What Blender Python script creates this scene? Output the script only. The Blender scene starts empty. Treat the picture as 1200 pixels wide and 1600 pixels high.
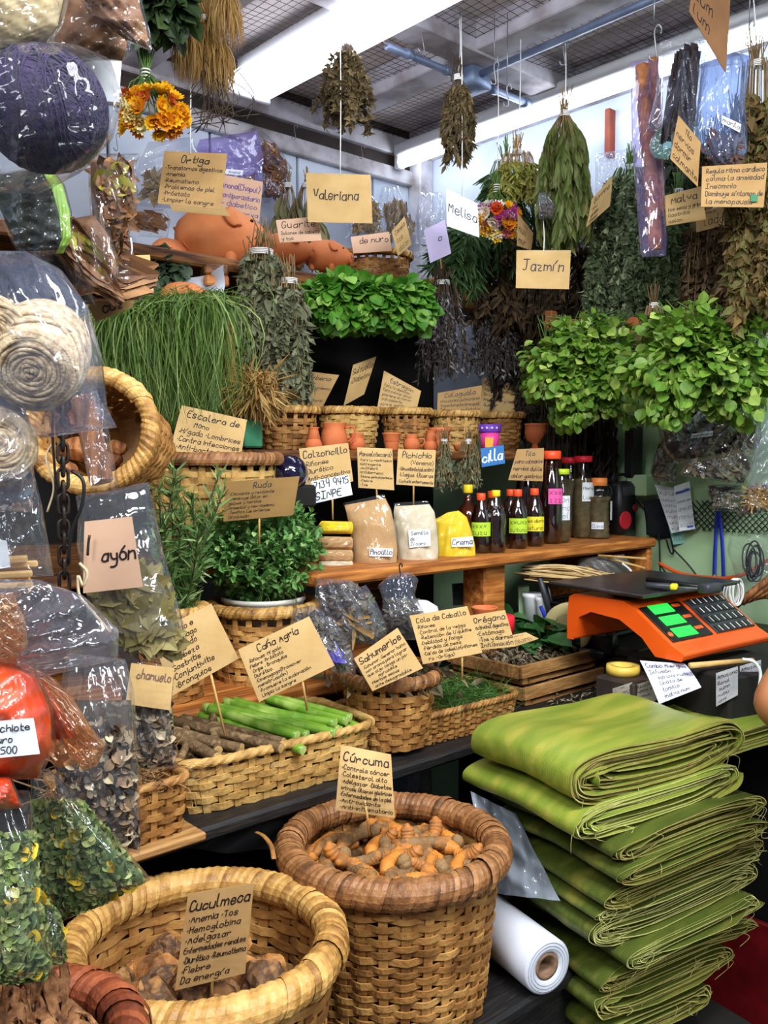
import bpy, bmesh, math
import numpy as np
from mathutils import Vector, Matrix

SC = bpy.context.scene
COL = SC.collection
PI = math.pi
RANG = math.atan2(.669, .743)                     # angle of the shelving to the camera axis
# ---------------------------------------------------------------- camera
EYE, FPX, PITCH = 1.55, 1400.0, math.radians(3.43)
cam_data = bpy.data.cameras.new('camera')
cam_data.sensor_width = 36.0
cam_data.lens = 36.0 * FPX / 1600.0
cam_data.clip_start = 0.02
cam = bpy.data.objects.new('camera', cam_data)
cam.location = (0, 0, EYE)
cam.rotation_euler = (PI / 2 - PITCH, 0, 0)
COL.objects.link(cam)
SC.camera = cam
# ---------------------------------------------------------------- view, world
SC.view_settings.view_transform = 'Standard'
SC.view_settings.look = 'None'
SC.view_settings.exposure = 0.30
SC.view_settings.gamma = 1.0
SC.view_settings.use_curve_mapping = False
SC.cycles.transparent_max_bounces = 28
SC.cycles.max_bounces = 7
SC.cycles.diffuse_bounces = 3
SC.cycles.glossy_bounces = 3
SC.cycles.transmission_bounces = 6
SC.cycles.caustics_reflective = False
SC.cycles.caustics_refractive = False
W = bpy.data.worlds.new('hall')
SC.world = W
W.use_nodes = True
W.node_tree.nodes['Background'].inputs[0].default_value = (0.75, 0.83, 1.0, 1)
W.node_tree.nodes['Background'].inputs[1].default_value = 0.17

# room frame: a = distance from the left wall, b = distance from the right wall
CX, CY = 0.144, 3.6
D1 = np.array([.743, .669, 0.]); D2 = np.array([-.669, .743, 0.])
ZUP = np.array([0., 0., 1.])
def R(a, b, z):
    return np.array([CX + .669 * a - .743 * b, CY - .743 * a - .669 * b, z])
CP, SP = math.cos(PITCH), math.sin(PITCH)
def ray(px, py):
    u = (px - 600) / FPX; v = (800 - py) / FPX
    return np.array([u, CP + v * SP, -SP + v * CP])
def P(px, py, D):
    return np.array([0, 0, EYE]) + D * ray(px, py)
def DA(px, py, a):                     # depth at which that sight line is a metres off the left wall
    r = ray(px, py); return (a + .669 * CX - .743 * CY) / (.669 * r[0] - .743 * r[1])
def DB(px, py, b):
    r = ray(px, py); return (b - .743 * CX - .669 * CY) / (-.743 * r[0] - .669 * r[1])
def DZ(px, py, z):
    return (z - EYE) / ray(px, py)[2]

# ---------------------------------------------------------------- lights of the hall (aisle fluorescents), plus an added ceiling fill
def area(name, loc, rot, sx, sy, power, col):
    l = bpy.data.lights.new(name, 'AREA'); l.shape = 'RECTANGLE'
    l.size, l.size_y, l.energy, l.color = sx, sy, power, col
    o = bpy.data.objects.new(name, l); o.location = loc; o.rotation_euler = rot
    COL.objects.link(o); return o
COOL = (0.93, 0.97, 1.0)
area('aisle_light', (0.55, 0.55, 2.70), (math.radians(16), math.radians(0), 0), 1.3, .3, 46, COOL)
area('aisle_light', (-0.75, -0.35, 2.65), (math.radians(32), math.radians(-14), 0), 1.3, .3, 34, COOL)
area('aisle_light', (1.6, -0.6, 2.65), (math.radians(40), math.radians(20), 0), 1.2, .3, 30, COOL)
area('ceiling_fill', (0.5, -0.2, 2.1), (PI, 0, 0), 1.6, .5, 16, COOL)  # added upward fill that brightens the ceiling, not a lamp of the hall
TUBE_E = 9.0

# ---------------------------------------------------------------- materials
def lin(c):
    o = []
    for x in c[:3]:
        x = x / 255.0
        o.append(x / 12.92 if x <= .04045 else ((x + .055) / 1.055) ** 2.4)
    return (*o, 1.0)
MATS = {}
def mat(name, c1, c2=None, c3=None, rough=.6, scale=30, bump=0, bscale=None, island=0, trans=0, metal=0, spec=.4,
        stretch=None, coat=0, emit=0, detail=3, lo=.35, hi=.65, alpha=1, sheen=0):
    if name in MATS: return MATS[name]
    m = bpy.data.materials.new(name); m.use_nodes = True
    nt = m.node_tree; N = nt.nodes; L = nt.links
    b = N['Principled BSDF']; out = N['Material Output']
    b.inputs['Roughness'].default_value = rough
    b.inputs['Metallic'].default_value = metal
    b.inputs['Specular IOR Level'].default_value = spec
    b.inputs['Coat Weight'].default_value = coat
    b.inputs['Base Color'].default_value = lin(c1)
    tc = N.new('ShaderNodeTexCoord'); mp = N.new('ShaderNodeMapping')
    L.new(tc.outputs['Object'], mp.inputs[0])
    if stretch:                                          # grain follows the shelving, which stands at an angle to the axes
        mp.vector_type = 'TEXTURE'; mp.inputs['Rotation'].default_value = (0, 0, RANG)
        mp.inputs['Scale'].default_value = tuple(1 / q for q in stretch)
    colsock = None
    if c2 is not None:
        nz = N.new('ShaderNodeTexNoise'); nz.inputs['Scale'].default_value = scale; nz.inputs['Detail'].default_value = detail
        L.new(mp.outputs[0], nz.inputs['Vector'])
        mr = N.new('ShaderNodeMapRange'); mr.inputs[1].default_value = lo; mr.inputs[2].default_value = hi
        L.new(nz.outputs[0], mr.inputs[0])
        fac = mr.outputs[0]
        if island:
            g = N.new('ShaderNodeNewGeometry'); mx = N.new('ShaderNodeMix')
            mx.inputs[0].default_value = island
            L.new(fac, mx.inputs[2]); L.new(g.outputs['Random Per Island'], mx.inputs[3])
            fac = mx.outputs[0]
        cr = N.new('ShaderNodeValToRGB'); e = cr.color_ramp.elements
        e[0].position = 0.0; e[0].color = lin(c1); e[1].position = 1.0; e[1].color = lin(c2)
        if c3 is not None:
            k = e.new(.55); k.color = lin(c2); e[len(e) - 1].color = lin(c3)
        L.new(fac, cr.inputs[0]); colsock = cr.outputs[0]
        L.new(colsock, b.inputs['Base Color'])
    if bump:
        n2 = N.new('ShaderNodeTexNoise'); n2.inputs['Scale'].default_value = bscale or scale * 2; n2.inputs['Detail'].default_value = 4
        L.new(mp.outputs[0], n2.inputs['Vector'])
        bp = N.new('ShaderNodeBump'); bp.inputs['Strength'].default_value = bump; bp.inputs['Distance'].default_value = .01
        L.new(n2.outputs[0], bp.inputs['Height']); L.new(bp.outputs[0], b.inputs['Normal'])
    if emit:
        b.inputs['Emission Color'].default_value = lin(c1); b.inputs['Emission Strength'].default_value = emit
    if trans:
        t = N.new('ShaderNodeBsdfTranslucent'); mx = N.new('ShaderNodeMixShader'); mx.inputs[0].default_value = trans
        if colsock: L.new(colsock, t.inputs[0])
        else: t.inputs[0].default_value = lin(c1)
        L.new(b.outputs[0], mx.inputs[1]); L.new(t.outputs[0], mx.inputs[2]); L.new(mx.outputs[0], out.inputs[0])
    MATS[name] = m
    return m
def plastic(name, tint=(255, 255, 255), haze=.07, gloss=.055, rough=.09, hz=(215, 225, 240), bscale=26, bstr=.8):
    if name in MATS: return MATS[name]
    m = bpy.data.materials.new(name); m.use_nodes = True
    nt = m.node_tree; N = nt.nodes; L = nt.links
    N.remove(N['Principled BSDF']); out = N['Material Output']
    tr = N.new('ShaderNodeBsdfTransparent'); tr.inputs[0].default_value = lin(tint)
    gl = N.new('ShaderNodeBsdfGlossy'); gl.inputs['Roughness'].default_value = rough
    df = N.new('ShaderNodeBsdfDiffuse'); df.inputs[0].default_value = lin(hz)
    tl = N.new('ShaderNodeBsdfTranslucent'); tl.inputs[0].default_value = lin(hz)
    ad = N.new('ShaderNodeMixShader'); ad.inputs[0].default_value = .5
    L.new(df.outputs[0], ad.inputs[1]); L.new(tl.outputs[0], ad.inputs[2])
    m1 = N.new('ShaderNodeMixShader'); m1.inputs[0].default_value = haze
    L.new(tr.outputs[0], m1.inputs[1]); L.new(ad.outputs[0], m1.inputs[2])
    lw = N.new('ShaderNodeLayerWeight'); lw.inputs[0].default_value = .5
    pw = N.new('ShaderNodeMath'); pw.operation = 'POWER'; pw.inputs[1].default_value = 3.2
    L.new(lw.outputs['Facing'], pw.inputs[0])
    ma = N.new('ShaderNodeMath'); ma.operation = 'MULTIPLY_ADD'; ma.inputs[1].default_value = .6; ma.inputs[2].default_value = gloss
    L.new(pw.outputs[0], ma.inputs[0])
    # crumpled film: small facets, each tilted its own way, over a soft ripple
    tc = N.new('ShaderNodeTexCoord')
    nz = N.new('ShaderNodeTexNoise'); nz.inputs['Scale'].default_value = bscale * .5; nz.inputs['Detail'].default_value = 2
    L.new(tc.outputs['Object'], nz.inputs['Vector'])
    mv = N.new('ShaderNodeVectorMath'); mv.operation = 'MULTIPLY_ADD'; mv.inputs[1].default_value = (.05, .05, .05)
    L.new(nz.outputs['Color'], mv.inputs[0]); L.new(tc.outputs['Object'], mv.inputs[2])
    mp = N.new('ShaderNodeMapping'); mp.inputs['Scale'].default_value = (1, 1, .45); L.new(mv.outputs[0], mp.inputs[0])
    vo = N.new('ShaderNodeTexVoronoi'); vo.inputs['Scale'].default_value = bscale * 2.6; L.new(mp.outputs[0], vo.inputs['Vector'])
    sb = N.new('ShaderNodeVectorMath'); sb.operation = 'SUBTRACT'; sb.inputs[1].default_value = (.5, .5, .5); L.new(vo.outputs['Color'], sb.inputs[0])
    bp0 = N.new('ShaderNodeBump'); bp0.inputs['Strength'].default_value = bstr * .45; bp0.inputs['Distance'].default_value = .02; L.new(nz.outputs[0], bp0.inputs['Height'])
    m3 = N.new('ShaderNodeVectorMath'); m3.operation = 'MULTIPLY_ADD'; m3.inputs[1].default_value = (bstr * .42,) * 3
    L.new(sb.outputs[0], m3.inputs[0]); L.new(bp0.outputs[0], m3.inputs[2])
    bp = N.new('ShaderNodeVectorMath'); bp.operation = 'NORMALIZE'; L.new(m3.outputs[0], bp.inputs[0])
    L.new(bp.outputs[0], gl.inputs['Normal']); L.new(bp.outputs[0], lw.inputs['Normal'])
    m2 = N.new('ShaderNodeMixShader')
    L.new(ma.outputs[0], m2.inputs[0]); L.new(m1.outputs[0], m2.inputs[1]); L.new(gl.outputs[0], m2.inputs[2])
    L.new(m2.outputs[0], out.inputs[0])
    MATS[name] = m
    return m

KRAFT = mat('kraft card', (216, 180, 122), (200, 163, 104), rough=.8, scale=14, bump=.08, bscale=90)
KRAFTD = mat('kraft card aged', (190, 152, 98), (170, 132, 82), rough=.8, scale=12, bump=.08, bscale=90)
PINKC = mat('pale pink card', (236, 196, 164), (226, 180, 150), rough=.8, scale=10)
WHITEC = mat('white card', (236, 240, 244), (222, 228, 236), rough=.75, scale=10)
LILAC = mat('lilac card', (208, 196, 232), (196, 186, 224), rough=.75, scale=10)
INK = mat('marker ink', (22, 16, 24), rough=.5)
INKB = mat('blue pen ink', (50, 48, 150), rough=.5)
INKG = mat('faint pen ink', (120, 92, 84), rough=.7)
CANE = mat('woven cane', (204, 156, 90), (164, 114, 58), (108, 70, 34), rough=.55, scale=22, island=.5, bump=.25, bscale=160)
CANEP = mat('pale woven cane', (224, 188, 118), (198, 156, 88), (146, 106, 54), rough=.55, scale=22, island=.45, bump=.25, bscale=160)
CANED = mat('dark woven cane', (150, 98, 50), (112, 70, 36), (74, 44, 22), rough=.55, scale=22, island=.5, bump=.25, bscale=160)
RIMB = mat('brown rim wrap', (174, 124, 78), (136, 90, 52), (80, 50, 28), rough=.42, scale=60, island=.6, bump=.3, bscale=120)
RIMT = mat('tan rim wrap', (222, 180, 108), (186, 138, 72), (118, 78, 38), rough=.42, scale=60, island=.6, bump=.3, bscale=120)
RIMR = mat('red brown rim wrap', (170, 92, 56), (134, 66, 40), (88, 42, 26), rough=.38, scale=60, island=.6, bump=.3, bscale=120)
CLAY = mat('terracotta', (220, 124, 74), (202, 104, 58), rough=.7, scale=16, bump=.08, bscale=60)
CLAYP = mat('pink terracotta', (224, 138, 84), (212, 120, 66), rough=.65, scale=12, bump=.06, bscale=60)
DARKHOLE = mat('dark hole', (30, 12, 8), rough=.9)
WOODS = mat('shelf wood', (150, 98, 48), (104, 62, 28), (70, 40, 18), rough=.6, scale=9, stretch=(1, 9, 9), bump=.3)
WOODO = mat('orange plank wood', (206, 136, 66), (176, 104, 44), (140, 80, 34), rough=.55, scale=9, stretch=(1, 8, 8), bump=.2)
WOODC = mat('crate slat wood', (192, 148, 92), (158, 112, 62), (128, 88, 46), rough=.65, scale=16, stretch=(1, 6, 6), bump=.25, island=.3)
WOODR = mat('reddish rail wood', (206, 130, 72), (176, 98, 50), rough=.6, scale=12, bump=.2)
BLACKW = mat('black painted wood', (34, 33, 33), (24, 23, 24), (46, 41, 37), rough=.5, scale=14, bump=.2, stretch=(1, 8, 8))
DARKB = mat('dark board and recess shade', (26, 22, 20), (14, 12, 12), rough=.8, scale=8)  # for dark boxes, and for boards that paint the recess shade
WALLW = mat('white painted wall', (206, 216, 230), (196, 206, 222), (184, 194, 212), rough=.6, scale=5, bump=.08, bscale=40)
BEAMW = mat('white painted beam', (214, 212, 216), (190, 186, 192), (150, 142, 142), rough=.6, scale=9, bump=.12, bscale=40)
CEILM = mat('grey ceiling sheet', (206, 196, 190), (192, 182, 178), (172, 160, 158), rough=.8, scale=4)
DARKTRIM = mat('dark wall trim', (62, 48, 40), (40, 32, 28), rough=.7, scale=14)
GREENW = mat('pale green paint', (176, 206, 162), (168, 200, 154), (158, 190, 144), rough=.5, scale=5, bump=.05, bscale=40)
TEALW = mat('teal painted wood', (64, 140, 100), (44, 108, 76), rough=.6, scale=12)
WIRE = mat('steel wire', (150, 150, 152), rough=.35, metal=.9)
WIREB = mat('dark netting wire', (74, 66, 60), rough=.6, metal=.3)
CONDUIT = mat('painted conduit', (140, 156, 184), (120, 136, 166), rough=.4, metal=.3, scale=20)
CREAMS = mat('cream cotton string', (206, 186, 150), rough=.9)
STRING = mat('white cotton string', (238, 236, 232), rough=.9)
STICK = mat('bamboo skewer', (222, 180, 112), (196, 152, 84), rough=.6, scale=40)
WHITEP = mat('white enamel', (232, 234, 236), rough=.35)
IRON = mat('rusty iron', (70, 58, 50), (44, 38, 36), rough=.5, metal=.7, scale=60)
BLACKP = mat('black plastic', (20, 20, 23), rough=.4)
GREYP = mat('dark grey plastic', (52, 54, 60), rough=.4)
CLEAR = plastic('clear plastic film', haze=.035, gloss=.06)
CLEARH = plastic('hazy plastic film', haze=.08, gloss=.08)
CLEARB = plastic('bluish plastic film', haze=.09, gloss=.09, hz=(196, 212, 255))
CLEARP = plastic('soft clear film', haze=.02, gloss=.015, bstr=.45)
CLEARD = plastic('thin grey film', haze=.05, gloss=.07, hz=(200, 205, 215))

# ---------------------------------------------------------------- mesh collecting
class MB:
    def __init__(s): s.v = []; s.f = []; s.n = 0; s.m = []
    def add(s, V, F, mi=0):
        V = np.asarray(V, float).reshape(-1, 3)
        if isinstance(F, np.ndarray): F = [F]
        for A in F:
            A = np.asarray(A, int)
            if A.size == 0: continue
            s.f.append(A + s.n); s.m.append(np.full(len(A), mi))
        s.v.append(V); s.n += len(V); return s
    def mesh(s, name, mats, o, smooth):
        me = bpy.data.meshes.new(name)
        V = np.concatenate(s.v) - np.asarray(o)
        me.vertices.add(len(V)); me.vertices.foreach_set('co', V.ravel())
        nl = sum(a.size for a in s.f); np_ = sum(len(a) for a in s.f)
        me.loops.add(nl); me.loops.foreach_set('vertex_index', np.concatenate([a.ravel() for a in s.f]))
        cnt = np.concatenate([np.full(len(a), a.shape[1]) for a in s.f])
        me.polygons.add(np_); st = np.concatenate([[0], np.cumsum(cnt)[:-1]])
        me.polygons.foreach_set('loop_start', st.astype(np.int32))
        me.polygons.foreach_set('material_index', np.concatenate(s.m).astype(np.int32))
        me.polygons.foreach_set('use_smooth', np.full(np_, smooth))
        for m in mats: me.materials.append(m)
        me.update(calc_edges=True); me.validate()
        return me
def link(name, data, parent=None):
    o = bpy.data.objects.new(name, data); COL.objects.link(o)
    if parent is not None: o.parent = parent
    return o
def meta(o, label=None, cat=None, group=None, kind=None):
    if label: o['label'] = label
    if cat: o['category'] = cat
    if group: o['group'] = group
    if kind: o['kind'] = kind
    return o
class T:
    """a thing: an Empty at its base with its parts as children"""
    def __init__(s, name, label, cat, o, group=None):
        s.o = np.asarray(o, float); s.e = link(name, None); s.e.empty_display_size = .03
        s.e.location = s.o; meta(s.e, label, cat, group)
    def part(s, name, mb, m, parent=None, label=None, kind=None, smooth=True):
        ms = m if isinstance(m, (list, tuple)) else [m]
        ob = link(name, mb.mesh(name, ms, s.o, smooth), parent or s.e)
        return meta(ob, label, kind=kind)
def solo(name, label, cat, mb, m, o=None, group=None, kind=None, smooth=True):
    ms = m if isinstance(m, (list, tuple)) else [m]
    if o is None:
        V = np.concatenate(mb.v); o = (V.min(0) + V.max(0)) / 2; o[2] = V[:, 2].min()
    ob = link(name, mb.mesh(name, ms, o, smooth)); ob.location = o
    return meta(ob, label, cat, group, kind)
def struct(name, mb, m, smooth=False):
    return solo(name, None, None, mb, m, o=(0, 0, 0), kind='structure', smooth=smooth)
def dup(e, loc, rot=None, scale=None, label=None, group=None):
    r = e.copy(); COL.objects.link(r); r.location = loc
    if rot is not None: r.rotation_euler = rot
    if scale is not None: r.scale = (scale,) * 3 if np.isscalar(scale) else scale
    if label: r['label'] = label
    if group: r['group'] = group
    for ch in list(e.children):
        c = ch.copy(); COL.objects.link(c); c.parent = r
        for g in ch.children:
            d = g.copy(); COL.objects.link(d); d.parent = c
    return r

# ---------------------------------------------------------------- shapes
def unit(v):
    v = np.asarray(v, float); return v / (np.linalg.norm(v, axis=-1, keepdims=True) + 1e-12)
def gridF(nu, nv, cu=False, cv=False):
    """faces of an nv x nu vertex grid (row-major, nu per row)"""
    I = np.arange(nv * nu).reshape(nv, nu)
    if cu: I = np.concatenate([I, I[:, :1]], 1)
    if cv: I = np.concatenate([I, I[:1]], 0)
    return np.stack([I[:-1, :-1], I[:-1, 1:], I[1:, 1:], I[1:, :-1]], -1).reshape(-1, 4)
def frames(p):
    t = unit(np.gradient(p, axis=0)); n = np.zeros_like(p)
    a = np.array([0, 0, 1.]) if abs(t[0][2]) < .9 else np.array([1., 0, 0])
    n[0] = unit(np.cross(t[0], a))
    for i in range(1, len(p)):
        v = n[i - 1] - t[i] * np.dot(n[i - 1], t[i]); n[i] = unit(v)
    return t, n, np.cross(t, n)
def tube(mb, pts, r, n=6, mi=0, cap=True, flat=1.0):
    p = np.asarray(pts, float); k = len(p)
    r = np.full(k, r) if np.isscalar(r) else np.asarray(r, float)
    t, a, b = frames(p); th = np.arange(n) / n * 2 * PI
    V = p[:, None] + r[:, None, None] * (np.cos(th)[None, :, None] * a[:, None] + flat * np.sin(th)[None, :, None] * b[:, None])
    F = [gridF(n, k, cu=True)]
    if cap: F += [np.arange(n)[::-1][None], (np.arange(n) + (k - 1) * n)[None]]
    return mb.add(V.reshape(-1, 3), F, mi)
def smooth_path(pts, k=6):
    p = np.asarray(pts, float)
    q = np.concatenate([[2 * p[0] - p[1]], p, [2 * p[-1] - p[-2]]])
    out = []
    for i in range(1, len(q) - 2):
        for t in np.linspace(0, 1, k, endpoint=False):
            a, b, c, d = q[i - 1:i + 3]
            out.append(.5 * (2 * b + (c - a) * t + (2 * a - 5 * b + 4 * c - d) * t * t + (3 * b - a - 3 * c + d) * t ** 3))
    out.append(p[-1]); return np.array(out)
def rotz(a):
    c, s = math.cos(a), math.sin(a); return np.array([[c, -s, 0], [s, c, 0], [0, 0, 1.]])
def axes(z, x=None):
    """3x3 with columns x,y,z where z is along the given axis"""
    z = unit(z); x = np.array([1., 0, 0]) if x is None else np.asarray(x, float)
    if abs(np.dot(unit(x), z)) > .98: x = np.array([0, 1., 0])
    y = unit(np.cross(z, x)); return np.stack([np.cross(y, z), y, z], 1)
def lathe(mb, prof, n=24, o=(0, 0, 0), M=None, mi=0, sq=(1, 1)):
    pr = np.asarray(prof, float); th = np.arange(n) / n * 2 * PI
    V = np.stack([pr[:, :1] * np.cos(th) * sq[0], pr[:, :1] * np.sin(th) * sq[1], np.repeat(pr[:, 1:2], n, 1)], -1).reshape(-1, 3)
    if M is not None: V = V @ np.asarray(M).T
    F = [gridF(n, len(pr), cu=True), np.arange(n)[::-1][None], (np.arange(n) + (len(pr) - 1) * n)[None]]
    return mb.add(V + np.asarray(o), F, mi)
_BOX = {}
def box(mb, c, s, M=None, bev=.003, mi=0):
    """bevelled box: centre c, full size s, axes M"""
    h = np.asarray(s, float) / 2; bev = min(bev, .45 * h.min())
    V = []
    for sx in (-1, 1):
        for sy in (-1, 1):
            for sz in (-1, 1):
                g = np.array([sx, sy, sz])
                for k in range(3):
                    q = h - bev; q[k] = h[k]; V.append(g * q)
    V = np.array(V)
    if 'f' not in _BOX:
        bm = bmesh.new()
        hh = np.array([1, 1, 1.]); W_ = []
        for sx in (-1, 1):
            for sy in (-1, 1):
                for sz in (-1, 1):
                    g = np.array([sx, sy, sz])
                    for k in range(3):
                        q = hh - .2; q[k] = 1; W_.append(g * q)
        vs = [bm.verts.new(w) for w in W_]; bm.verts.index_update()
        bmesh.ops.convex_hull(bm, input=vs)
        bmesh.ops.recalc_face_normals(bm, faces=bm.faces)
        _BOX['f'] = np.array([[v.index for v in f.verts] for f in bm.faces if len(f.verts) == 3]); bm.free()
    if M is not None: V = V @ np.asarray(M).T
    return mb.add(V + np.asarray(c), [_BOX['f']], mi)
RM = rotz(RANG)                                  # x along the left wall to the right, y towards the left wall
def rbox(mb, a0, a1, b0, b1, z0, z1, bev=.004, mi=0):
    c = R((a0 + a1) / 2, (b0 + b1) / 2, (z0 + z1) / 2)
    return box(mb, c, (abs(b1 - b0), abs(a1 - a0), abs(z1 - z0)), RM, bev, mi)
# leaf outlines: x along, y across, z out of plane
def _leaf(ws, curl):
    xs = np.linspace(0, 1, len(ws)); V = []; F = []
    for i, (x, w) in enumerate(zip(xs, ws)):
        z = curl * x * x; V += [(x, w, z + .25 * w), (x, 0, z), (x, -w, z + .25 * w)]
    for i in range(len(ws) - 1):
        a = i * 3; F += [(a, a + 1, a + 4, a + 3), (a + 1, a + 2, a + 5, a + 4)]
    return np.array(V), np.array(F)
LEAF = {'lance': _leaf([.01, .14, .15, .01], -.18), 'oval': _leaf([.02, .26, .36, .28, .02], -.22),
        'round': _leaf([.05, .38, .5, .42, .05], -.2), 'needle': _leaf([.03, .035, .01], -.05),
        'dry': _leaf([.02, .2, .13, .02], -.45), 'curl': _leaf([.04, .28, .34, .18, .03], -.7),
        'petal': _leaf([.1, .17, .2, .04], .35)}
def scatter(mb, kind, pos, d, up, s, wid=1.0, mi=0):
    tv, tf = LEAF[kind]; n = len(pos)
    d = unit(d); y = unit(np.cross(up, d)); z = np.cross(d, y)
    s = np.broadcast_to(np.asarray(s, float), (n,))
    V = pos[:, None] + s[:, None, None] * (tv[None, :, :1] * d[:, None] + wid * tv[None, :, 1:2] * y[:, None] + tv[None, :, 2:] * z[:, None])
    F = (tf[None] + (np.arange(n) * len(tv))[:, None, None]).reshape(-1, 4)
    return mb.add(V.reshape(-1, 3), [F], mi)
def rdir(g, n):
    return unit(g.normal(size=(n, 3)))
# ---------------------------------------------------------------- marker handwriting (single stroke glyphs: x digit, y hex digit, baseline 3)
GL = dict(a='46371705041333 45/4743', b='0a03/06374644331304', c='4637170504133344', d='4a43/4637170504133344', e='05454637170504133344',
 f='3a2a1913/0737', g='4637170504143445/4741301001', h='0a03/06374643', i='0703/0908', j='17111000/1918', k='0a03/4705/1543', l='0a041323',
 m='0703/061727 36 33/3647576663', n='0703/06374643', o='170504133344463717', p='0700/06374644331304', q='4740/4637170504133344', r='0703/05274736',
 s='4637170615354433 1304', t='1a141333/0737', u='0704133344/4743', v='072347', w='0713264367', x='0743/4703', y='0705143445/47412000', z='07470343',
 A='032a43/1636', B='0a03/0a2a39382707/2736443303', C='493a1a0804133344', D='0a03/0a2a48453303', E='4a0a0343/0737', F='4a0a03/0737',
 G='493a1a08041333444626', H='0a03/4a43/0747', I='0a4a/2a23/0343', J='0a5a/3a341304', L='0a0343', M='030a254a43', N='030a434a', O='1a080513334548 3a1a',
 P='0a03/0a2a39372606', Q='1a0805133345483a1a/2542', R='0a03/0a2a39372606/1643', S='493a1a08071636 45443313 04', T='0a4a/2a23', U='0a041333444a',
 V='0a234a', Z='0a4a0343')
GL.update({'0': '1a080513334548 3a1a', '1': '081a13', '2': '093a48470343', '3': '0a4a2746443313 04', '4': '0a0646/3a33', '5': '4a0a0737464433 1303', '6': '3a0704133344 463706',
 '7': '0a4a13', '8': '1727394a', '9': '47361617081a3a4943', '(': '2b080522', ')': '0b282502', '.': '0516', ',': '1402', '-': '0636', '*': '05160615 05', '/': '0143',
 '$': '493a1a0804133344/3c21', ':': '0304/0708'})
GL['8'] = '26 17 08 1a 3a 48 37 26 05 13 33 45 26'
ACC = {'á': 'a', 'é': 'e', 'í': 'i', 'ó': 'o', 'ú': 'u', 'ñ': 'n', 'Í': 'I', 'Ú': 'U', 'ü': 'u'}
def glyph(ch):
    acc = None
    if ch in ACC: acc = '0819283a' if ch == 'ñ' else ('2b3d' if ch.isupper() else '183a'); base = ACC[ch]
    else: base = ch
    if base not in GL: return [], 3
    st = []; s = GL[base]
    if acc and base == 'i': s = '0703'
    for part in s.split('/') + ([acc] if acc else []):
        part = part.replace(' ', '')
        p = np.array([(int(part[k]), int(part[k + 1], 16) - 3) for k in range(0, len(part), 2)], float)
        st.append(p)
    return st, max(q[:, 0].max() for q in st) + 1.7
def line_strokes(text, g, slant=.12):
    out = []; x = 0
    for ch in text:
        if ch == ' ': x += 3.2; continue
        st, w = glyph(ch)
        dy = g.normal() * .22; k = 1 + g.normal() * .06
        for p in st:
            q = p + g.normal(size=p.shape) * .16
            if len(q) > 2:                                    # round the corners once
                c = [q[0]]
                for i in range(len(q) - 1): c += [q[i] * .72 + q[i + 1] * .28, q[i] * .28 + q[i + 1] * .72]
                c.append(q[-1]); q = np.array(c)
            q[:, 1] = q[:, 1] * k + dy
            q[:, 0] += x + slant * q[:, 1]; out.append(q)
        x += w + g.normal() * .15
    return out, max(x - 1.2, 1)
def ribbon(p, w):
    p = np.asarray(p, float)
    if len(p) < 2: return None
    t = unit(np.gradient(p, axis=0)); n = np.stack([-t[:, 1], t[:, 0]], 1) * w / 2
    q = p.copy(); q[0] -= t[0] * w * .4; q[-1] += t[-1] * w * .4
    return np.stack([q + n, q - n], 1).reshape(-1, 2), gridF(2, len(p))
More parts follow.
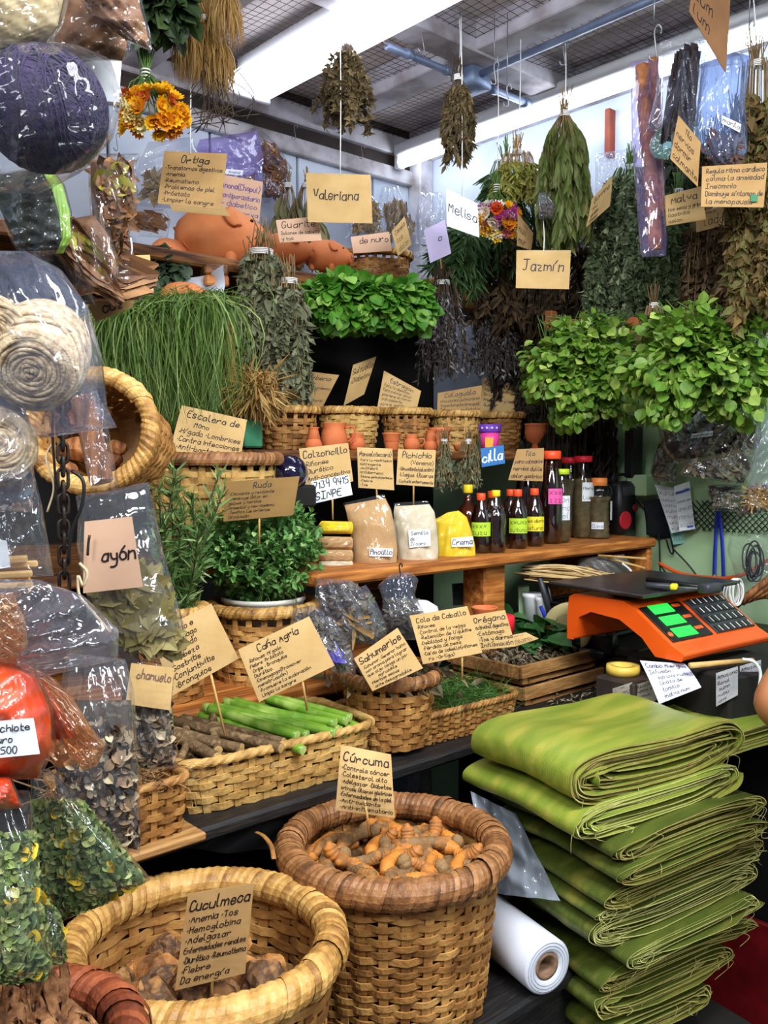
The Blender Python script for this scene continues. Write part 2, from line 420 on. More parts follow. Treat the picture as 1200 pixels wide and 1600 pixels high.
class Quad:
    """a flat card through four sight lines, TL TR BR BL"""
    def __init__(s, c, D, tilt=(0, 0, 0, 0)):
        s.c = np.array([P(x, y, D + t) for (x, y), t in zip(c, tilt)])
        s.n = unit(np.cross(s.c[1] - s.c[0], s.c[3] - s.c[0]))
        if np.dot(s.n, np.array([0, 0, EYE]) - s.c.mean(0)) < 0: s.n = -s.n
        s.w = (np.linalg.norm(s.c[1] - s.c[0]) + np.linalg.norm(s.c[2] - s.c[3])) / 2
        s.h = (np.linalg.norm(s.c[3] - s.c[0]) + np.linalg.norm(s.c[2] - s.c[1])) / 2
        s.bow = 0
    def at(s, u, v, off=0):
        u = np.asarray(u, float)[..., None]; v = np.asarray(v, float)[..., None]
        p = s.c[0] * (1 - u) * (1 - v) + s.c[1] * u * (1 - v) + s.c[2] * u * v + s.c[3] * (1 - u) * v
        return p + s.n * (off + s.bow * np.sin(PI * v) * (1 - .5 * (2 * u - 1) ** 2))
    def sheet(s, th=.0009, k=8):
        u, v = np.meshgrid(np.linspace(0, 1, k), np.linspace(0, 1, k))
        mb = MB(); n = k * k
        A = s.at(u.ravel(), v.ravel(), 0); B = s.at(u.ravel(), v.ravel(), -th)
        I = np.arange(n).reshape(k, k); F = gridF(k, k)
        rimi = np.concatenate([I[0], I[1:, -1], I[-1, -2::-1], I[-2:0:-1, 0]]); nx = np.roll(rimi, -1)
        mb.add(np.concatenate([A, B]), [F[:, ::-1], F + n, np.stack([rimi, nx, nx + n, rimi + n], 1)]); return mb
    def text(s, lines, g, title=.22, pen=.0016, x0=.06, x1=.96, y0=.05, y1=.97, ind=.0, under=False, center=True, wav=0):
        """lines of handwriting; the first line takes the title share of the height"""
        mb = MB(); n = len(lines); H = (y1 - y0)
        hs = [H] if n == 1 else [H * title] + [H * (1 - title) / (n - 1)] * (n - 1)
        y = y0
        for i, (ln, h) in enumerate(zip(lines, hs)):
            st, wd = line_strokes(ln, g)
            av = (x1 - x0) * s.w; k = min(h * s.h / 11.0, av / wd / .70); kx = min(1.0, av / (wd * k))
            base = y + h * .76
            xo = x0 + ((x1 - x0) - wd * k * kx / s.w) / 2 if (i == 0 and center) else x0 + (ind if i else 0) + abs(g.normal()) * .008
            for q in st:
                rb = ribbon(q * k * np.array([kx, 1]), min(pen * (1.1 if i == 0 else .9), k * .95))
                if rb is None: continue
                uv, F = rb
                uu = xo + uv[:, 0] / s.w; vv = base - uv[:, 1] / s.h + wav * uu
                mb.add(s.at(np.clip(uu, .005, .995), np.clip(vv, .005, .995), .0006), [F])
            y += h
        return mb if mb.n else None
SEED = [100]
def G():
    SEED[0] += 1; return np.random.default_rng(SEED[0])
def card(label, c, D, lines=None, m=KRAFT, ink=INK, tilt=(0, 0, 0, 0), stick=None, string=None, title=.22, pen=.0017, group=None,
         name='herb_card', cat='card', bow=.002, under=False, top=None, **kw):
    q = Quad(c, D, tilt); q.bow = bow; g = G()
    o = q.at(.5, 1.0)
    t = T(name, label, cat, o, group)
    t.part('card_sheet', q.sheet(), m, smooth=False)
    if lines:
        mb = q.text(lines, g, title=title, pen=pen, **kw)
        if mb: t.part('lettering', mb, ink, smooth=False)
    if stick is not None:
        mb = MB(); a = q.at(stick[2] if len(stick) > 2 else .5, .75, -.002); b = P(stick[0], stick[1], D + .01)
        tube(mb, [a, b], .0022, 6); t.part('stick', mb, STICK)
    if string is not None:
        mb = MB(); a = q.at(string[0], .04, .001); b = np.array(string[1], float)
        tube(mb, smooth_path([a, a + (b - a) * .5 + np.array([.002, 0, 0]), b], 4), .0016, 5); t.part('string', mb, STRING)
    return t

# ---------------------------------------------------------------- woven baskets
def basket(label, o, rx, ry, h, rot=0, e=2.0, taper=.85, row=.013, stake=.03, rim=.016, m=CANE, rm=RIMT, M=None, group=None,
           name='woven_basket', wrap=.016, flare=0, gapk=.88, base=True, amp=.0035):
    """o = centre of the base, rx/ry = half sizes at the rim, e = 2 round .. 6 box-like"""
    g = G(); o = np.asarray(o, float)
    A = rotz(rot) if M is None else np.asarray(M)
    th = np.linspace(0, 2 * PI, 721)[:-1]
    cx = np.sign(np.cos(th)) * np.abs(np.cos(th)) ** (2 / e) * rx; cy = np.sign(np.sin(th)) * np.abs(np.sin(th)) ** (2 / e) * ry
    C = np.stack([cx, cy], 1); dl = np.linalg.norm(np.roll(C, -1, 0) - C, axis=1); per = dl.sum(); cum = np.concatenate([[0], np.cumsum(dl)])
    ns = int(per / stake) // 2 * 2
    def ring(n):
        s = np.arange(n) / n * per
        C2 = np.concatenate([C, C[:1]]); return np.stack([np.interp(s, cum, C2[:, 0]), np.interp(s, cum, C2[:, 1])], 1)
    n4 = ns * 4; Q = ring(n4)
    tn = unit(np.roll(Q, -1, 0) - np.roll(Q, 1, 0)); nr = np.stack([tn[:, 1], -tn[:, 0]], 1)
    def sc(z): return taper + (1 - taper) * (z / h) ** (1.0 if not flare else flare)
    def put(q, z): return np.stack([q[..., 0], q[..., 1], z], -1) @ A.T + o
    mb = MB(); nrow = int((h - rim) / row); j = np.arange(n4)
    for i in range(nrow):
        z0 = (i + .5) * row
        wob = g.normal() * .0012 + .0014 * np.sin(j / n4 * 2 * PI * g.integers(2, 6) + g.random() * 6)
        off = amp * np.cos(PI * (j / 4 + i)) + g.normal(size=n4) * .0004
        hh = row * gapk / 2 * (1 + g.normal() * .08); t = .0016
        loops = []
        for dn, dz in ((-t, -hh), (t, -hh), (t, hh), (-t, hh)):
            q = Q * sc(z0 + dz) + nr * (off + dn)[:, None]
            loops.append(put(q, z0 + dz + wob))
        V = np.stack(loops, 1).reshape(-1, 3)                # n4 x 4
        mb.add(V, [gridF(4, n4, cu=True, cv=True)])
    ks = ring(ns); tk = unit(np.roll(ks, -1, 0) - np.roll(ks, 1, 0)); nk = np.stack([tk[:, 1], -tk[:, 0]], 1)
    for k in range(ns):
        sw = stake * .2; zs = np.linspace(0, h, 5); V = []
        for z in zs:
            for a, b in ((-sw, -.0012), (sw, -.0012), (sw, .0012), (-sw, .0012)):
                q = ks[k] * sc(z) + tk[k] * a + nk[k] * b; V.append(put(q, z))
        mb.add(np.array(V), [gridF(4, 5, cu=True)])
    if base:
        q = ring(48); V = np.concatenate([put(q * taper, np.full(48, .004)), put(np.zeros((1, 2)), np.array([.004]))])
        mb.add(V, [np.stack([np.arange(48), np.roll(np.arange(48), -1), np.full(48, 48)], 1)])
    t = T(name, label, 'basket', o, group)
    t.part('weave', mb, m, smooth=False)
    # rim: a core ring wrapped with slanted strips
    mr = MB(); nw = int(per / wrap); n6 = nw * 6; Qr = ring(n6); Tn = unit(np.roll(Qr, -1, 0) - np.roll(Qr, 1, 0)); Nr = np.stack([Tn[:, 1], -Tn[:, 0]], 1)
    kk = 8; ph = np.arange(kk) / kk * 2 * PI
    V = np.stack([put(Qr + Nr * (rim * .82 * math.cos(p)), np.full(n6, h + rim * .82 * math.sin(p))) for p in ph], 1).reshape(-1, 3)
    mr.add(V, [gridF(kk, n6, cu=True, cv=True)])
    C3 = np.concatenate([Qr, Qr])
    m_ = 15
    for w in range(nw):
        lean = 2.6 + g.normal() * .3; r0 = rim * (1.0 + abs(g.normal()) * .10); half = wrap * .5 * (1.15 + .25 * g.random())
        pp = np.linspace(-.25 * PI, 1.45 * PI, m_)
        V = []
        for a in pp:
            s0 = (w * 6 + (a / PI - .6) * 6 * lean * .6)
            row3 = []
            for sgn in (-1, 0, 1):
                s = (s0 + sgn * half / (per / n6)) % n6; i0 = int(s); f = s - i0
                q = Qr[i0 % n6] * (1 - f) + Qr[(i0 + 1) % n6] * f; nn = Nr[i0 % n6]
                rr = r0 + (.0012 if sgn == 0 else -.0006)
                row3.append(np.array([*(q + nn * rr * math.cos(a)), h + rr * math.sin(a)]))
            V += row3
        V = np.array(V) @ A.T + o
        mr.add(V, [gridF(3, m_)])
    t.part('rim', mr, rm, smooth=False)
    return t

# ---------------------------------------------------------------- herbs
def stems_leaves(g, top, L, rx, ry, nst, nlf, leaf, ls, wid, t0=.15, prof=.7, droop=.5, rag=.25, r=.0012, dirv=(0, 0, -1), out=1.0, waist=.12, tail=0, jit=.004):
    """hanging bunch geometry: returns (stems MB, leaves MB)"""
    dirv = unit(np.asarray(dirv, float)); Mx = axes(-dirv, (1, 0, 0)); ax, ay = Mx[:, 0], Mx[:, 1]
    ms, ml = MB(), MB()
    K = 7; ts = np.linspace(0, 1, K)
    th = g.random(nst) * 2 * PI; rho = np.sqrt(g.random(nst)); ln = L * (1 - rag * g.random(nst))
    rad = waist + (1 - waist) * ts ** prof * (1 - tail * ts ** 2)
    px = rx * rho * np.cos(th); py = ry * rho * np.sin(th)
    C = top + ln[:, None, None] * ts[None, :, None] * dirv + (px[:, None] * rad)[..., None] * ax + (py[:, None] * rad)[..., None] * ay
    C = C + g.normal(size=C.shape) * jit * ts[None, :, None]
    for i in range(nst): tube(ms, C[i], r, 4, cap=False)
    per = max(1, nlf // nst); idx = np.repeat(np.arange(nst), per); tt = t0 + (1 - t0) * g.random(len(idx)) ** .85
    f = tt * (K - 1); i0 = np.clip(f.astype(int), 0, K - 2); w = (f - i0)[:, None]
    pos = C[idx, i0] * (1 - w) + C[idx, i0 + 1] * w
    sd = unit(C[idx, i0 + 1] - C[idx, i0])
    ctr = top + ((pos - top) @ dirv)[:, None] * dirv
    od = unit(pos - ctr + 1e-6)
    d = unit(sd * .9 + out * rdir(g, len(idx)) + out * .6 * od + droop * np.array([0, 0, -1.]))
    up = unit(od + 1.3 * rdir(g, len(idx)))
    scatter(ml, leaf, pos, d, up, ls * (.6 + .7 * g.random(len(idx))), wid)
    return ms, ml
def tie(mb, p, r, w=.012):
    for k in range(4):
        th = np.linspace(0, 2 * PI, 15); z = (k - 1.5) * w / 3
        tube(mb, np.stack([p[0] + r * np.cos(th), p[1] + r * np.sin(th), np.full(15, p[2] + z)], 1), .0016, 5, cap=False)
def hook_pts(p, h):
    return smooth_path([p + np.array(q) * h for q in ((-.16, 0, .12), (-.1, 0, -.02), (.02, 0, -.04), (.08, 0, .08), (.03, 0, .45), (.0, 0, .8), (.1, 0, .96), (.2, 0, .86), (.18, 0, .7))], 5)
def bunch(label, top, L, rx, ry, lm, sm, nst=40, nlf=900, leaf='lance', ls=.03, wid=1., group=None, name='herb_bunch', cat='herb bunch', string=None,
          butt=.05, tie_r=.012, hook=0, wrapm=None, **kw):
    g = G(); top = np.asarray(top, float)
    ms, ml = stems_leaves(g, top, L, rx, ry, nst, nlf, leaf, ls, wid, **kw)
    dv = unit(np.asarray(kw.get('dirv', (0, 0, -1)), float))
    for k in range(nst // 2):                                # cut butts above the tie
        a = top + g.normal(size=3) * tie_r * .5; tube(ms, [a, a - dv * butt * (.5 + .8 * g.random()) + g.normal(size=3) * butt * .18], .0014, 4)
    t = T(name, label, cat, top + dv * L, group)
    t.part('stems', ms, sm); t.part('leaves', ml, lm, smooth=False)
    if tie_r:
        mt = MB(); tie(mt, top, tie_r)
        if string is not None: tube(mt, smooth_path([top, (top + string) / 2 + np.array([.004, 0, 0]), string], 4), .0016, 5)
        t.part('string', mt, wrapm or STRING)
    if hook:
        mh = MB(); tube(mh, hook_pts(np.asarray(string if string is not None else top), hook), .0018, 6); t.part('hook', mh, WIRE)
    return t
def mass(label, c, rad, n, lm, sm, leaf='oval', ls=.03, wid=1., group=None, name='herb_bunch', cat='herb bunch', pw=3.0, nst=30, up=.5, shell=.55,
         drop=None, ext=0, M=None, lumpy=.2):
    """a thick cushion of leaves round c with half sizes rad (camera x, depth, z), hung by stems that gather at the top"""
    g = G(); c = np.asarray(c, float); rad = np.asarray(rad, float); Mx = np.eye(3) if M is None else np.asarray(M)
    d = rdir(g, n); k = (np.abs(d) ** pw).sum(1) ** (-1 / pw); rr = shell + (1 - shell) * g.random(n)
    lump = 1 + lumpy * np.sin(d[:, 0] * 7 + g.random() * 6) * np.cos(d[:, 2] * 5 + g.random() * 6)
    l = d * k[:, None] * (rr * lump)[:, None]
    pos = c + (l * rad) @ Mx.T
    ld = unit(d @ Mx.T + .7 * rdir(g, n) + np.array([0, 0, -up]))
    ml = MB(); scatter(ml, leaf, pos, ld, unit(np.array([0, -.3, 1.]) + .8 * rdir(g, n)), ls * (.55 + .75 * g.random(n)), wid)
    ms = MB()
    for i in range(nst):
        e = c + ((rdir(g, 1)[0] * rad * .75)) @ Mx.T
        s = c + np.array([(g.random() - .5) * rad[0] * 1.6, 0, rad[2] * .9 + ext * g.random()]) @ Mx.T
        tube(ms, smooth_path([s, (s + e) / 2 + g.normal(size=3) * rad * .12, e], 3), .0014, 4, cap=False)
    t = T(name, label, cat, c - np.array([0, 0, rad[2]]), group)
    t.part('leaves', ml, lm, smooth=False); t.part('stems', ms, sm)
    return t
def blades(mb, g, root, tip, bend, w, K=6):
    """grass blades from root to tip with a sideways bend"""
    n = len(root); t = np.linspace(0, 1, K)
    C = root[:, None] * (1 - t)[None, :, None] + tip[:, None] * t[None, :, None] + bend[:, None] * (4 * t * (1 - t))[None, :, None]
    s = unit(np.cross(tip - root, rdir(g, n)))[:, None] * (np.asarray(w)[:, None] * (1 - .8 * t)[None])[..., None]
    V = np.stack([C - s, C + s], 2).reshape(n, -1, 3)
    F = gridF(2, K)[None] + (np.arange(n) * 2 * K)[:, None, None]
    return mb.add(V.reshape(-1, 3), [F.reshape(-1, 4)])

# ---------------------------------------------------------------- plastic bags
class Pouch:
    """pillow between pixel-row edges [(xl, yl, xr, yr), ...] from top to bottom at depth D, half thickness th"""
    def __init__(s, rows, D, th, wr=.5, tilt=(0, 0), vprof=None):
        s.r = np.array(rows, float); s.D, s.th, s.wr, s.tilt = D, th, wr, tilt
        s.g = G(); g = s.g
        s.k = [(g.normal(size=2) * (7 + 9 * i), g.random() * 6, .5 / (i + 1)) for i in range(5)]
        s.vp = vprof
    def at(s, u, v, side, shrink=1.0, wr=None):
        u = np.asarray(u, float); v = np.asarray(v, float); x = v * (len(s.r) - 1); i = np.clip(x.astype(int), 0, len(s.r) - 2); f = (x - i)
        f = f[..., None]; q = s.r[i] * (1 - f) + s.r[i + 1] * f
        px = q[..., 0] * (1 - u) + q[..., 2] * u; py = q[..., 1] * (1 - u) + q[..., 3] * u
        pr = (np.clip(4 * u * (1 - u), 0, 1)) ** .5
        vp = np.interp(v, np.linspace(0, 1, len(s.vp)), s.vp) if s.vp is not None else np.clip(4 * v * (1 - v), 0, 1) ** .4
        z = pr * vp * s.th * shrink
        wr = s.wr if wr is None else wr
        for kk, ph, am in s.k: z = z * (1 + wr * am * (1 - np.abs(np.sin(kk[0] * u + kk[1] * v + ph)) * 1.6))
        D = s.D - side * z + s.tilt[0] * (u - .5) + s.tilt[1] * (v - .5)
        uu = (px - 600) / FPX; vv = (800 - py) / FPX
        return np.stack([D * uu, D * (CP + vv * SP), EYE + D * (-SP + vv * CP)], -1)
    def mesh(s, u0=0, u1=1, v0=0, v1=1, nu=26, nv=34, shrink=1.0, wr=None, back=True):
        u, v = np.meshgrid(np.linspace(u0, u1, nu), np.linspace(v0, v1, nv)); mb = MB()
        mb.add(s.at(u.ravel(), v.ravel(), 1, shrink, wr), [gridF(nu, nv)[:, ::-1]])
        if back: mb.add(s.at(u.ravel(), v.ravel(), -1, shrink, wr), [gridF(nu, nv)])
        return mb
    def label(s, t, c, lines, m=WHITEC, ink=INK, pen=.0014, dz=.004, th=None, **kw):
        th = s.th if th is None else th
        q = Quad(c, s.D - th - dz); g = G()
        lb = t.part('label', q.sheet(.0005, 5), m, smooth=False)
        mb = q.text(lines, g, pen=pen, **kw)
        if mb: t.part('lettering', mb, ink, parent=lb, smooth=False)
def bag(label, rows, D, th, film=CLEAR, wr=.5, fill=None, name='plastic_bag', cat='bag', group=None, tilt=(0, 0), vprof=None, lab=None, core=None, extra=None, nu=26, nv=34):
    """fill: list of dicts(v0, v1, n, leaf, ls, wid, m, out); core: (v0, v1, shrink, material)"""
    p = Pouch(rows, D, th, wr, tilt, vprof); g = p.g
    o = p.at(.5, 1.0, 0)
    t = T(name, label, cat, o, group)
    if film is not None: t.part('film', p.mesh(nu=nu, nv=nv), film)
    for c in (core or []):
        mb = p.mesh(c.get('u0', .05), c.get('u1', .95), c['v0'], c['v1'], 24, 28, c.get('k', .78), wr=c.get('wr', p.wr * .5)); t.part('filling', mb, c['m'], kind='stuff')
    for f in (fill or []):
        n = f['n']; W_ = max(np.abs(p.r[:, 2] - p.r[:, 0]).mean(), 20) / FPX * D; H_ = max(p.r[-1, 1] - p.r[0, 1], 20) / FPX * D; mu = min(.4, .45 * f['ls'] / W_); mv = min(.3, .4 * f['ls'] / H_)
        u0, u1 = max(f.get('u0', .04), mu), min(f.get('u1', .96), 1 - mu); v0, v1 = f['v0'] + mv * .6, f['v1'] - mv
        u = u0 + (u1 - u0) * g.random(n); v = v0 + (v1 - v0) * g.random(n)
        side = np.where(g.random(n) < .8, 1, -1); k = .55 + .35 * g.random(n)
        pos = np.stack([p.at(u[i:i + 1], v[i:i + 1], side[i], k[i], 0)[0] for i in range(n)])
        nrm = np.array([0, -1., .1]) * side[:, None]
        d = rdir(g, n); d[:, 1] *= f.get('flat', .45)
        if f.get('dirv') is not None: d = d * f.get('rnd', .4) + np.asarray(f['dirv'])
        mb = MB(); sz = f['ls'] * (.6 + .7 * g.random(n)); up = unit(nrm + f.get('tumble', .4) * rdir(g, n)); d = unit(d - nrm * (d * nrm).sum(1)[:, None] * .8)
        mid = p.at(.5, .5 * (f['v0'] + f['v1']), 0)                 # keep every piece inside the film
        pos = pos - d * sz[:, None] * .5; tip = pos + d * sz[:, None]
        for q in (pos, tip):
            ok = np.abs((q - mid)[:, 1]) > p.th * 1.1
            pos = pos - nrm * (ok * p.th * .3)[:, None]
        scatter(mb, f.get('leaf', 'dry'), pos, d, up, sz, f.get('wid', 1.))
        t.part('filling', mb, f['m'], kind='stuff', smooth=False)
    for l in (lab or []): p.label(t, **l)
    if extra: extra(t, p)
    return t
# ================================================================ THE SETTING
mb = MB(); box(mb, (0, 1.4, -.03), (7, 7, .06)); struct('floor', mb, mat('grey concrete floor', (96, 92, 88), (78, 74, 70), rough=.7, scale=6))
mb = MB(); bb = -.1
for k in range(12):                                          # vertical boards with dark joints
    rbox(mb, -.08, 0, bb + .004, bb + .345, 0, 2.86, .003); bb += .35
rbox(mb, -.10, -.012, -.1, 4.1, 0, 2.86, .002, 1)
struct('wall_left', mb, [WALLW, DARKTRIM])
mb = MB(); rbox(mb, -.1, 3.4, -.08, 0, 0, 1.74); rbox(mb, -.1, 3.4, -.08, 0, 1.74, 2.86, .004, 1)
struct('wall_right', mb, [GREENW, WALLW])
mb = MB(); rbox(mb, -.1, 3.4, -.1, 4.1, 2.80, 2.86); struct('ceiling', mb, CEILM)
mb = MB(); rbox(mb, 0, .035, 0, 4.0, 2.70, 2.77); rbox(mb, 0, .028, 0, 4.0, 2.60, 2.655); struct('trim_1', mb, BEAMW)
mb = MB(); rbox(mb, 0, .012, 0, 4.0, 2.655, 2.70); rbox(mb, 0, .03, 0, 4.0, 2.77, 2.80); struct('trim_2', mb, DARKTRIM)
mb = MB(); rbox(mb, 0, 3.3, 0, .09, 2.70, 2.80); struct('trim_3', mb, BEAMW)
mb = MB(); rbox(mb, 0, .07, 0, .07, 0, 2.70); struct('trim_4', mb, BEAMW)
mb = MB(); rbox(mb, .70, .80, .0, 2.6, 2.71, 2.80); struct('beam_1', mb, BEAMW)
mb = MB(); rbox(mb, 0, 3.3, .46, .56, 2.715, 2.80); struct('beam_2', mb, BEAMW)
mb = MB(); rbox(mb, 0, 3.3, 1.18, 1.28, 2.715, 2.80); struct('beam_3', mb, BEAMW)
mb = MB(); rbox(mb, 1.62, 1.72, 0, 2.6, 2.71, 2.80); struct('beam_4', mb, BEAMW)
# sagging wire netting under the ceiling sheet
g = G(); mb = MB(); net = lambda a, b: 2.757 + .006 * math.sin(5 * a + 2 * b) + .006 * math.cos(6 * b)
for a in np.arange(.05, 2.3, .026):
    bs = np.linspace(.03, 1.75, 28)
    tube(mb, [R(a + .005 * math.sin(9 * b + a * 40), b, net(a, b)) for b in bs], .0009, 3, cap=False)
for b in np.arange(.05, 1.75, .026):
    As = np.linspace(.03, 2.3, 34)
    tube(mb, [R(a, b + .005 * math.sin(9 * a + b * 40), net(a, b)) for a in As], .0009, 3, cap=False)
solo('wire_netting', 'thin dark wire netting stretched under the grey ceiling sheet', 'netting', mb, WIREB, o=R(.9, .9, 2.75))
# fluorescent fittings
GLOW = mat('lit diffuser', (236, 243, 255), emit=TUBE_E)
t = T('ceiling_light', 'long wide fluorescent ceiling fitting with lit diffuser above the hanging valerian', 'light', R(.8, .94, 2.72))
mb = MB(); rbox(mb, .2, 1.46, .90, .98, 2.715, 2.765, .01); t.part('housing', mb, WHITEP)
mb = MB(); rbox(mb, .215, 1.445, .868, 1.012, 2.655, 2.714, .018); t.part('diffuser', mb, mat('lit wide diffuser', (236, 240, 255), emit=TUBE_E * .5))
mb = MB(); rbox(mb, .195, .215, .86, 1.02, 2.65, 2.72, .008); t.part('end_cap', mb, WHITEP)
mb = MB(); rbox(mb, 1.445, 1.465, .86, 1.02, 2.65, 2.72, .008); t.part('end_cap', mb, WHITEP)
t = T('ceiling_light', 'slim bare fluorescent tube light along the top of the right wall', 'light', R(.7, .1, 2.72))
mb = MB(); rbox(mb, .04, 1.5, .125, .185, 2.685, 2.73, .008); t.part('housing', mb, WHITEP)
mb = MB(); tube(mb, [R(.05, .155, 2.662), R(1.49, .155, 2.662)], .019, 14); t.part('tube', mb, GLOW)
for a in (.045, 1.495):
    mb = MB(); rbox(mb, a - .012, a + .012, .135, .175, 2.64, 2.70, .005); t.part('lamp_holder', mb, WHITEP)
# electrical conduit with its junction box
t = T('conduit', 'blue grey electrical conduit with junction box under the ceiling beam', 'pipe', R(.7, .5, 2.70))
mb = MB(); tube(mb, [R(.685, .80, 2.69), R(.69, .14, 2.69)], .011, 10); t.part('pipe', mb, CONDUIT)
mb = MB(); tube(mb, [R(.70, .47, 2.69), R(2.3, .49, 2.69)], .011, 10); t.part('pipe', mb, CONDUIT)
mb = MB(); rbox(mb, .65, .74, .42, .51, 2.655, 2.715, .008); t.part('junction_box', mb, CONDUIT)
for b in (.72, .56, .36, .2):
    mb = MB(); tube(mb, [R(.688, b + .012, 2.69), R(.688, b - .012, 2.69)], .0145, 10); t.part('clamp', mb, CONDUIT)
for k, c in enumerate(((170, 40, 60), (210, 210, 214))):
    mb = MB(); tube(mb, smooth_path([R(.685, .80, 2.69), R(.70 + .01 * k, .86, 2.70), R(.74, .90 + .02 * k, 2.715)], 4), .0022, 5)
    t.part('wire', mb, mat('wire %d' % k, c, rough=.5))

# ================================================================ SHELVING AND COUNTERS
def board(label, a0, a1, b0, b1, z0, z1, m, name='shelf_board', cat='shelf', bev=.006):
    mb = MB(); rbox(mb, a0, a1, b0, b1, z0, z1, bev)
    return solo(name, label, cat, mb, m, smooth=False)
board('dark board and recess shade behind the herb display', .16, .18, .1, 3.0, .6, 2.02, DARKB, 'recess_shade', 'board')  # near-black sheet put in for the shade of the recess
board('top shelf board carrying the clay pigs and round baskets', .10, .58, .15, 2.2, 2.03, 2.062, WOODS)
board('narrow shelf board under the row of small round baskets', .42, .86, .12, 1.36, 1.545, 1.57, WOODS)
board('shelf board carrying the big basket behind the rue plant', .35, .98, 1.405, 2.4, 1.31, 1.335, WOODS)
board('rough plank shelf carrying the bottles and flour bags', .70, 1.14, .12, 1.40, 1.285, 1.312, WOODO)
board('orange plank under the rue pot basket', .45, 1.13, 1.06, 2.4, 1.055, 1.085, WOODO)
board('board carrying the front tray baskets and wooden crates', .66, 1.37, .62, 2.7, .945, .97, BLACKW)
board('dark board standing for the shade under the front tray baskets', 1.02, 1.05, 1.16, 2.8, .682, .943, DARKB, 'shade_riser', 'board')  # recess shade between the tiers, painted as a dark board
board('dark board standing for the shade behind the wooden crates', .68, .70, .62, 1.05, .975, 1.28, DARKB, 'shade_riser', 'board')  # shade under the bottle shelf, painted as a dark board
t = T('shelf_post', 'square wooden post holding up the bottle shelf', 'post', R(1.06, .80, .97))
mb = MB(); rbox(mb, 1.02, 1.10, .765, .845, .972, 1.284, .006); t.part('timber', mb, WOODO, smooth=False)
t = T('shelf_post', 'wooden end panel closing the bottle shelf near the green wall', 'post', R(1.06, .14, .97))
mb = MB(); rbox(mb, .76, 1.13, .125, .15, 1.082, 1.283, .005); t.part('timber', mb, WOODO, smooth=False)
mb = MB(); rbox(mb, .735, .755, .86, 1.055, .975, 1.284, .004)
solo('partition_board', 'brown wooden panel behind the wooden crates under bottle shelf', 'panel', mb, WOODS, smooth=False)
# low black table
t = T('low_table', 'low black painted table carrying the two big baskets and film roll', 'table', R(1.4, 1.8, 0))
mb = MB(); rbox(mb, .95, 1.70, 1.19, 3.0, .655, .68, .006); t.part('table_top', mb, BLACKW, smooth=False)
mb = MB(); rbox(mb, 1.66, 1.685, 1.20, 3.0, .10, .654, .004); t.part('front_panel', mb, BLACKW, smooth=False)
mb = MB(); rbox(mb, .97, 1.66, 1.20, 1.225, .10, .654, .004); t.part('side_panel', mb, BLACKW, smooth=False)
for a in (1.0, 1.64):
    mb = MB(); rbox(mb, a - .025, a + .025, 1.23, 1.28, 0, .654, .004); t.part('leg', mb, BLACKW, smooth=False)
    mb = MB(); rbox(mb, a - .025, a + .025, 2.9, 2.95, 0, .654, .004); t.part('leg', mb, BLACKW, smooth=False)
# counter under the scale
t = T('counter', 'black counter block under the orange scale', 'counter', R(1.6, .5, 0))
mb = MB(); rbox(mb, .75, 1.385, .02, .60, 1.055, 1.08, .006); rbox(mb, 1.386, 1.86, .02, .66, 1.055, 1.08, .006); t.part('counter_top', mb, BLACKW, smooth=False)
mb = MB(); rbox(mb, .77, 1.38, .03, .59, .0, 1.054, .004); rbox(mb, 1.381, 1.80, .03, .65, .0, 1.054, .004); t.part('carcass', mb, DARKB, smooth=False)
mb = MB(); rbox(mb, 1.385, 1.86, .662, .676, .02, .56, .003); t.part('end_panel', mb, mat('dark red paint', (150, 26, 32), (120, 18, 24), rough=.5, scale=20), label='dark red end panel', smooth=False)
# ================================================================ BASKETS
def at_rim(px, py, D, h): return P(px, py, D) - np.array([0, 0, h])
def on_z(px, py, z): return P(px, py, DZ(px, py, z))
TB = .680                                                     # low table top
MT = .970                                                     # tray board top
OP = 1.085; BS = 1.312; SS = 1.570; TS = 2.062; ES = 1.335
cur = P(615, 1316, 1.45); cur[2] = TB
basket('large round cane basket with brown wrapped rim heaped with turmeric', cur, .168, .168, .245, taper=.86, row=.0105, stake=.034, rim=.0215, m=CANE, rm=RIMB, wrap=.0105, amp=.0045)
cuc = P(318, 1478, 1.2); cuc[2] = TB
basket('large round cane basket with straw coloured rim holding the cuculmeca roots', cuc, .172, .172, .222, taper=.86, row=.0125, stake=.04, rim=.0215, m=CANE, rm=RIMT, wrap=.0125, amp=.0045)
bk = P(0, 1592, .93); bk[2] = TB
basket('round basket with thick red brown rim holding strips of bark', bk, .128, .128, .25, taper=.85, row=.0125, stake=.034, rim=.021, m=CANED, rm=RIMR, wrap=.014)
tray = np.array([-.232, 1.605, MT])
basket('pale rectangular cane tray full of green and brown stalks', tray, .198, .112, .088, rot=RANG - .06, e=7, taper=.90, row=.0130, stake=.030, rim=.007, m=CANEP, rm=CANEP, wrap=.02)
tray2 = np.array([.092, 1.90, MT])
basket('long low cane tray with fresh horsetail', tray2, .198, .098, .062, rot=RANG - .06, e=7, taper=.94, row=.0068, stake=.016, rim=.006, m=CANE, rm=CANE, wrap=.012)
sah = P(608, 1068, 1.80); sah[2] = MT + .012
basket('small round basket of incense herbs standing in the long cane tray', sah, .092, .092, .135, taper=.80, row=.0125, stake=.026, rim=.0125, m=CANE, rm=RIMB, wrap=.0085)
sm = np.array([-.405, 1.33, MT + .014])
basket('small square cane basket of dry roots beside the seed bags', sm, .085, .075, .085, rot=RANG, e=7, taper=.93, row=.010, stake=.024, rim=.006, m=CANE, rm=CANE, wrap=.018)
mb = MB(); box(mb, sm - np.array([0, 0, .0065]), (.20, .185, .013), RM, .003)
solo('wooden_board', 'thin light board under the small square root basket', 'board', mb, WOODC, smooth=False)
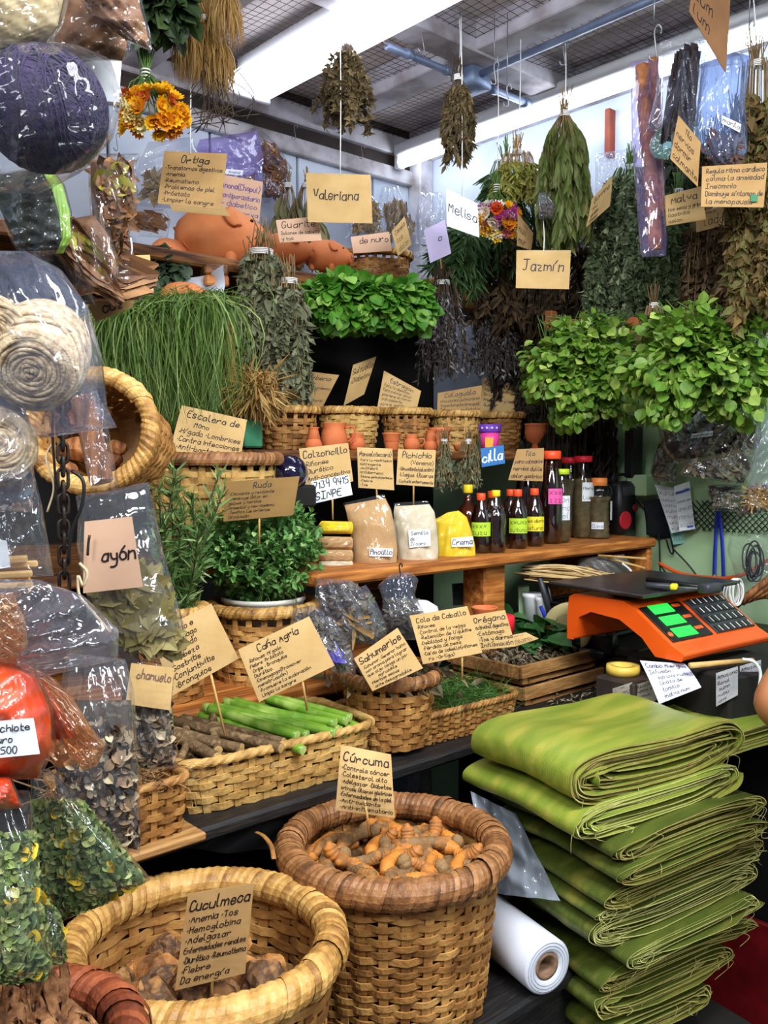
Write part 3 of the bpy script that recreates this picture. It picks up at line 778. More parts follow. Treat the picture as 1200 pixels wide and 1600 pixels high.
ru = P(412, 946, 1.92); ru[2] = OP
basket('round cane basket holding the white pot of rue', ru, .110, .110, .150, taper=.9, row=.0115, stake=.03, rim=.012, m=CANE, rm=RIMT, wrap=.010)
ro = P(268, 938, 1.74); ro[2] = OP
basket('round cane basket under the tall rosemary sprigs', ro, .062, .062, .17, taper=.9, row=.0115, stake=.03, rim=.011, m=CANE, rm=RIMT, wrap=.010)
es = P(333, 713, 1.95); es[2] = ES
basket('wide cane basket with brown rim behind the rue plant', es, .138, .125, .212, taper=.82, row=.0135, stake=.034, rim=.0145, m=CANEP, rm=RIMB, wrap=.010)
ax = unit([-.12, -.97, .16]); rc = P(142, 672, 1.40)
basket('round basket tipped on its side full of wood chunks behind the chain', rc - ax * .15, .098, .088, .15, M=axes(ax, (.8, -.6, 0)), taper=.8, row=.0125, stake=.028, rim=.0125, m=CANE, rm=RIMT, wrap=.010)
for k, (px, py, hw, lb) in enumerate([(449, 642, 47, 'first small round basket from the clay jug side, under the Verbena card'), (545, 643, 48, 'small round basket behind the large clay jug'),
        (634, 644, 38, 'small round basket under the Estragon card'), (712, 648, 38, 'small round basket under the Calaguala card'), (783, 650, 33, 'small round basket behind the purple and pink pot')]):
    D = DA(px, py, .66); o = P(px, py, D); h = max(o[2] - SS, .08); o[2] = SS
    basket(lb, o, hw / FPX * D * .97, hw / FPX * D * .9, h, taper=.84, row=.0105, stake=.026, rim=.0105, m=CANEP if k % 2 else CANE, rm=RIMT, wrap=.0085, group='small baskets on the narrow shelf')
D = DA(880, 672, .62); o = P(880, 672, D); o[2] = SS
basket('dark small basket behind the clay goblet', o, .075, .07, .075, taper=.86, row=.0105, stake=.026, rim=.010, m=CANED, rm=RIMB, wrap=.0085)
D = DA(587, 384, .33); o = P(587, 384, D); o[2] = TS
basket('round cane basket on the top shelf beside the clay pigs', o, .112, .105, .15, taper=.84, row=.0115, stake=.028, rim=.0125, m=CANE, rm=RIMT, wrap=.010)
D = DA(695, 432, .38); o = P(695, 434, D); o[2] = TS
basket('low round basket at the far end of the top shelf', o, .095, .085, .085, taper=.88, row=.0115, stake=.028, rim=.0115, m=CANE, rm=RIMT, wrap=.010)

# ---------------------------------------------------------------- turmeric
TURM = mat('turmeric skin', (150, 118, 76), (116, 86, 52), (188, 122, 56), rough=.7, scale=34, bump=.35, bscale=130, island=.35)
TURO = mat('bright turmeric flesh', (212, 130, 44), (150, 100, 54), rough=.6, scale=40, bump=.2)
def finger(mb, g, L, r, base, d):
    n = 46; t = np.linspace(0, 1, n); side = unit(np.cross(d, g.normal(size=3)))
    p = base + t[:, None] * L * d + (np.sin(t * PI) * L * .16)[:, None] * side
    rad = r * np.clip(np.minimum(.45 + 3.2 * t, 3.6 * (1 - t) + .32), 0, 1) * (1 + .10 * np.abs(np.sin(t * L / .0052 * PI * .75))) * (1 + .12 * np.sin(t * 5 + g.random() * 6))
    tube(mb, p, rad, 9); return p
tv = []
for k in range(6):
    g = G(); mb = MB(); d = unit([1, .3 * g.normal(), .1 * g.normal()])
    L = .075 + .04 * g.random(); p = finger(mb, g, L, .0105 + .0035 * g.random(), np.array([-L / 2, 0, 0]), d)
    for q in range(int(g.integers(1, 4))):
        i = int(g.integers(10, 34)); finger(mb, g, .02 + .02 * g.random(), .0075 + .003 * g.random(), p[i], unit(d * .5 + g.normal(size=3) * np.array([1, 1, .3])))
    tv.append(mb)
g = G(); first = {}
TL = 'knobbly brown and orange turmeric root heaped in the brown rimmed basket'
N = 100
for i in range(N):
    rr = .130 * math.sqrt((i + .5) / N); an = i * 2.39996
    lay = .015 * (i % 3)
    loc = cur + np.array([rr * math.cos(an), rr * math.sin(an), .176 + lay + .018 * (1 - (rr / .14) ** 2) + .004 * g.normal()])
    k = i % 6; rot = (g.normal() * .5, g.normal() * .13, an + PI / 2 + g.normal() * .35 if rr > .075 else g.random() * 2 * PI)
    if k not in first:
        o = solo('turmeric_root', TL, 'root', tv[k], TURO if k == 2 else TURM, o=(0, 0, 0), group='turmeric roots in the basket'); o.location = loc; o.rotation_euler = rot; first[k] = o
    else: dup(first[k], loc, rot, .78 + .3 * g.random())
mb = MB(); lathe(mb, [(.001, .168), (.08, .165), (.135, .148), (.14, .02), (.001, .02)], 30, cur)
solo('root_heap', 'dim lower layer of turmeric inside the brown rimmed basket', 'roots', mb, TURM, kind='stuff')
# ---------------------------------------------------------------- cuculmeca chunks
def lump(g, r, sub=3, rough=.28, sq=(1, 1, 1), fr=2.2, facet=.0):
    bm = bmesh.new(); bmesh.ops.create_icosphere(bm, subdivisions=sub, radius=1)
    V = np.array([v.co[:] for v in bm.verts]); F = np.array([[v.index for v in f.verts] for f in bm.faces]); bm.free()
    k = np.ones(len(V))
    for o in range(5):
        w = unit(g.normal(size=3)) * fr * (1.5 ** o); k += rough / (1.35 ** o) * np.sin(V @ w * 1.7 + g.random() * 6)
    V = V * k[:, None]
    if facet:
        for q in range(9):
            n = unit(g.normal(size=3)); dd = V @ n; V -= np.outer(np.maximum(dd - facet, 0) * .92, n)
    mb = MB(); mb.add(V * np.array(sq) * r, [F]); return mb
CUCM = mat('cuculmeca root skin', (126, 88, 54), (78, 54, 36), (162, 116, 68), rough=.65, scale=40, bump=.6, bscale=90)
CUCO = mat('cut orange cuculmeca flesh', (208, 152, 86), (174, 116, 60), (116, 76, 42), rough=.7, scale=34, bump=.5, bscale=90)
g = G(); CL = 'rough broken brown root chunk in the cuculmeca basket'; first = {}
for i in range(46):
    rr = .118 * math.sqrt((i + .5) / 46); an = i * 2.4
    loc = cuc + np.array([rr * math.cos(an), rr * math.sin(an), .104 + .03 * (i % 3) + .012 * g.normal()]); k = i % 7; rot = tuple(g.random(3) * 6)
    if k not in first:
        gg = G(); o = solo('root_chunk', CL, 'root', lump(gg, .036, 3, .17, (1.2, .95, .75), 2.0, .72), CUCO if k in (1, 4) else CUCM, o=(0, 0, 0), group='cuculmeca chunks', smooth=False); first[k] = o
        o.location = loc; o.rotation_euler = rot
    else: dup(first[k], loc, rot, .75 + .55 * g.random())
# bark strips in the red-brown basket
BARK = mat('netted brown bark', (178, 128, 84), (136, 90, 54), (84, 52, 30), rough=.8, scale=60, bump=.6, bscale=110)
for k, lb in enumerate(['curled brown bark strip lying over the red brown rimmed basket', 'long ragged bark strip standing in the red brown basket', 'broad net patterned bark strip in the bottom basket', 'short bark strip tucked in the bottom basket']):
    g = G(); mb = MB(); nu, nv = 9, 40
    u, v = np.meshgrid(np.linspace(-1, 1, nu), np.linspace(0, 1, nv))
    A, B = [((-10, 1625), (128, 1545)), ((-30, 1590), (90, 1520)), ((-40, 1680), (130, 1640)), ((10, 1660), (118, 1600))][k]
    p0 = P(*A, .84 + .03 * k); p1 = P(*B, .92 + .02 * k); ax_ = unit(p1 - p0); sd = unit(np.cross(ax_, (0, -1, .5)))
    wv = .035 * (1 + .25 * np.sin(v * 9 + k)) ; nrm = np.cross(sd, ax_)
    V = p0 + v[..., None] * (p1 - p0) + (u * wv)[..., None] * sd + (.02 * (1 - u * u) + .006 * np.sin(v * 14 + u * 5))[..., None] * nrm * -1
    V += g.normal(size=V.shape) * .0014
    F = gridF(nu, nv); keep = g.random(len(F)) > .13
    mb.add(V.reshape(-1, 3), [F[keep]]); ob = solo('bark_strip', lb, 'bark', mb, BARK)
    md = ob.modifiers.new('thickness', 'SOLIDIFY'); md.thickness = .004
# ---------------------------------------------------------------- stalks in the pale tray
TM = rotz(RANG - .06)
def tl(x, y, z): return tray + TM @ np.array([x, y, z])
STG = mat('green cane skin', (132, 172, 56), (100, 146, 42), (164, 192, 92), rough=.32, scale=16, spec=.5)
STE = mat('pale cut cane end', (196, 214, 130), (170, 190, 100), rough=.6, scale=90)
TWG = mat('brown twig bark', (122, 96, 64), (92, 70, 46), (150, 122, 84), rough=.75, scale=50, bump=.4, bscale=120)
TWE = mat('cut twig end', (206, 174, 112), (176, 140, 84), rough=.7, scale=80)
def stalk(label, p0, p1, r, bark, endm, group, nodes=2, name='cane_stalk', g=None):
    n = 26; t = np.linspace(0, 1, n); d = unit(p1 - p0); side = unit(np.cross(d, (0, 0, 1.)))
    p = p0 + t[:, None] * (p1 - p0) + (np.sin(t * PI) * .006 * g.normal())[:, None] * side
    rad = np.full(n, r)
    for q in range(nodes): rad = rad * (1 + .16 * np.exp(-((t - (q + .7) / (nodes + .6)) / .018) ** 2))
    th = T(name, label, 'stalk', p1, group)
    mb = MB(); tube(mb, p, rad, 10, cap=True); th.part('skin', mb, bark)
    for e, s in ((p[0], -d), (p[-1], d)):
        me = MB(); lathe(me, [(r * .96, -.001), (r * .96, .0008), (r * .5, .0011), (.0003, .0009)], 12, e, axes(s)); th.part('cut_end', me, endm, smooth=False)
    return th
g = G()
for i in range(30):                                          # green
    lay = i // 11; x0 = .005 + .0155 * (i % 11) + .004 * g.normal() + .006 * lay
    L = .105 + .02 * g.random(); z = .060 + .017 * lay
    stalk('green jointed cane stalk with pale cut end in the pale tray', tl(x0 - .075 + .02 * g.normal(), .088 + .012 * g.normal(), z + .022 + .004 * g.random()),
          tl(min(x0 + .018 + .014 * g.normal(), .178), -.072 + .022 * g.normal(), z + .003 * g.normal()), .0078 + .0016 * g.random(), STG, STE, 'green canes in the tray', 2, g=g)
for i in range(30):                                          # brown
    lay = i // 11; x0 = -.172 + .0165 * (i % 11) + .004 * g.normal(); z = .056 + .017 * lay
    s = -1 if i % 4 == 3 else 1
    stalk('brown woody twig with pale cut end in the pale tray', tl(max(x0 - .05 * s, -.172), .085 + .012 * g.normal(), z + .018), tl(min(x0 + .03 * s + .012 * g.normal(), .02), -.078 + .02 * g.normal(), z), .0062 + .0034 * g.random(), TWG, TWE, 'brown twigs in the tray', 1, 'twig', g=g)
mb = MB(); box(mb, tl(0, 0, .034), (.35, .19, .044), TM, .01); solo('stalk_bed', 'shadowed lower layer of stalks inside the pale tray', 'stalks', mb, TWG, kind='stuff')
# ---------------------------------------------------------------- tray of horsetail, square basket roots
HORS = mat('fresh horsetail green', (92, 138, 62), (66, 110, 46), (126, 166, 88), rough=.55, scale=30, island=.8, trans=.25)
g = G(); n = 700; TM2 = rotz(RANG - .06)
a = np.stack([.02 + .16 * g.random(n), .075 * (2 * g.random(n) - 1), .045 + .035 * g.random(n)], 1); b = a + np.stack([.05 * g.normal(size=n), .05 * g.normal(size=n), .012 * g.normal(size=n) + .004], 1)
mb = MB(); blades(mb, g, a @ TM2.T + tray2, b @ TM2.T + tray2, g.normal(size=(n, 3)) * .012, np.full(n, .0011))
t = T('horsetail_bundle', 'fresh green horsetail heaped in the long cane tray', 'herb', tray2 + np.array([0, 0, .01])); t.part('stems', mb, HORS, kind='stuff')
ROOT = mat('dry root fibre', (176, 140, 92), (132, 98, 60), (96, 70, 44), rough=.8, scale=40, island=.8)
g = G(); n = 260; a = np.stack([.07 * (2 * g.random(n) - 1), .06 * (2 * g.random(n) - 1), .05 + .04 * g.random(n)], 1); b = a + np.stack([.05 * g.normal(size=n), .05 * g.normal(size=n), .03 * np.abs(g.normal(size=n))], 1)
mb = MB(); blades(mb, g, a @ RM.T + sm, b @ RM.T + sm, g.normal(size=(n, 3)) * .018, np.full(n, .0016))
t = T('root_bundle', 'tangle of thin dry roots in the small square basket', 'roots', sm); t.part('fibres', mb, ROOT, kind='stuff')
g = G(); n = 240; a = np.stack([.07 * g.normal(size=n) * .7, .07 * g.normal(size=n) * .7, .12 + .02 * g.random(n)], 1)
mb = MB(); scatter(mb, 'dry', a + sah, rdir(g, n), rdir(g, n), .03); lathe(mb, [(.001, .115), (.07, .11), (.075, .03), (.001, .03)], 20, sah)
solo('incense_herbs', 'grey brown incense herbs filling the small round basket', 'herbs', mb, mat('incense herb', (120, 108, 82), (84, 72, 54), rough=.8, scale=30, island=.8), kind='stuff', smooth=False)
# ================================================================ CLAY PIGS AND POTS
def pig(label, c, L, ang, tilt=0.0, m=CLAYP, holes=True):
    """clay pig bank: c = centre, L = length, ang = heading (0 = camera right)"""
    M_ = rotz(ang) @ np.array([[math.cos(tilt), 0, math.sin(tilt)], [0, 1, 0], [-math.sin(tilt), 0, math.cos(tilt)]])
    X = lambda p: np.asarray(p, float) * L @ M_.T + c
    prof = [(.001, -.5), (.09, -.495), (.19, -.44), (.27, -.33), (.305, -.18), (.31, -.02), (.285, .14), (.225, .28), (.16, .38), (.115, .44), (.10, .47), (.105, .492), (.098, .5), (.001, .5)]
    A = M_ @ np.array([[0, 0, 1.], [0, 1, 0], [-1, 0, 0]])
    t = T('clay_pig', label, 'clay pig', X((0, 0, -.30)))
    mb = MB(); lathe(mb, [(a * L, b * L) for a, b in prof], 36, c, A)
    t.part('body', mb, m)
    for s in (-1, 1):
        mb = MB(); u = np.linspace(0, 1, 9); V = []
        px_, pr_ = [q for _, q in prof], [q for q, _ in prof]
        for k in u:
            for w in (-1, -.4, .4, 1):
                wd = 17 * math.sin(PI * min(1, k * .85 + .15)) ** .7; x_ = .10 + .18 * k + .015 * w
                an = math.radians(52 - 34 * k + w * wd); r_ = np.interp(x_, px_, pr_) + .010 + .028 * k
                V.append((x_, s * r_ * math.cos(an), r_ * math.sin(an)))
        mb.add(X(V), [gridF(4, 9)]); e = t.part('ear', mb, m)
        md = e.modifiers.new('thickness', 'SOLIDIFY'); md.thickness = .006 * L / .2
        mb = MB(); lathe(mb, [(.001, -.012), (.009, -.006), (.012, 0), (.009, .006), (.001, .012)], 10, X((.33, s * .095, .165)), np.eye(3) * (L / .55)); t.part('eye', mb, DARKHOLE)
        for x in (-.24, .16):
            mb = MB(); lathe(mb, [(.075 * L, .14 * L), (.07 * L, .0), (.055 * L, -.07 * L), (.05 * L, -.08 * L), (.001, -.08 * L)], 14, X((x, s * .15, -.22)), M_); t.part('leg', mb, m)
        mb = MB(); lathe(mb, [(.001, -.004), (.02, 0), (.001, .004)], 8, X((.5, s * .04, .02)), A @ np.eye(3) * (L / 1.1)); t.part('nostril', mb, DARKHOLE)
    tail = MB(); tube(tail, X(smooth_path([(-.48, 0, .02), (-.53, .03, .05), (-.54, -.02, .09), (-.5, -.03, .07)], 4)), .012 * L, 6); t.part('tail', tail, m)
    return t
D = DA(349, 372, .36); pig('largest terracotta clay pig on the top shelf', P(349, 374, D), 150 / FPX * D * 1.04, -.25, .10)
D = DA(455, 388, .34); pig('smaller clay pig just right of the largest pig', P(452, 390, D + .02), 74 / FPX * D * 1.1, -.3, .16)
D = DA(515, 402, .36); pig('smallest row clay pig beside the top shelf basket', P(513, 401, D), 74 / FPX * D * 1.1, -.35, .16)
D = DA(268, 395, .3); pig('clay pig half hidden behind the largest pig', P(270, 397, D), .13, .9, .0)
D = DA(296, 468, .62); pig('little clay pig resting in white plastic above the grass bunch', P(293, 469, 2.14), 84 / FPX * 2.14 * 1.05, -.2, .12)
# white plastic sheet and the wood blocks behind the little pig
g = G(); u, v = np.meshgrid(np.linspace(0, 1, 16), np.linspace(0, 1, 12)); q = Quad([(262, 442), (352, 418), (352, 500), (262, 492)], 2.22)
V = q.at(u, v) ; V += (q.n * (.018 * np.sin(7 * u + 3 * v) + .014 * np.sin(11 * v - 5 * u))[..., None]); mb = MB(); mb.add(V.reshape(-1, 3), [gridF(16, 12)])
solo('plastic_sheet', 'crumpled white plastic sheet behind the little clay pig', 'plastic sheet', mb, mat('milky plastic', (226, 230, 240), (206, 212, 228), rough=.35, scale=20, trans=.3))
for k, (px, py, lb) in enumerate([(335, 424, 'dark wooden block above the little clay pig'), (336, 441, 'lighter wooden block end under the dark block')]):
    mb = MB(); box(mb, P(px, py, 2.26), (.06, .06, .026), rotz(.4), .004); solo('wood_block', lb, 'block', mb, WOODS if k == 0 else WOODO, smooth=False)

def pot(label, px, py, D, hpx, prof, m=CLAY, handle=None, cat='pot', name='clay_pot', z=None, holes=0, group=None, dots=None):
    """prof in units of the height; the base centre is on the sight line (px, py)"""
    o = P(px, py, D); h = hpx / FPX * D
    if z is not None: o[2] = z
    t = T(name, label, cat, o, group)
    mb = MB(); pr = [(r * h, q * h) for r, q in prof]; top = pr[-1]
    inner = [(top[0] * .86, top[1]), (top[0] * .8, top[1] * .9), (max(r for r, q in pr) * .8, top[1] * .5), (.001, top[1] * .3)]
    lathe(mb, [(.0005, 0)] + pr + inner, 26, o); t.part('body', mb, m)
    if handle:
        a, z0, z1, out, side = handle; d = np.array([side, -.35, 0]) / math.hypot(1, .35)
        mb = MB(); tube(mb, smooth_path([o + d * a * h + ZUP * z1 * h, o + d * (a + out) * h + ZUP * (z1 + .01) * h, o + d * (a + out * 1.1) * h + ZUP * (z0 + z1) / 2 * h, o + d * (a + out * .4) * h + ZUP * z0 * h], 5), .045 * h, 8); t.part('handle', mb, m)
    for k in range(holes):
        an = -PI / 2 + (k - (holes - 1) / 2) * .75; r = np.interp(.14, [q for _, q in prof], [r for r, _ in prof])
        mb = MB(); c = o + h * np.array([r * math.cos(an), r * math.sin(an), .14]); lathe(mb, [(.001, -.006), (.03 * h, 0), (.001, .006)], 10, c, axes((math.cos(an), math.sin(an), 0))); t.part('vent_hole', mb, DARKHOLE)
    return t
VASE = [(.3, 0), (.36, .08), (.38, .25), (.3, .45), (.17, .65), (.15, .8), (.24, .97), (.25, 1)]
JUG = [(.42, 0), (.46, .1), (.5, .4), (.44, .68), (.4, .82), (.46, .97), (.47, 1)]
CUP = [(.33, 0), (.36, .1), (.42, .5), (.5, .9), (.54, .93), (.54, 1)]
ROUND = [(.34, 0), (.45, .12), (.52, .4), (.44, .66), (.34, .78), (.42, .95), (.43, 1)]
DISH = [(.5, 0), (.7, .2), (.95, .8), (1.0, 1)]
GOB = [(.28, 0), (.26, .06), (.16, .18), (.15, .3), (.36, .42), (.42, .7), (.4, .92), (.43, .95), (.43, 1)]
def fp(px, py, a=.80): return DA(px, py, a)
pot('slim clay vase at the near end of the narrow shelf', 490, 698, fp(490, 698), 36, VASE, z=SS)
pot('largest clay jug with handle on the narrow shelf', 522, 697, fp(522, 697, .78), 43, JUG, handle=(.44, .3, .82, .32, 1), cat='jug', name='clay_jug', z=SS, holes=3)
pot('squat clay jug just right of the large jug', 557, 698, fp(557, 698), 27, ROUND, handle=(.4, .25, .7, .3, -1), cat='jug', name='clay_jug', z=SS)
pot('clay cup with flared lip between two small jugs', 612, 701, fp(612, 700), 28, CUP, cat='cup', name='clay_cup', z=SS)
pot('small clay jug with side handle near the middle of the narrow shelf', 643, 700, fp(643, 700), 26, ROUND, handle=(.4, .25, .7, .36, 1), cat='jug', name='clay_jug', z=SS)
pot('slim clay vase beside the flat topped clay bowl', 673, 701, fp(673, 701), 32, VASE, z=SS)
pot('wide clay bowl with flat lip behind the slim vase', 687, 700, fp(687, 700, .73), 37, [(.3, 0), (.34, .1), (.38, .6), (.44, .84), (.5, .86), (.5, 1)], cat='bowl', name='clay_bowl', z=SS)
pot('shallow clay dish by the dry grey bundles', 718, 702, fp(718, 702), 11, DISH, cat='dish', name='clay_dish', z=SS)
pot('clay goblet with pierced bowl near the blue sign', 838, 702, fp(838, 702, .78), 44, GOB, cat='goblet', name='clay_goblet', z=SS)
pot('red brown clay jar behind the Verbena card', 537, 640, DA(537, 640, .42), 58, [(.4, 0), (.46, .2), (.47, .6), (.38, .85), (.4, 1)], m=mat('dark terracotta', (120, 58, 36), (96, 44, 28), rough=.7, scale=16), z=SS)
pot('small clay jar half hidden by the Verbena card', 453, 640, DA(453, 640, .48), 50, ROUND, z=SS)
pot('tall clay cup near the end of the top shelf', 742, 478, DA(742, 478, .50), 44, CUP, cat='cup', name='clay_cup', z=TS)
tp = pot('clay cup marked 100 at the end of the top shelf', 774, 478, DA(774, 478, .50), 36, [(.5, 0), (.52, .1), (.45, .85), (.4, 1)], cat='cup', name='clay_cup', z=TS - .0)
g = G(); q = Quad([(762, 451), (785, 451), (785, 466), (762, 466)], DA(774, 478, .50) - .024); mbt = q.text(['100'], g, pen=.0022, x0=.02, x1=.98, y0=0, y1=1)
if mbt: tp.part('lettering', mbt, WHITEP, smooth=False)
pot('shallow clay saucer hanging over the lemon balm leaves', 590, 436, DA(590, 436, .52), 13, DISH, cat='dish', name='clay_dish', z=TS)
pot('flat clay saucer at the far side of the lemon balm leaves', 634, 440, DA(634, 440, .52), 11, DISH, cat='dish', name='clay_dish', z=TS)
pot('small clay cup standing behind the flour bags', 615, 800, 2.2, 22, CUP, cat='cup', name='clay_cup', z=BS)
pot('clay bowl behind the Orégano card', 757, 968, 1.98, 20, [(.5, 0), (.8, .3), (1, .9), (1.05, 1)], cat='bowl', name='clay_bowl')
# purple and pink pot
D = DA(765, 703, .80); o = P(765, 703, D); o[2] = SS; h = 42 / FPX * D
t = T('flower_pot', 'small pink flower pot with purple flowered rim on the narrow shelf', 'pot', o)
mb = MB(); lathe(mb, [(.001, 0), (.30 * h, 0), (.38 * h, .74 * h), (.36 * h, .74 * h), (.001, .5 * h)], 24, o); t.part('body', mb, mat('pink plastic', (236, 70, 160), rough=.4))
mb = MB(); lathe(mb, [(.40 * h, .70 * h), (.425 * h, .74 * h), (.43 * h, 1.0 * h), (.39 * h, 1.0 * h), (.37 * h, .72 * h)], 24, o); t.part('rim', mb, mat('purple plastic', (112, 60, 180), rough=.4))
for an in np.arange(-2.4, -.6, .45):
    mb = MB(); c = o + h * np.array([.43 * math.cos(an), .43 * math.sin(an), .86]); lathe(mb, [(.001, .0), (.05 * h, .001), (.001, .002)], 8, c, axes((math.cos(an), math.sin(an), 0))); t.part('flower_print', mb, WHITEP)
mb = MB(); q = Quad([(758, 683), (771, 683), (770, 699), (758, 699)], D - h * .375); t.part('price_tag', q.sheet(), mat('orange tag', (250, 170, 40), rough=.6), smooth=False)
# dark glass ball
mb = MB(); c = P(452, 740, 1.98); lathe(mb, [(.042 * math.sin(k), -.042 * math.cos(k)) for k in np.linspace(.02, PI - .02, 20)], 28, c)
solo('glass_ball', 'shiny dark blue glass ball beside the wide basket', 'ball', mb, mat('dark blue glass', (16, 14, 44), rough=.06, spec=.9, coat=.6))
mb = MB(); box(mb, P(452, 775, 2.0), (.09, .09, .05), RM, .006); solo('wooden_stand', 'dark wooden stand under the glass ball', 'stand', mb, DARKB, smooth=False)

# ================================================================ BOTTLES
LIQ = mat('dark brown syrup', (26, 8, 8), (34, 10, 8), rough=.06, spec=.8, scale=10, coat=.5)
RUM = mat('amber syrup', (92, 34, 14), (60, 20, 8), rough=.06, spec=.8, scale=8, coat=.5)
GLASSB = plastic('clear bottle plastic', haze=.0, gloss=.05, rough=.05, bstr=.1)
ORC = mat('orange cap', (246, 84, 40), rough=.4); YEC = mat('yellow cap', (244, 214, 36), rough=.4); GRC = mat('lime cap', (196, 222, 40), rough=.4)
REC = mat('red cap', (226, 36, 56), rough=.4); OOC = mat('light orange cap', (246, 140, 60), rough=.4)
LIME = mat('lime label', (190, 226, 60), rough=.6); YEL = mat('yellow label', (238, 224, 52), rough=.6); PNK = mat('pink label', (240, 96, 170), rough=.6)
SODA = [(.001, 0), (.13, .0), (.17, .03), (.17, .22), (.155, .30), (.155, .38), (.17, .46), (.165, .56), (.12, .72), (.07, .84), (.06, .87), (.06, .93)]
TALL = [(.001, 0), (.10, .0), (.125, .03), (.125, .42), (.118, .55), (.09, .74), (.055, .88), (.045, .91), (.045, .95)]
WINE = [(.001, 0), (.16, 0), (.19, .03), (.19, .5), (.15, .6), (.07, .68), (.065, .9), (.065, .94)]
RIB = [(.001, 0), (.17, 0), (.2, .04)] + [(.165 + .012 * (k % 2), .1 + .045 * k) for k in range(12)] + [(.2, .66), (.21, .76), (.17, .86), (.1, .9), (.1, .93)]
HERBJ = mat('dry herb in a bottle', (124, 108, 70), (84, 72, 44), (58, 50, 32), rough=.8, scale=60, island=.6)
def bottle(label, px, py, hpx, prof, liq, cap, a, capr=None, fillh=.86, lab=None, caph=.07, herb=False, group='bottles on the plank shelf', name='bottle'):
    D = DA(px, py, a); o = P(px, py, D); o[2] = BS; h = hpx / FPX * D
    t = T(name, label, 'bottle', o, group); pr = [(r * h, z * h) for r, z in prof]
    mb = MB(); lathe(mb, pr, 24, o); t.part('glass', mb, GLASSB)
    zt = fillh * h; ins = [(max(r - .0018, .0005), z + .001) for r, z in pr if z < zt]; rt = np.interp(zt, [z for r, z in pr], [r for r, z in pr]) - .0018
    mb = MB(); lathe(mb, ins + [(rt, zt), (.0005, zt)], 24, o)
    t.part('filling' if herb else 'syrup', mb, liq, kind='stuff' if herb else None)
    if herb:
        g = G(); n = 220; mb = MB(); z = zt * g.random(n); r = np.interp(z, [q for _, q in pr], [q for q, _ in pr]) - .003; an = g.random(n) * 2 * PI
        scatter(mb, 'dry', o + np.stack([r * np.cos(an), r * np.sin(an), z], 1), np.stack([-np.sin(an), np.cos(an), .8 * g.normal(size=n)], 1), np.stack([np.cos(an), np.sin(an), 0 * an], 1), .012, .7); t.part('leaves', mb, HERBJ, kind='stuff', smooth=False)
    rc = (capr or pr[-1][0] / h * 1.2) * h; zc = pr[-1][1]
    mb = MB(); V = [(rc * .96, zc - caph * h * .75), (rc, zc - caph * h * .7), (rc, zc + caph * h * .2), (rc * .9, zc + caph * h * .28), (.0005, zc + caph * h * .28)]
    lathe(mb, V, 28, o); t.part('cap', mb, cap)
    for L in (lab or []):
        z0, z1, a0, a1, m, lines, ink = L
        rr = max(r for r, z in pr if z0 * h - .012 <= z <= z1 * h + .012) + .0008
        an = np.linspace(a0, a1, 10); zz = np.array([z0, z1]) * h; mb = MB()
        V = np.array([[rr * math.cos(x), rr * math.sin(x), z] for z in zz for x in an]) + o; mb.add(V, [gridF(10, 2)])
        lb = t.part('label', mb, m, smooth=True)
        if lines:
            g = G(); st = MB(); nl = len(lines); w = (a1 - a0) * rr; hh = (z1 - z0) * h
            for i, ln in enumerate(lines):
                sk, wd = line_strokes(ln, g); k = min(hh / nl / 9.5, w * .88 / wd)
                for q in sk:
                    rb = ribbon(q * k, .0011)
                    if rb is None: continue
                    uv, F = rb; aa = a0 + (a1 - a0) * (.06 + uv[:, 0] / w); z = z1 * h - (i + .78) * hh / nl + uv[:, 1]
                    st.add(np.stack([(rr + .0005) * np.cos(aa), (rr + .0005) * np.sin(aa), z], 1) + o, [F])
            t.part('lettering', st, ink, parent=lb, smooth=False)
    return t
fr = -PI / 2
bottle('amber rum style bottle with yellow cap behind the small bottles', 731, 824, 96, WINE, RUM, YEC, .90, fillh=.80, caph=.13)
bottle('second orange capped soda bottle half hidden behind the first', 768, 862, 92, SODA, LIQ, ORC, 1.00, caph=.11)
bottle('small soda bottle of dark syrup with orange cap nearest the yellow flour bag', 751, 878, 97, SODA, LIQ, ORC, 1.07, lab=[(.28, .50, fr - 1.1, fr + .95, LIME, ['xxxx', 'zuzu'], INK)], caph=.11)
bottle('small soda bottle with orange cap behind the yellow capped bottle', 797, 862, 90, SODA, LIQ, ORC, .98, caph=.11)
bottle('slim dark syrup bottle with yellow cap', 774, 877, 102, [(r * .95, z) for r, z in SODA], LIQ, YEC, 1.09, caph=.09, fillh=.72)
bottle('orange capped soda bottle with lime label, second from the pink labelled bottle', 808, 872, 96, SODA, LIQ, ORC, 1.06, lab=[(.26, .50, fr - 1.0, fr + 1.0, LIME, ['xxuxx', 'zuzuzu'], INK)], caph=.11)
bottle('orange capped soda bottle with yellow label beside the pink labelled bottle', 834, 869, 94, SODA, LIQ, ORC, 1.05, lab=[(.26, .50, fr - 1.1, fr + 1.0, YEL, ['Uso diario', 'natural'], INK)], caph=.11)
bottle('tall dark syrup bottle with orange cap behind the small bottles', 820, 858, 140, TALL, LIQ, ORC, .95, caph=.085, capr=.10)
bottle('tall dark syrup bottle with orange cap and pink label', 860, 865, 148, TALL, LIQ, ORC, 1.03, lab=[(.42, .58, fr - .4, fr + 1.0, PNK, ['xxx', 'zzz'], INK)], caph=.085, capr=.10)
bottle('herb bottle with lime cap and white label', 876, 860, 118, TALL, HERBJ, GRC, 1.03, herb=True, capr=.105, fillh=.62, lab=[(.30, .62, fr - .8, fr + .9, WHITEC, ['Ron', 'vino', 'Miel'], INK)])
bottle('tall herb bottle with red cap behind the lime capped one', 890, 852, 128, TALL, HERBJ, REC, .94, herb=True, capr=.105, fillh=.7)
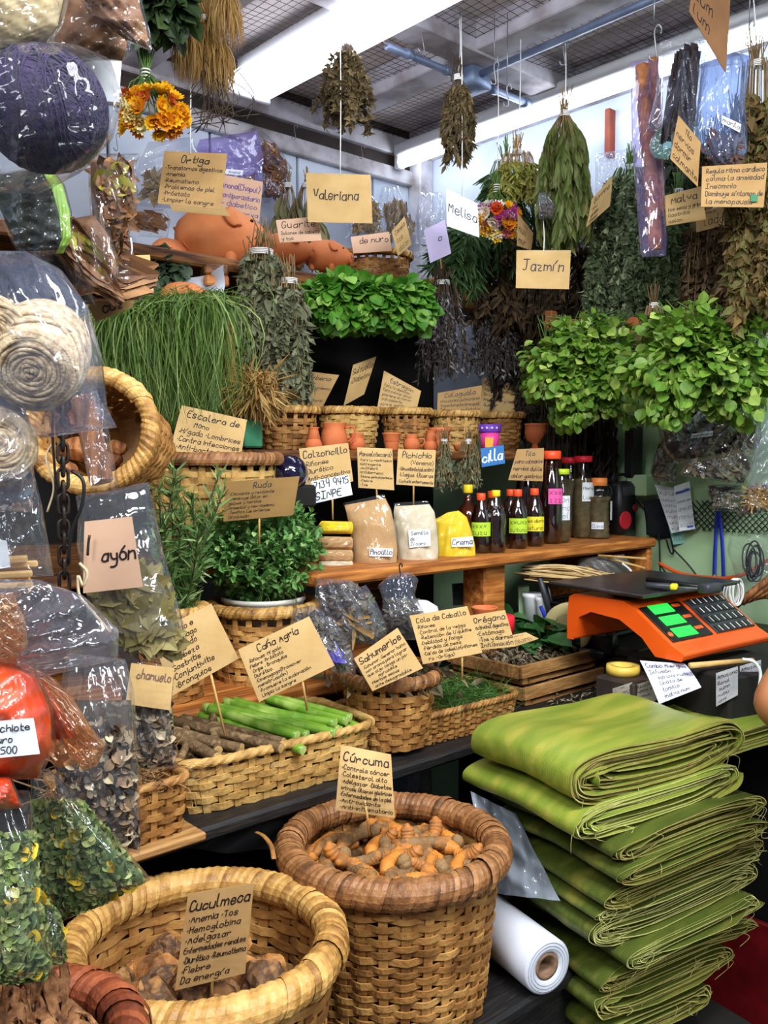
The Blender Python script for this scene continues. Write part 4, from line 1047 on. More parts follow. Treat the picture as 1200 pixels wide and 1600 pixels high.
bottle('tall herb bottle with red cap and white label facing the radio', 910, 856, 132, TALL, HERBJ, REC, .99, herb=True, capr=.105, fillh=.7, lab=[(.44, .66, fr - .3, fr + 1.1, WHITEC, ['Hierba', 'Luisa'], INK)])
bottle('ribbed clear jar of dried leaves with light orange cap', 935, 852, 98, RIB, HERBJ, OOC, 1.03, herb=True, capr=.125, fillh=.66, caph=.12, name='jar', lab=[(.16, .27, fr - .9, fr + .2, WHITEC, ['Clavo'], INKB), (.30, .6, fr + .8, fr + 1.4, WHITEC, None, INK)])
# radio
D = DA(968, 838, 1.0); o = P(968, 840, D); o[2] = BS
t = T('radio', 'black portable radio with red round speaker behind the jar', 'radio', o); M_ = rotz(.62)
mb = MB(); box(mb, o + ZUP * .085, (.085, .07, .165), M_, .012); t.part('case', mb, BLACKP)
f = M_ @ np.array([0, -1, 0]); 
for (dx, dz, r, m, n) in ((-.018, .048, .028, mat('red speaker cone', (190, 36, 50), rough=.5), 'speaker'), (.026, .085, .011, mat('dark red knob', (110, 30, 34), rough=.4), 'knob')):
    mb = MB(); c = o + M_ @ np.array([dx, -.0355, dz]); lathe(mb, [(r, 0), (r, .003), (r * .8, .004), (r * .3, .001), (.001, .003)], 24, c, axes(f)); t.part(n, mb, m)
mb = MB(); box(mb, o + M_ @ np.array([0, -.036, .137]), (.062, .006, .03), M_, .003); t.part('dial', mb, GREYP)
mb = MB(); tube(mb, smooth_path([o + M_ @ np.array([-.035, 0, .16]), o + M_ @ np.array([-.03, 0, .185]), o + M_ @ np.array([.03, 0, .185]), o + M_ @ np.array([.035, 0, .16])], 5), .005, 8); t.part('handle', mb, BLACKP)

# ================================================================ FLOUR BAGS
PINO = mat('tan corn flour', (206, 164, 112), (190, 148, 98), rough=.85, scale=30, bump=.1, bscale=300)
JICA = mat('cream seed flour', (226, 212, 184), (212, 196, 164), rough=.85, scale=30, bump=.1, bscale=300)
CREM = mat('yellow custard powder', (246, 214, 32), (238, 200, 20), rough=.85, scale=30, bump=.1, bscale=300)
def fbag(label, rows, a, th, m, v0, lab, lines, ti=.5):
    D = DA((rows[-1][0] + rows[-1][2]) / 2, rows[-1][1], a)
    return bag(label, rows, D, th, CLEAR, wr=.35, name='flour_bag', core=[dict(v0=v0, v1=.985, k=.92, m=m, u0=.02, u1=.98)], vprof=[.0, .25, .5, .75, .95, 1, 1, 1, .95, .75],
               lab=[dict(c=lab, lines=lines, pen=.0015, title=ti, x0=.04, x1=.97, dz=.002)], group='bags of flour on the plank shelf')
fbag('tan flour bag labelled Pinolillo', [(536, 786, 600, 772), (540, 800, 612, 796), (546, 830, 618, 824), (549, 860, 622, 858), (552, 897, 620, 891)], 1.04, .034, PINO, .06, [(578, 856), (614, 857), (613, 870), (577, 869)], ['Pinolillo'])
fbag('cream flour bag labelled Semilla de Jícaro', [(616, 786, 668, 782), (614, 802, 680, 800), (616, 830, 684, 826), (620, 865, 686, 860), (624, 892, 684, 886)], 1.06, .032, JICA, .08, [(638, 828), (672, 827), (673, 853), (640, 856)], ['Semilla', 'de', 'Jícaro'], .36)
fbag('bright yellow flour bag labelled Crema', [(700, 800, 716, 797), (682, 810, 730, 808), (670, 812, 737, 828), (676, 850, 743, 850), (685, 889, 745, 882)], 1.07, .032, CREM, .02, [(705, 841), (739, 838), (740, 854), (706, 855)], ['Crema'])
for k, (y, m, lb) in enumerate([(824, CREM, 'small yellow powder bag lying on top of the tan pile'), (848, PINO, 'tan powder bag lying under the yellow one'), (868, PINO, 'tan powder bag second from the bottom of the small pile'), (884, JICA, 'pale powder bag at the bottom of the small pile')]):
    D = 2.02; bag(lb, [(502, y - 10, 550, y - 9), (498, y - 6, 552, y - 6), (496, y, 553, y), (498, y + 7, 552, y + 7), (500, y + 10, 550, y + 10)], D, .03, CLEAR, wr=.3, name='powder_bag', nu=16, nv=12,
                  core=[dict(v0=.0, v1=1, k=.95, m=m, u0=.02, u1=.98)], vprof=[.6, .9, 1, .9, .6], group='pile of small powder bags')
# ================================================================ HERBS AND PLANTS
def leafm(n, a, b, c=None, trans=.22, island=.75, rough=.5, **k): return mat(n, a, b, c, trans=trans, island=island, rough=rough, scale=14, **k)
BALM = leafm('lemon balm leaf', (108, 168, 52), (62, 122, 30), (160, 204, 88))
MINT = leafm('round mint leaf', (134, 176, 60), (82, 124, 36), (190, 212, 104))
GRASSM = leafm('fresh grass blade', (120, 150, 66), (70, 104, 40), (178, 194, 116))
RUE = leafm('rue leaf', (124, 176, 92), (74, 126, 62), (182, 216, 134))
ROSE = leafm('rosemary needle', (124, 164, 88), (74, 116, 58), (172, 198, 126))
DRYG = leafm('grey green dry leaf', (132, 134, 104), (98, 102, 74), (164, 166, 134), trans=.1, rough=.8)
DRYO = leafm('olive dry leaf', (108, 92, 56), (78, 64, 40), (138, 118, 74), trans=.1, rough=.8)
DRYB = leafm('brown dry leaf', (92, 72, 46), (60, 46, 30), (122, 96, 62), trans=.1, rough=.8)
LAV = leafm('dark dry sprig', (96, 88, 88), (60, 52, 54), (164, 162, 162), trans=.05, rough=.85)
SILV = leafm('dark silvery green leaf', (124, 138, 96), (68, 84, 54), (178, 188, 146), trans=.12, rough=.7)
CEDAR = leafm('cedar spray', (70, 104, 52), (46, 76, 38), (98, 128, 70), trans=.12, rough=.7)
YELG = leafm('yellow green dry leaf', (168, 168, 76), (130, 134, 56), (200, 186, 110), trans=.2)
JASL = leafm('half dry long leaf', (116, 132, 62), (84, 98, 42), (150, 142, 88), trans=.2)
VINE = leafm('golden brown vine leaf', (134, 108, 54), (94, 76, 42), (110, 118, 60), trans=.12, rough=.8)
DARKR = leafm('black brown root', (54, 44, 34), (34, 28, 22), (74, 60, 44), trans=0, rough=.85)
STRAW = leafm('golden straw', (184, 144, 78), (146, 108, 54), (212, 178, 112), trans=.1, rough=.7)
SG = mat('green stem', (96, 128, 58), (74, 104, 42), rough=.6, scale=30)
SD = mat('dry stem', (150, 124, 82), (112, 90, 58), rough=.8, scale=30)
SDK = mat('dark dry stem', (84, 68, 50), (56, 44, 34), rough=.8, scale=30)
CZ = 2.745
def up_to(px, py, D, z=CZ):
    p = P(px, py, D); return np.array([p[0], p[1], z])
# --- bunches hung from the ceiling netting
p = P(541, 66, 2.40)
bunch('dry brown herb bunch on white cord above the Valeriana card', p, .235, .085, .06, DRYO, SDK, nst=44, nlf=2600, leaf='curl', ls=.017, string=up_to(541, 15, 2.40), hook=.03, t0=.18, rag=.45, droop=.2, out=1.0)
p = P(716, 122, 2.44)
bunch('dry olive herb bunch hanging above the Melisa card', p, .235, .062, .05, DRYO, SDK, nst=44, nlf=2600, leaf='dry', ls=.021, string=up_to(718, 25, 2.44), hook=.03, t0=.1, rag=.35, droop=.6, out=.7, tail=.35)
p = P(882, 178, 2.50)
bunch('half green long leaved bunch above the Jazmín card', p, .335, .094, .07, JASL, SD, nst=46, nlf=1500, leaf='lance', ls=.062, wid=.7, string=up_to(882, 70, 2.50), hook=.05, t0=.06, rag=.3, droop=1.1, out=.45, tail=.3, prof=.55)
g = G()
t = T('straw_bundle', 'cluster of golden straw bundles hung near the ceiling fitting', 'straw bundle', P(330, 150, 1.9))
for k, (px, py, L, rr) in enumerate([(292, 38, .120, .030), (342, 66, .110, .034), (312, -22, .19, .045), (352, -20, .125, .04), (322, 30, .13, .03)]):
    c = P(px, py, 1.9 + .03 * (k % 3)); n = 260; a = c + g.normal(size=(n, 3)) * .007; th = g.random(n) * 2 * PI; r = rr * np.sqrt(g.random(n))
    b = c + np.stack([r * np.cos(th), r * np.sin(th), -L * (.75 + .3 * g.random(n))], 1)
    a = np.concatenate([a, c + g.normal(size=(50, 3)) * .005]); b = np.concatenate([b, c + np.stack([.012 * g.normal(size=50), .012 * g.normal(size=50), .035 * g.random(50) + .01], 1)])
    mb = MB(); od = np.stack([np.cos(th), np.sin(th), 0 * th], 1); blades(mb, g, a, b, np.concatenate([od * .012 + .004 * g.normal(size=(n, 3)), np.zeros((50, 3))]), np.full(n + 50, .0014)); t.part('straw', mb, STRAW, smooth=False, kind='stuff')
    mb = MB(); tie(mb, c, .010, .010); t.part('band', mb, STRING)
mb = MB(); tube(mb, [P(330, 20, 1.92), up_to(330, -40, 1.92)], .0018, 5); t.part('string', mb, STRING)
mb = MB(); pp = P(336, 95, 1.93)
for k in range(26): tube(mb, smooth_path([pp + g.normal(size=3) * .02, pp + np.array([.03 * g.normal(), .02 * g.normal(), -.06 - .06 * g.random()]), pp + np.array([.05 * g.normal(), .02, -.10 - .05 * g.random()])], 4), .0011, 4)
t.part('twigs', mb, SDK, kind='stuff')
mass('dark green leafy bunch at the top edge beside the straw bundles', P(252, 2, 1.75), (.05, .035, .05), 330, leafm('dark hanging leaf', (62, 84, 44), (40, 58, 30), (84, 104, 60)), SG, 'oval', .042, 1.0, nst=14, ext=.1)
# --- strawflowers
def flower(mb_p, mb_c, g, c, d, r):
    A = axes(d)
    for ring, (n, sc_, el) in enumerate(((13, 1, .25), (11, .8, .7), (8, .55, 1.15))):
        an = np.arange(n) / n * 2 * PI + ring * .2
        dirs = (np.cos(el) * (np.cos(an)[:, None] * A[:, 0] + np.sin(an)[:, None] * A[:, 1]) + np.sin(el) * A[:, 2])
        scatter(mb_p, 'petal', np.repeat(c[None], n, 0), dirs, np.repeat(A[:, 2][None], n, 0) + .01, r * sc_ * (.9 + .2 * g.random(n)), 1.2)
    lathe(mb_c, [(.001, r * .42), (r * .22, r * .36), (r * .3, r * .2), (r * .2, .0)][::-1], 10, c, A)
FC = [mat('yellow straw petal', (246, 196, 30), (240, 170, 20), rough=.5, scale=40, island=.4, trans=.2), mat('gold petal', (238, 158, 22), (220, 130, 20), rough=.5, scale=40, island=.4, trans=.2), mat('rust petal', (150, 62, 28), (196, 90, 30), (110, 36, 26), rough=.5, scale=40, island=.7, trans=.2),
      mat('pale petal', (240, 232, 176), (222, 220, 150), rough=.5, scale=40, island=.4, trans=.2), mat('purple petal', (150, 40, 120), (190, 80, 150), rough=.5, scale=40, island=.6, trans=.2), mat('white petal', (244, 240, 230), (232, 224, 210), rough=.5, scale=40, trans=.2), mat('orange petal', (238, 96, 30), (216, 76, 24), rough=.5, scale=40, trans=.2)]
FCC = mat('flower centre', (206, 140, 30), (160, 96, 24), rough=.7, scale=90)
def flowers(label, c, rad, top, n, cols, r, string):
    g = G(); t = T('flower_bunch', label, 'flower bunch', c - ZUP * rad[2]); st = MB()
    for i in range(n):
        d = unit(np.array([1.9 * (g.random() - .5), -.3 - g.random(), 1.9 * (g.random() - .55)])); p = c + d * rad * (.92 + .12 * g.random())
        a, b = MB(), MB(); k = cols[int(g.integers(len(cols)))]; flower(a, b, g, p, unit(d + .35 * g.normal(size=3)), r * (.8 + .4 * g.random()))
        f = t.part('flower', a, FC[k], smooth=False); t.part('flower_centre', b, FCC, parent=f)
        tube(st, smooth_path([p, (p + top) / 2 + .01 * g.normal(size=3), top + .004 * g.normal(size=3)], 3), .0012, 4)
        tube(st, [top + .004 * g.normal(size=3), top + np.array([.008 * g.normal(), .006 * g.normal(), .03 + .03 * g.random()])], .0014, 4)
    t.part('stems', st, SG)
    m = MB(); tie(m, top, .009, .02); tube(m, smooth_path([top, (top + string) / 2 + np.array([.004, 0, 0]), string], 4), .0014, 5); t.part('string', m, STRING)
flowers('yellow and rust strawflower bunch hanging above the Ortiga card', P(243, 182, 1.80), np.array([.075, .06, .045]), P(228, 118, 1.80), 44, [0, 0, 0, 1, 1, 2, 2, 3], .019, up_to(230, 30, 1.80))
flowers('mixed purple white and yellow strawflower bunch beside the Melisa card', P(776, 348, 2.62), np.array([.068, .05, .055]), P(776, 295, 2.62), 34, [0, 1, 0, 4, 4, 5, 3, 6], .022, up_to(776, 225, 2.62))
# --- herb curtain against the right wall
def hb(label, px, py, ph, pw, b, lm, sm, leaf, ls, n, **k):
    D = DB(px, py, b); top = P(px, py, D)
    bunch(label, top, ph / FPX * D, pw / 2 / FPX * D, k.pop('ry', .05), lm, sm, nst=k.pop('nst', 40), nlf=n, leaf=leaf, ls=ls, group=None, **k)
hb('yellow green dry bunch hung upside down behind the jasmine leaves', 808, 238, 80, 84, .42, YELG, STRAW, 'dry', .022, 1500, t0=.25, waist=.5, string=up_to(812, 225, 2.5))
hb('soft dark green cedar spray bunch behind the mixed strawflowers', 790, 250, 190, 120, .24, CEDAR, SG, 'needle', .05, 2600, t0=.1, rag=.35, droop=.7, waist=.35, wid=1.8)
hb('spreading cedar spray below the lilac card', 735, 355, 90, 100, .40, CEDAR, SG, 'needle', .05, 1600, t0=.1, waist=.5, dirv=(-.5, 0, -1), wid=1.8)
hb('brown root curtain behind the Jazmín card', 800, 330, 190, 130, .22, DRYB, SDK, 'dry', .035, 1500, waist=.7, nst=70)
hb('tall dusty green mugwort bunch right of the Jazmín card', 985, 262, 250, 150, .24, SILV, SG, 'curl', .019, 10000, t0=.05, waist=.3, prof=.6, nst=60, droop=.5)
hb('dusty green bunch below the Malva card', 1060, 300, 200, 110, .22, leafm('deep dusty green', (104, 126, 78), (60, 78, 46), (140, 156, 108), rough=.7), SG, 'curl', .021, 6000, waist=.5, nst=50, droop=.5)
hb('brown flower stalk bunch under the Regula card', 1120, 330, 170, 110, .30, DRYB, SD, 'dry', .03, 1400, waist=.7, nst=60, out=1.0)
hb('golden brown vine bunch hanging beside the blue plastic bags', 1182, 100, 420, 74, .42, VINE, SD, 'curl', .024, 4600, waist=.7, nst=60, out=1.0, ry=.06, string=up_to(1170, 40, 2.2))
hb('dark twiggy bunch at the end of the wooden rail', 1165, 330, 190, 100, .33, DRYB, SDK, 'dry', .03, 1300, waist=.8, nst=70, out=1.0)
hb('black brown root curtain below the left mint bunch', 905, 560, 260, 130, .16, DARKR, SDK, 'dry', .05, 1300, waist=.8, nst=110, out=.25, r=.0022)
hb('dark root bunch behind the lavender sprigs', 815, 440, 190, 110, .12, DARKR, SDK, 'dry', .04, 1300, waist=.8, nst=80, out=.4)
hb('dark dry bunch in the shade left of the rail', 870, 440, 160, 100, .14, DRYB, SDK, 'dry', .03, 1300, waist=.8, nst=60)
hb('brown herb bunch in the shade between the jasmine leaves and the mugwort', 905, 345, 175, 110, .14, DRYB, SDK, 'dry', .026, 1900, waist=.7, nst=60)
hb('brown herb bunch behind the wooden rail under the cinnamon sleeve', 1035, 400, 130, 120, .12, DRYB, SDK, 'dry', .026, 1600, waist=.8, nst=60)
hb('dusty green bunch hanging high behind the dark pod bags', 1085, 205, 200, 120, .12, leafm('shaded dusty green', (84, 98, 76), (54, 66, 50), (118, 130, 104), rough=.8), SG, 'curl', .028, 2600, waist=.5, nst=50, droop=.5)  # leaf green toned down for the shade behind the bags
hb('brown vine bunch behind the blue bags at the right wall', 1150, 180, 190, 110, .12, DRYB, SDK, 'curl', .028, 2200, waist=.7, nst=60)
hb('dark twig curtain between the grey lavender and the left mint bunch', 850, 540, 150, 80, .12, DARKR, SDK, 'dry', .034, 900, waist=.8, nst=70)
# wooden rail for the mint bunches
t = T('wooden_rail', 'reddish wooden rail carrying the fresh mint bunches', 'rail', R(1.1, .27, 1.95))
mb = MB(); a0 = P(852, 508, DB(852, 508, .27)); a1 = P(1098, 500, DB(1098, 500, .27)); M_ = axes(ZUP, a1 - a0); 
box(mb, (a0 + a1) / 2, (np.linalg.norm(a1 - a0), .02, .026), np.stack([unit(a1 - a0), unit(np.cross(ZUP, a1 - a0)), ZUP], 1), .003); t.part('bar', mb, WOODR, smooth=False)
for px, py in ((861, 500), (1088, 488), (985, 512)):
    mb = MB(); c = P(px, py, DB(px, py, .25)); box(mb, c, (.028, .03, .055), np.stack([unit(a1 - a0), unit(np.cross(ZUP, a1 - a0)), ZUP], 1), .003); t.part('block', mb, WOODR, smooth=False)
for px in (880, 940, 1010, 1060):
    mb = MB(); c = P(px, 502, DB(px, 502, .27)); th = np.linspace(0, 2 * PI, 14); tube(mb, np.stack([c[0] + .004 * np.sin(th * 3), c[1] + .02 * np.cos(th), c[2] + .022 * np.sin(th)], 1), .0014, 5, cap=False); t.part('wire_loop', mb, WIRE)
D = DB(908, 575, .40); mass('wide bright green mint bunch hanging from the left of the rail', P(908, 578, D), (88 / FPX * D, .10, 80 / FPX * D), 2500, MINT, SG, 'round', .027, .95, pw=2.6, nst=40, ext=.04, shell=.4, lumpy=.34)
D = DB(1105, 575, .42); mass('larger bright green mint bunch hanging from the right of the rail', P(1102, 566, D), (108 / FPX * D, .10, 80 / FPX * D), 3000, MINT, SG, 'round', .028, .95, pw=2.6, nst=40, ext=.04, shell=.4, lumpy=.34)
D = DB(1030, 500, .36); hb('small dry brown bunch tied between the two mint bunches', 1022, 478, 80, 46, .36, DRYO, SD, 'dry', .022, 700, waist=.5, out=1.0)
# --- shelf bunches on the left wall display
D = DA(560, 462, .68); mass('bright green lemon balm bunch hanging over the top shelf edge', P(562, 474, D), (108 / FPX * D, .09, 35 / FPX * D), 2100, BALM, SG, 'round', .033, .95, pw=3.2, nst=30, ext=.02, shell=.5, M=rotz(.25))
D = DA(412, 400, .66); top = P(408, 395, D)
bunch('long grey green dried leaf bunch beside the lemon balm', top, .40, .088, .06, DRYG, SD, nst=80, nlf=3600, leaf='curl', ls=.028, wid=.62, waist=.45, droop=.6, out=.9, rag=.3, t0=.0, tie_r=.03, butt=.06)
top = P(452, 440, D); bunch('shorter grey dried leaf bunch under the clay pigs', top, .30, .06, .05, DRYG, SD, nst=50, nlf=1900, leaf='curl', ls=.026, wid=.7, waist=.5, droop=.6, out=.9, t0=.05, tie_r=.02)
D = DA(395, 608, .82); mass('tangle of dry straw coloured stalks beside the Verbena card', P(400, 612, D), (.062, .05, .05), 420, STRAW, STRAW, 'needle', .045, 1.2, nst=90, shell=.2)
D = DA(694, 520, .64); bunch('dark dried lavender bunch hanging below the far basket', P(692, 442, D), 155 / FPX * D, 45 / FPX * D, .05, LAV, SDK, nst=70, nlf=2300, leaf='dry', ls=.016, wid=.9, waist=.45, out=1.0, t0=.1, tie_r=.02, rag=.3)
D = DA(775, 520, .60); bunch('dark dried sprig bunch below the 100 cup', P(772, 476, D), 120 / FPX * D, 42 / FPX * D, .05, LAV, SDK, nst=70, nlf=2000, leaf='dry', ls=.016, wid=.9, waist=.55, out=1.0, t0=.1, tie_r=.02, rag=.3)
for px, lb in ((694, 'small grey dried bunch tied below the clay dish'), (732, 'wider grey dried bunch behind the yellow capped bottle')):
    D = DA(px, 690, .86); bunch(lb, P(px, 690, D), 74 / FPX * D, (14 if px < 700 else 24) / FPX * D, .025, DRYG, SD, nst=36, nlf=650, leaf='dry', ls=.013, waist=.5, out=.8, tie_r=.008, butt=.03)
D = DA(240, 420, .5); mass('small leaved dark green branch behind the kraft cards on the left', P(246, 430, D), (.07, .06, .05), 620, leafm('grey leaf', (92, 112, 84), (62, 82, 58), (124, 140, 110)), SG, 'round', .026, .9, nst=16)
# grass curtain
D = 2.09; g = G(); n = 1900
u = g.random(n); tpx = 165 + 180 * u; root = np.array([P(x, y, D + d) for x, y, d in zip(tpx, 478 + 16 * g.random(n) - 26 * u, .06 * g.normal(size=n))])
tip = np.array([P(x, y, D + d) for x, y, d in zip(tpx + 30 * g.normal(size=n), 560 + 130 * g.random(n) ** .6 - 12 * u, .05 * g.normal(size=n) - .03)])
bend = np.stack([.036 * g.normal(size=n), -.04 - .03 * g.random(n), .03 + .03 * g.random(n)], 1)
mb = MB(); blades(mb, g, root, tip, bend, np.full(n, .0019), 8)
n = 420; u = g.random(n); root = np.array([P(165 + 180 * a, 500, D + .03 * b) for a, b in zip(u, g.normal(size=n))]); tip = root + np.stack([.05 * g.normal(size=n), -.04 - .05 * g.random(n), .03 + .035 * g.random(n)], 1)
blades(mb, g, root, tip, np.stack([.01 * g.normal(size=n), -.01 * g.random(n), .03 * g.random(n)], 1), np.full(n, .0017), 7)
t = T('grass_bunch', 'long fresh green grass bunch draped over the shelf beside the tipped basket', 'grass bunch', P(255, 690, D)); t.part('blades', mb, GRASSM, kind='stuff', smooth=False)
mb = MB(); q = Quad([(326, 545), (343, 540), (340, 642), (328, 640)], 2.08); GING = mat('teal gingham', (70, 170, 150), rough=.8)
nt = GING.node_tree; ck = nt.nodes.new('ShaderNodeTexChecker'); ck.inputs['Scale'].default_value = 260; ck.inputs[1].default_value = lin((60, 160, 140)); ck.inputs[2].default_value = lin((190, 226, 214))
tc = nt.nodes.new('ShaderNodeTexCoord'); nt.links.new(tc.outputs['Object'], ck.inputs[0]); nt.links.new(ck.outputs[0], nt.nodes['Principled BSDF'].inputs['Base Color'])
q.bow = .02; solo('cloth_strip', 'narrow teal gingham cloth hanging beside the grass bunch', 'cloth', q.sheet(.002, 10), GING)
mb = MB(); box(mb, P(356, 600, 2.14), (.03, .03, .34), RM, .004); solo('shelf_post', 'thin wooden upright between the grass and the dried bunch', 'post', mb, WOODO, smooth=False)
mb = MB(); box(mb, P(394, 678, 2.12), (.05, .02, .065), RM, .004); solo('painted_board', 'small teal painted board end beside the Escalera card', 'board', mb, TEALW, smooth=False)
# rue in its white pot
ruo = ru + ZUP * .012
t = T('potted_rue', 'bushy green rue plant in a white pot inside the cane basket', 'potted plant', ruo)
mb = MB(); lathe(mb, [(.001, 0), (.075, 0), (.086, .150), (.09, .152), (.09, .160), (.083, .160), (.08, .14), (.001, .14)], 32, ruo); t.part('pot', mb, mat('white pot', (226, 224, 214), (210, 206, 194), rough=.5, scale=10))
g = G(); n = 400; c0 = ruo + ZUP * .15; ms, ml = MB(), MB()
cc = P(402, 850, 1.88)
tips = cc + rdir(g, n) * np.array([.142, .115, .112]) * (.55 + .5 * g.random(n))[:, None]
tips[:, 2] = np.maximum(tips[:, 2], ruo[2] + .14)
for i in range(n):
    r0 = c0 + np.array([.05 * g.normal(), .05 * g.normal(), 0]) * .7
    pth = smooth_path([r0, r0 * .4 + tips[i] * .6 + ZUP * .03, tips[i]], 3)
    if i % 3 == 0: tube(ms, pth, .0012, 4, cap=False)
    d = unit(tips[i] - r0 + 1e-6)
    m_ = 17; k = np.linspace(0, 1, m_)[:, None]; pos = tips[i] - d * .05 * (1 - k); dd = unit(d * .7 + rdir(g, m_)); scatter(ml, 'oval', pos, dd, unit(rdir(g, m_) + ZUP), .017 * (.7 + .6 * g.random(m_)), .75)
t.part('stems', ms, SG); t.part('leaves', ml, RUE, smooth=False)
# rosemary sprigs
t = T('rosemary', 'tall rosemary sprigs standing in the basket left of the rue', 'plant', ro + ZUP * .02)
g = G(); ms, ml = MB(), MB()
for i, (px, py) in enumerate([(262, 706), (275, 735), (248, 760), (300, 770), (345, 735), (285, 800), (258, 820), (310, 830), (240, 840), (330, 800), (292, 870), (272, 880), (250, 890), (318, 880), (352, 760), (268, 770), (280, 850)]):
    tip = P(px, py, 1.74 + .05 * g.normal()); b = ro + np.array([.025 * g.normal(), .025 * g.normal(), .12])
    pth = smooth_path([b, (b + tip) / 2 + .012 * g.normal(size=3), tip], 10); tube(ms, pth, .0016, 5); n = 130
    s = g.random(n) * (len(pth) - 1.001); i0 = s.astype(int); f = (s - i0)[:, None]; pos = pth[i0] * (1 - f) + pth[i0 + 1] * f; sd = unit(pth[i0 + 1] - pth[i0])
    scatter(ml, 'needle', pos, unit(sd * .9 + rdir(g, n)), rdir(g, n), .030 * (.7 + .5 * g.random(n)), 2.0)
t.part('stems', ms, SDK); t.part('leaves', ml, ROSE, smooth=False)
# ================================================================ HANGING BAGS ON THE LEFT
YARN = mat('cream cotton yarn', (212, 192, 160), (188, 164, 130), (152, 130, 100), rough=.9, scale=120, bump=.3, bscale=400)
PURP = mat('dark purple yarn', (38, 24, 64), (26, 16, 46), rough=.8, scale=120, bump=.3, bscale=300)
BRLEAF = mat('brown pressed leaf', (136, 92, 52), (96, 60, 34), (170, 122, 74), rough=.65, scale=30, island=.7)
YGLEAF = mat('yellowed leaf', (170, 164, 50), (140, 130, 40), rough=.6, scale=30)
LAUR = mat('laurel leaf', (150, 138, 82), (116, 104, 58), (176, 162, 108), rough=.6, scale=20, island=.75)
CHOPG = mat('chopped green herb', (128, 146, 78), (84, 106, 54), (178, 182, 116), rough=.7, scale=30, island=.9)
CHOPD = mat('dark chopped herb', (62, 88, 40), (42, 62, 28), rough=.8, scale=40)
CHOPY = mat('yellow petal bits', (232, 196, 50), (214, 170, 40), rough=.7, scale=30)
SEEDW = mat('winged seed', (206, 190, 156), (150, 122, 92), (64, 48, 38), rough=.7, scale=30, island=.95)
SEEDK = mat('dark seed', (74, 58, 48), (50, 40, 34), rough=.4, scale=40)
SEEDD = mat('dark seed core', (80, 66, 54), (54, 44, 36), (150, 130, 104), rough=.8, scale=90, lo=.3, hi=.7)
ACHI = mat('achiote paste', (222, 76, 16), (196, 54, 10), (234, 106, 34), rough=.35, scale=10, coat=.4)
OFILM = plastic('orange tinted film', tint=(255, 232, 208), haze=.14, gloss=.1, hz=(250, 190, 140))
BEIGE = mat('beige dried flakes', (196, 176, 130), (160, 138, 96), rough=.8, scale=60)
mb = MB(); box(mb, P(-70, 800, 1.3) + np.array([0, 0, -.1]), (.06, .06, 2.74), RM, .006)
BW = P(-70, 800, 1.3); mb = MB(); box(mb, np.array([BW[0], BW[1], 1.37]), (.06, .06, 2.74), RM, .006)
solo('wooden_post', 'upright wooden post carrying the hanging bags and chain', 'post', mb, WOODS, smooth=False)
bag('clear bag of beige flakes at the very top of the hanging bags', [(-70, -60, 118, -60), (-70, -10, 112, -20), (-60, 35, 98, 40), (-50, 78, 70, 78)], .86, .04, CLEARH, .6, core=[dict(v0=.35, v1=1, m=BEIGE, k=.8)])
bag('bag of brown pressed leaves above the purple yarn ball', [(100, -40, 205, -40), (92, 10, 196, 30), (80, 60, 205, 70), (84, 90, 196, 97)], .98, .03, CLEAR, .4, core=[dict(v0=0, v1=.98, m=BRLEAF, k=.9)])
bag('pointed bag of brown leaves at the top beside the dark green leaves', [(112, -50, 212, -50), (116, -15, 224, 10), (140, 22, 234, 50), (200, 66, 237, 80)], .92, .03, CLEAR, .5, core=[dict(v0=0, v1=.96, m=BRLEAF, k=.88)])
def yarn(label, c, Rr, L, axis, m=YARN, tr=.0026, name='yarn_ball'):
    g = G(); A = axes(axis); t = T(name, label, 'yarn', c - ZUP * Rr)
    mb = MB(); lathe(mb, [(.001, -L / 2), (Rr * .8, -L / 2), (Rr * .97, -L * .3), (Rr * .97, L * .3), (Rr * .82, L / 2 - .002), (.001, L / 2 - .004)], 30, c, A)
    n = int(Rr / (tr * 1.5)); th = np.linspace(0, 2 * PI * n, n * 30); r = Rr * .04 + Rr * .88 * th / th[-1]
    z = L / 2 - .0015 + .35 * tr * np.sin(th * 3.3) - (r / Rr) ** 4 * L * .10
    tube(mb, c + np.stack([r * np.cos(th), r * np.sin(th) * (1 + .04 * np.sin(th * .31)), z], 1) @ A.T, tr, 5)
    for k in range(22):                                      # slanted outer winds
        th = np.linspace(0, 2 * PI, 40); w = g.random() * 6; zz = (g.random() - .5) * L * .5 + L * .22 * np.sin(th + w); rr = Rr * (1.0 - .22 * np.clip((np.abs(zz) / (L / 2)) ** 3, 0, 1)) + .001 * g.random()
        tube(mb, c + np.stack([rr * np.cos(th), rr * np.sin(th), zz], 1) @ A.T, tr, 5, cap=False)
    t.part('winding', mb, m); return t
mb = MB(); pc = P(70, 172, .86); g = G()
lathe(mb, [(.0585 * math.sin(k), -.055 * math.cos(k)) for k in np.linspace(.03, PI - .03, 26)], 36, pc, axes((.35, -.2, .9)))
t = T('yarn_ball', 'big dark purple yarn ball in a clear bag', 'yarn', pc - ZUP * .058)
for k in range(90):
    A_ = axes(rdir(g, 1)[0]); th = np.linspace(0, 2 * PI, 40); rr = .0583; tube(mb, pc + (rr * np.cos(th))[:, None] * A_[:, 0] + (rr * np.sin(th) * .98)[:, None] * A_[:, 1], .0010, 4, cap=False)
t.part('winding', mb, PURP)
bag('clear bag wrapped round the dark purple yarn ball', [(-70, 45, 120, 70), (-70, 95, 172, 92), (-70, 160, 192, 150), (-70, 215, 178, 215), (-50, 262, 130, 268), (-10, 300, 60, 305)], .85, .078, CLEARP, .25)
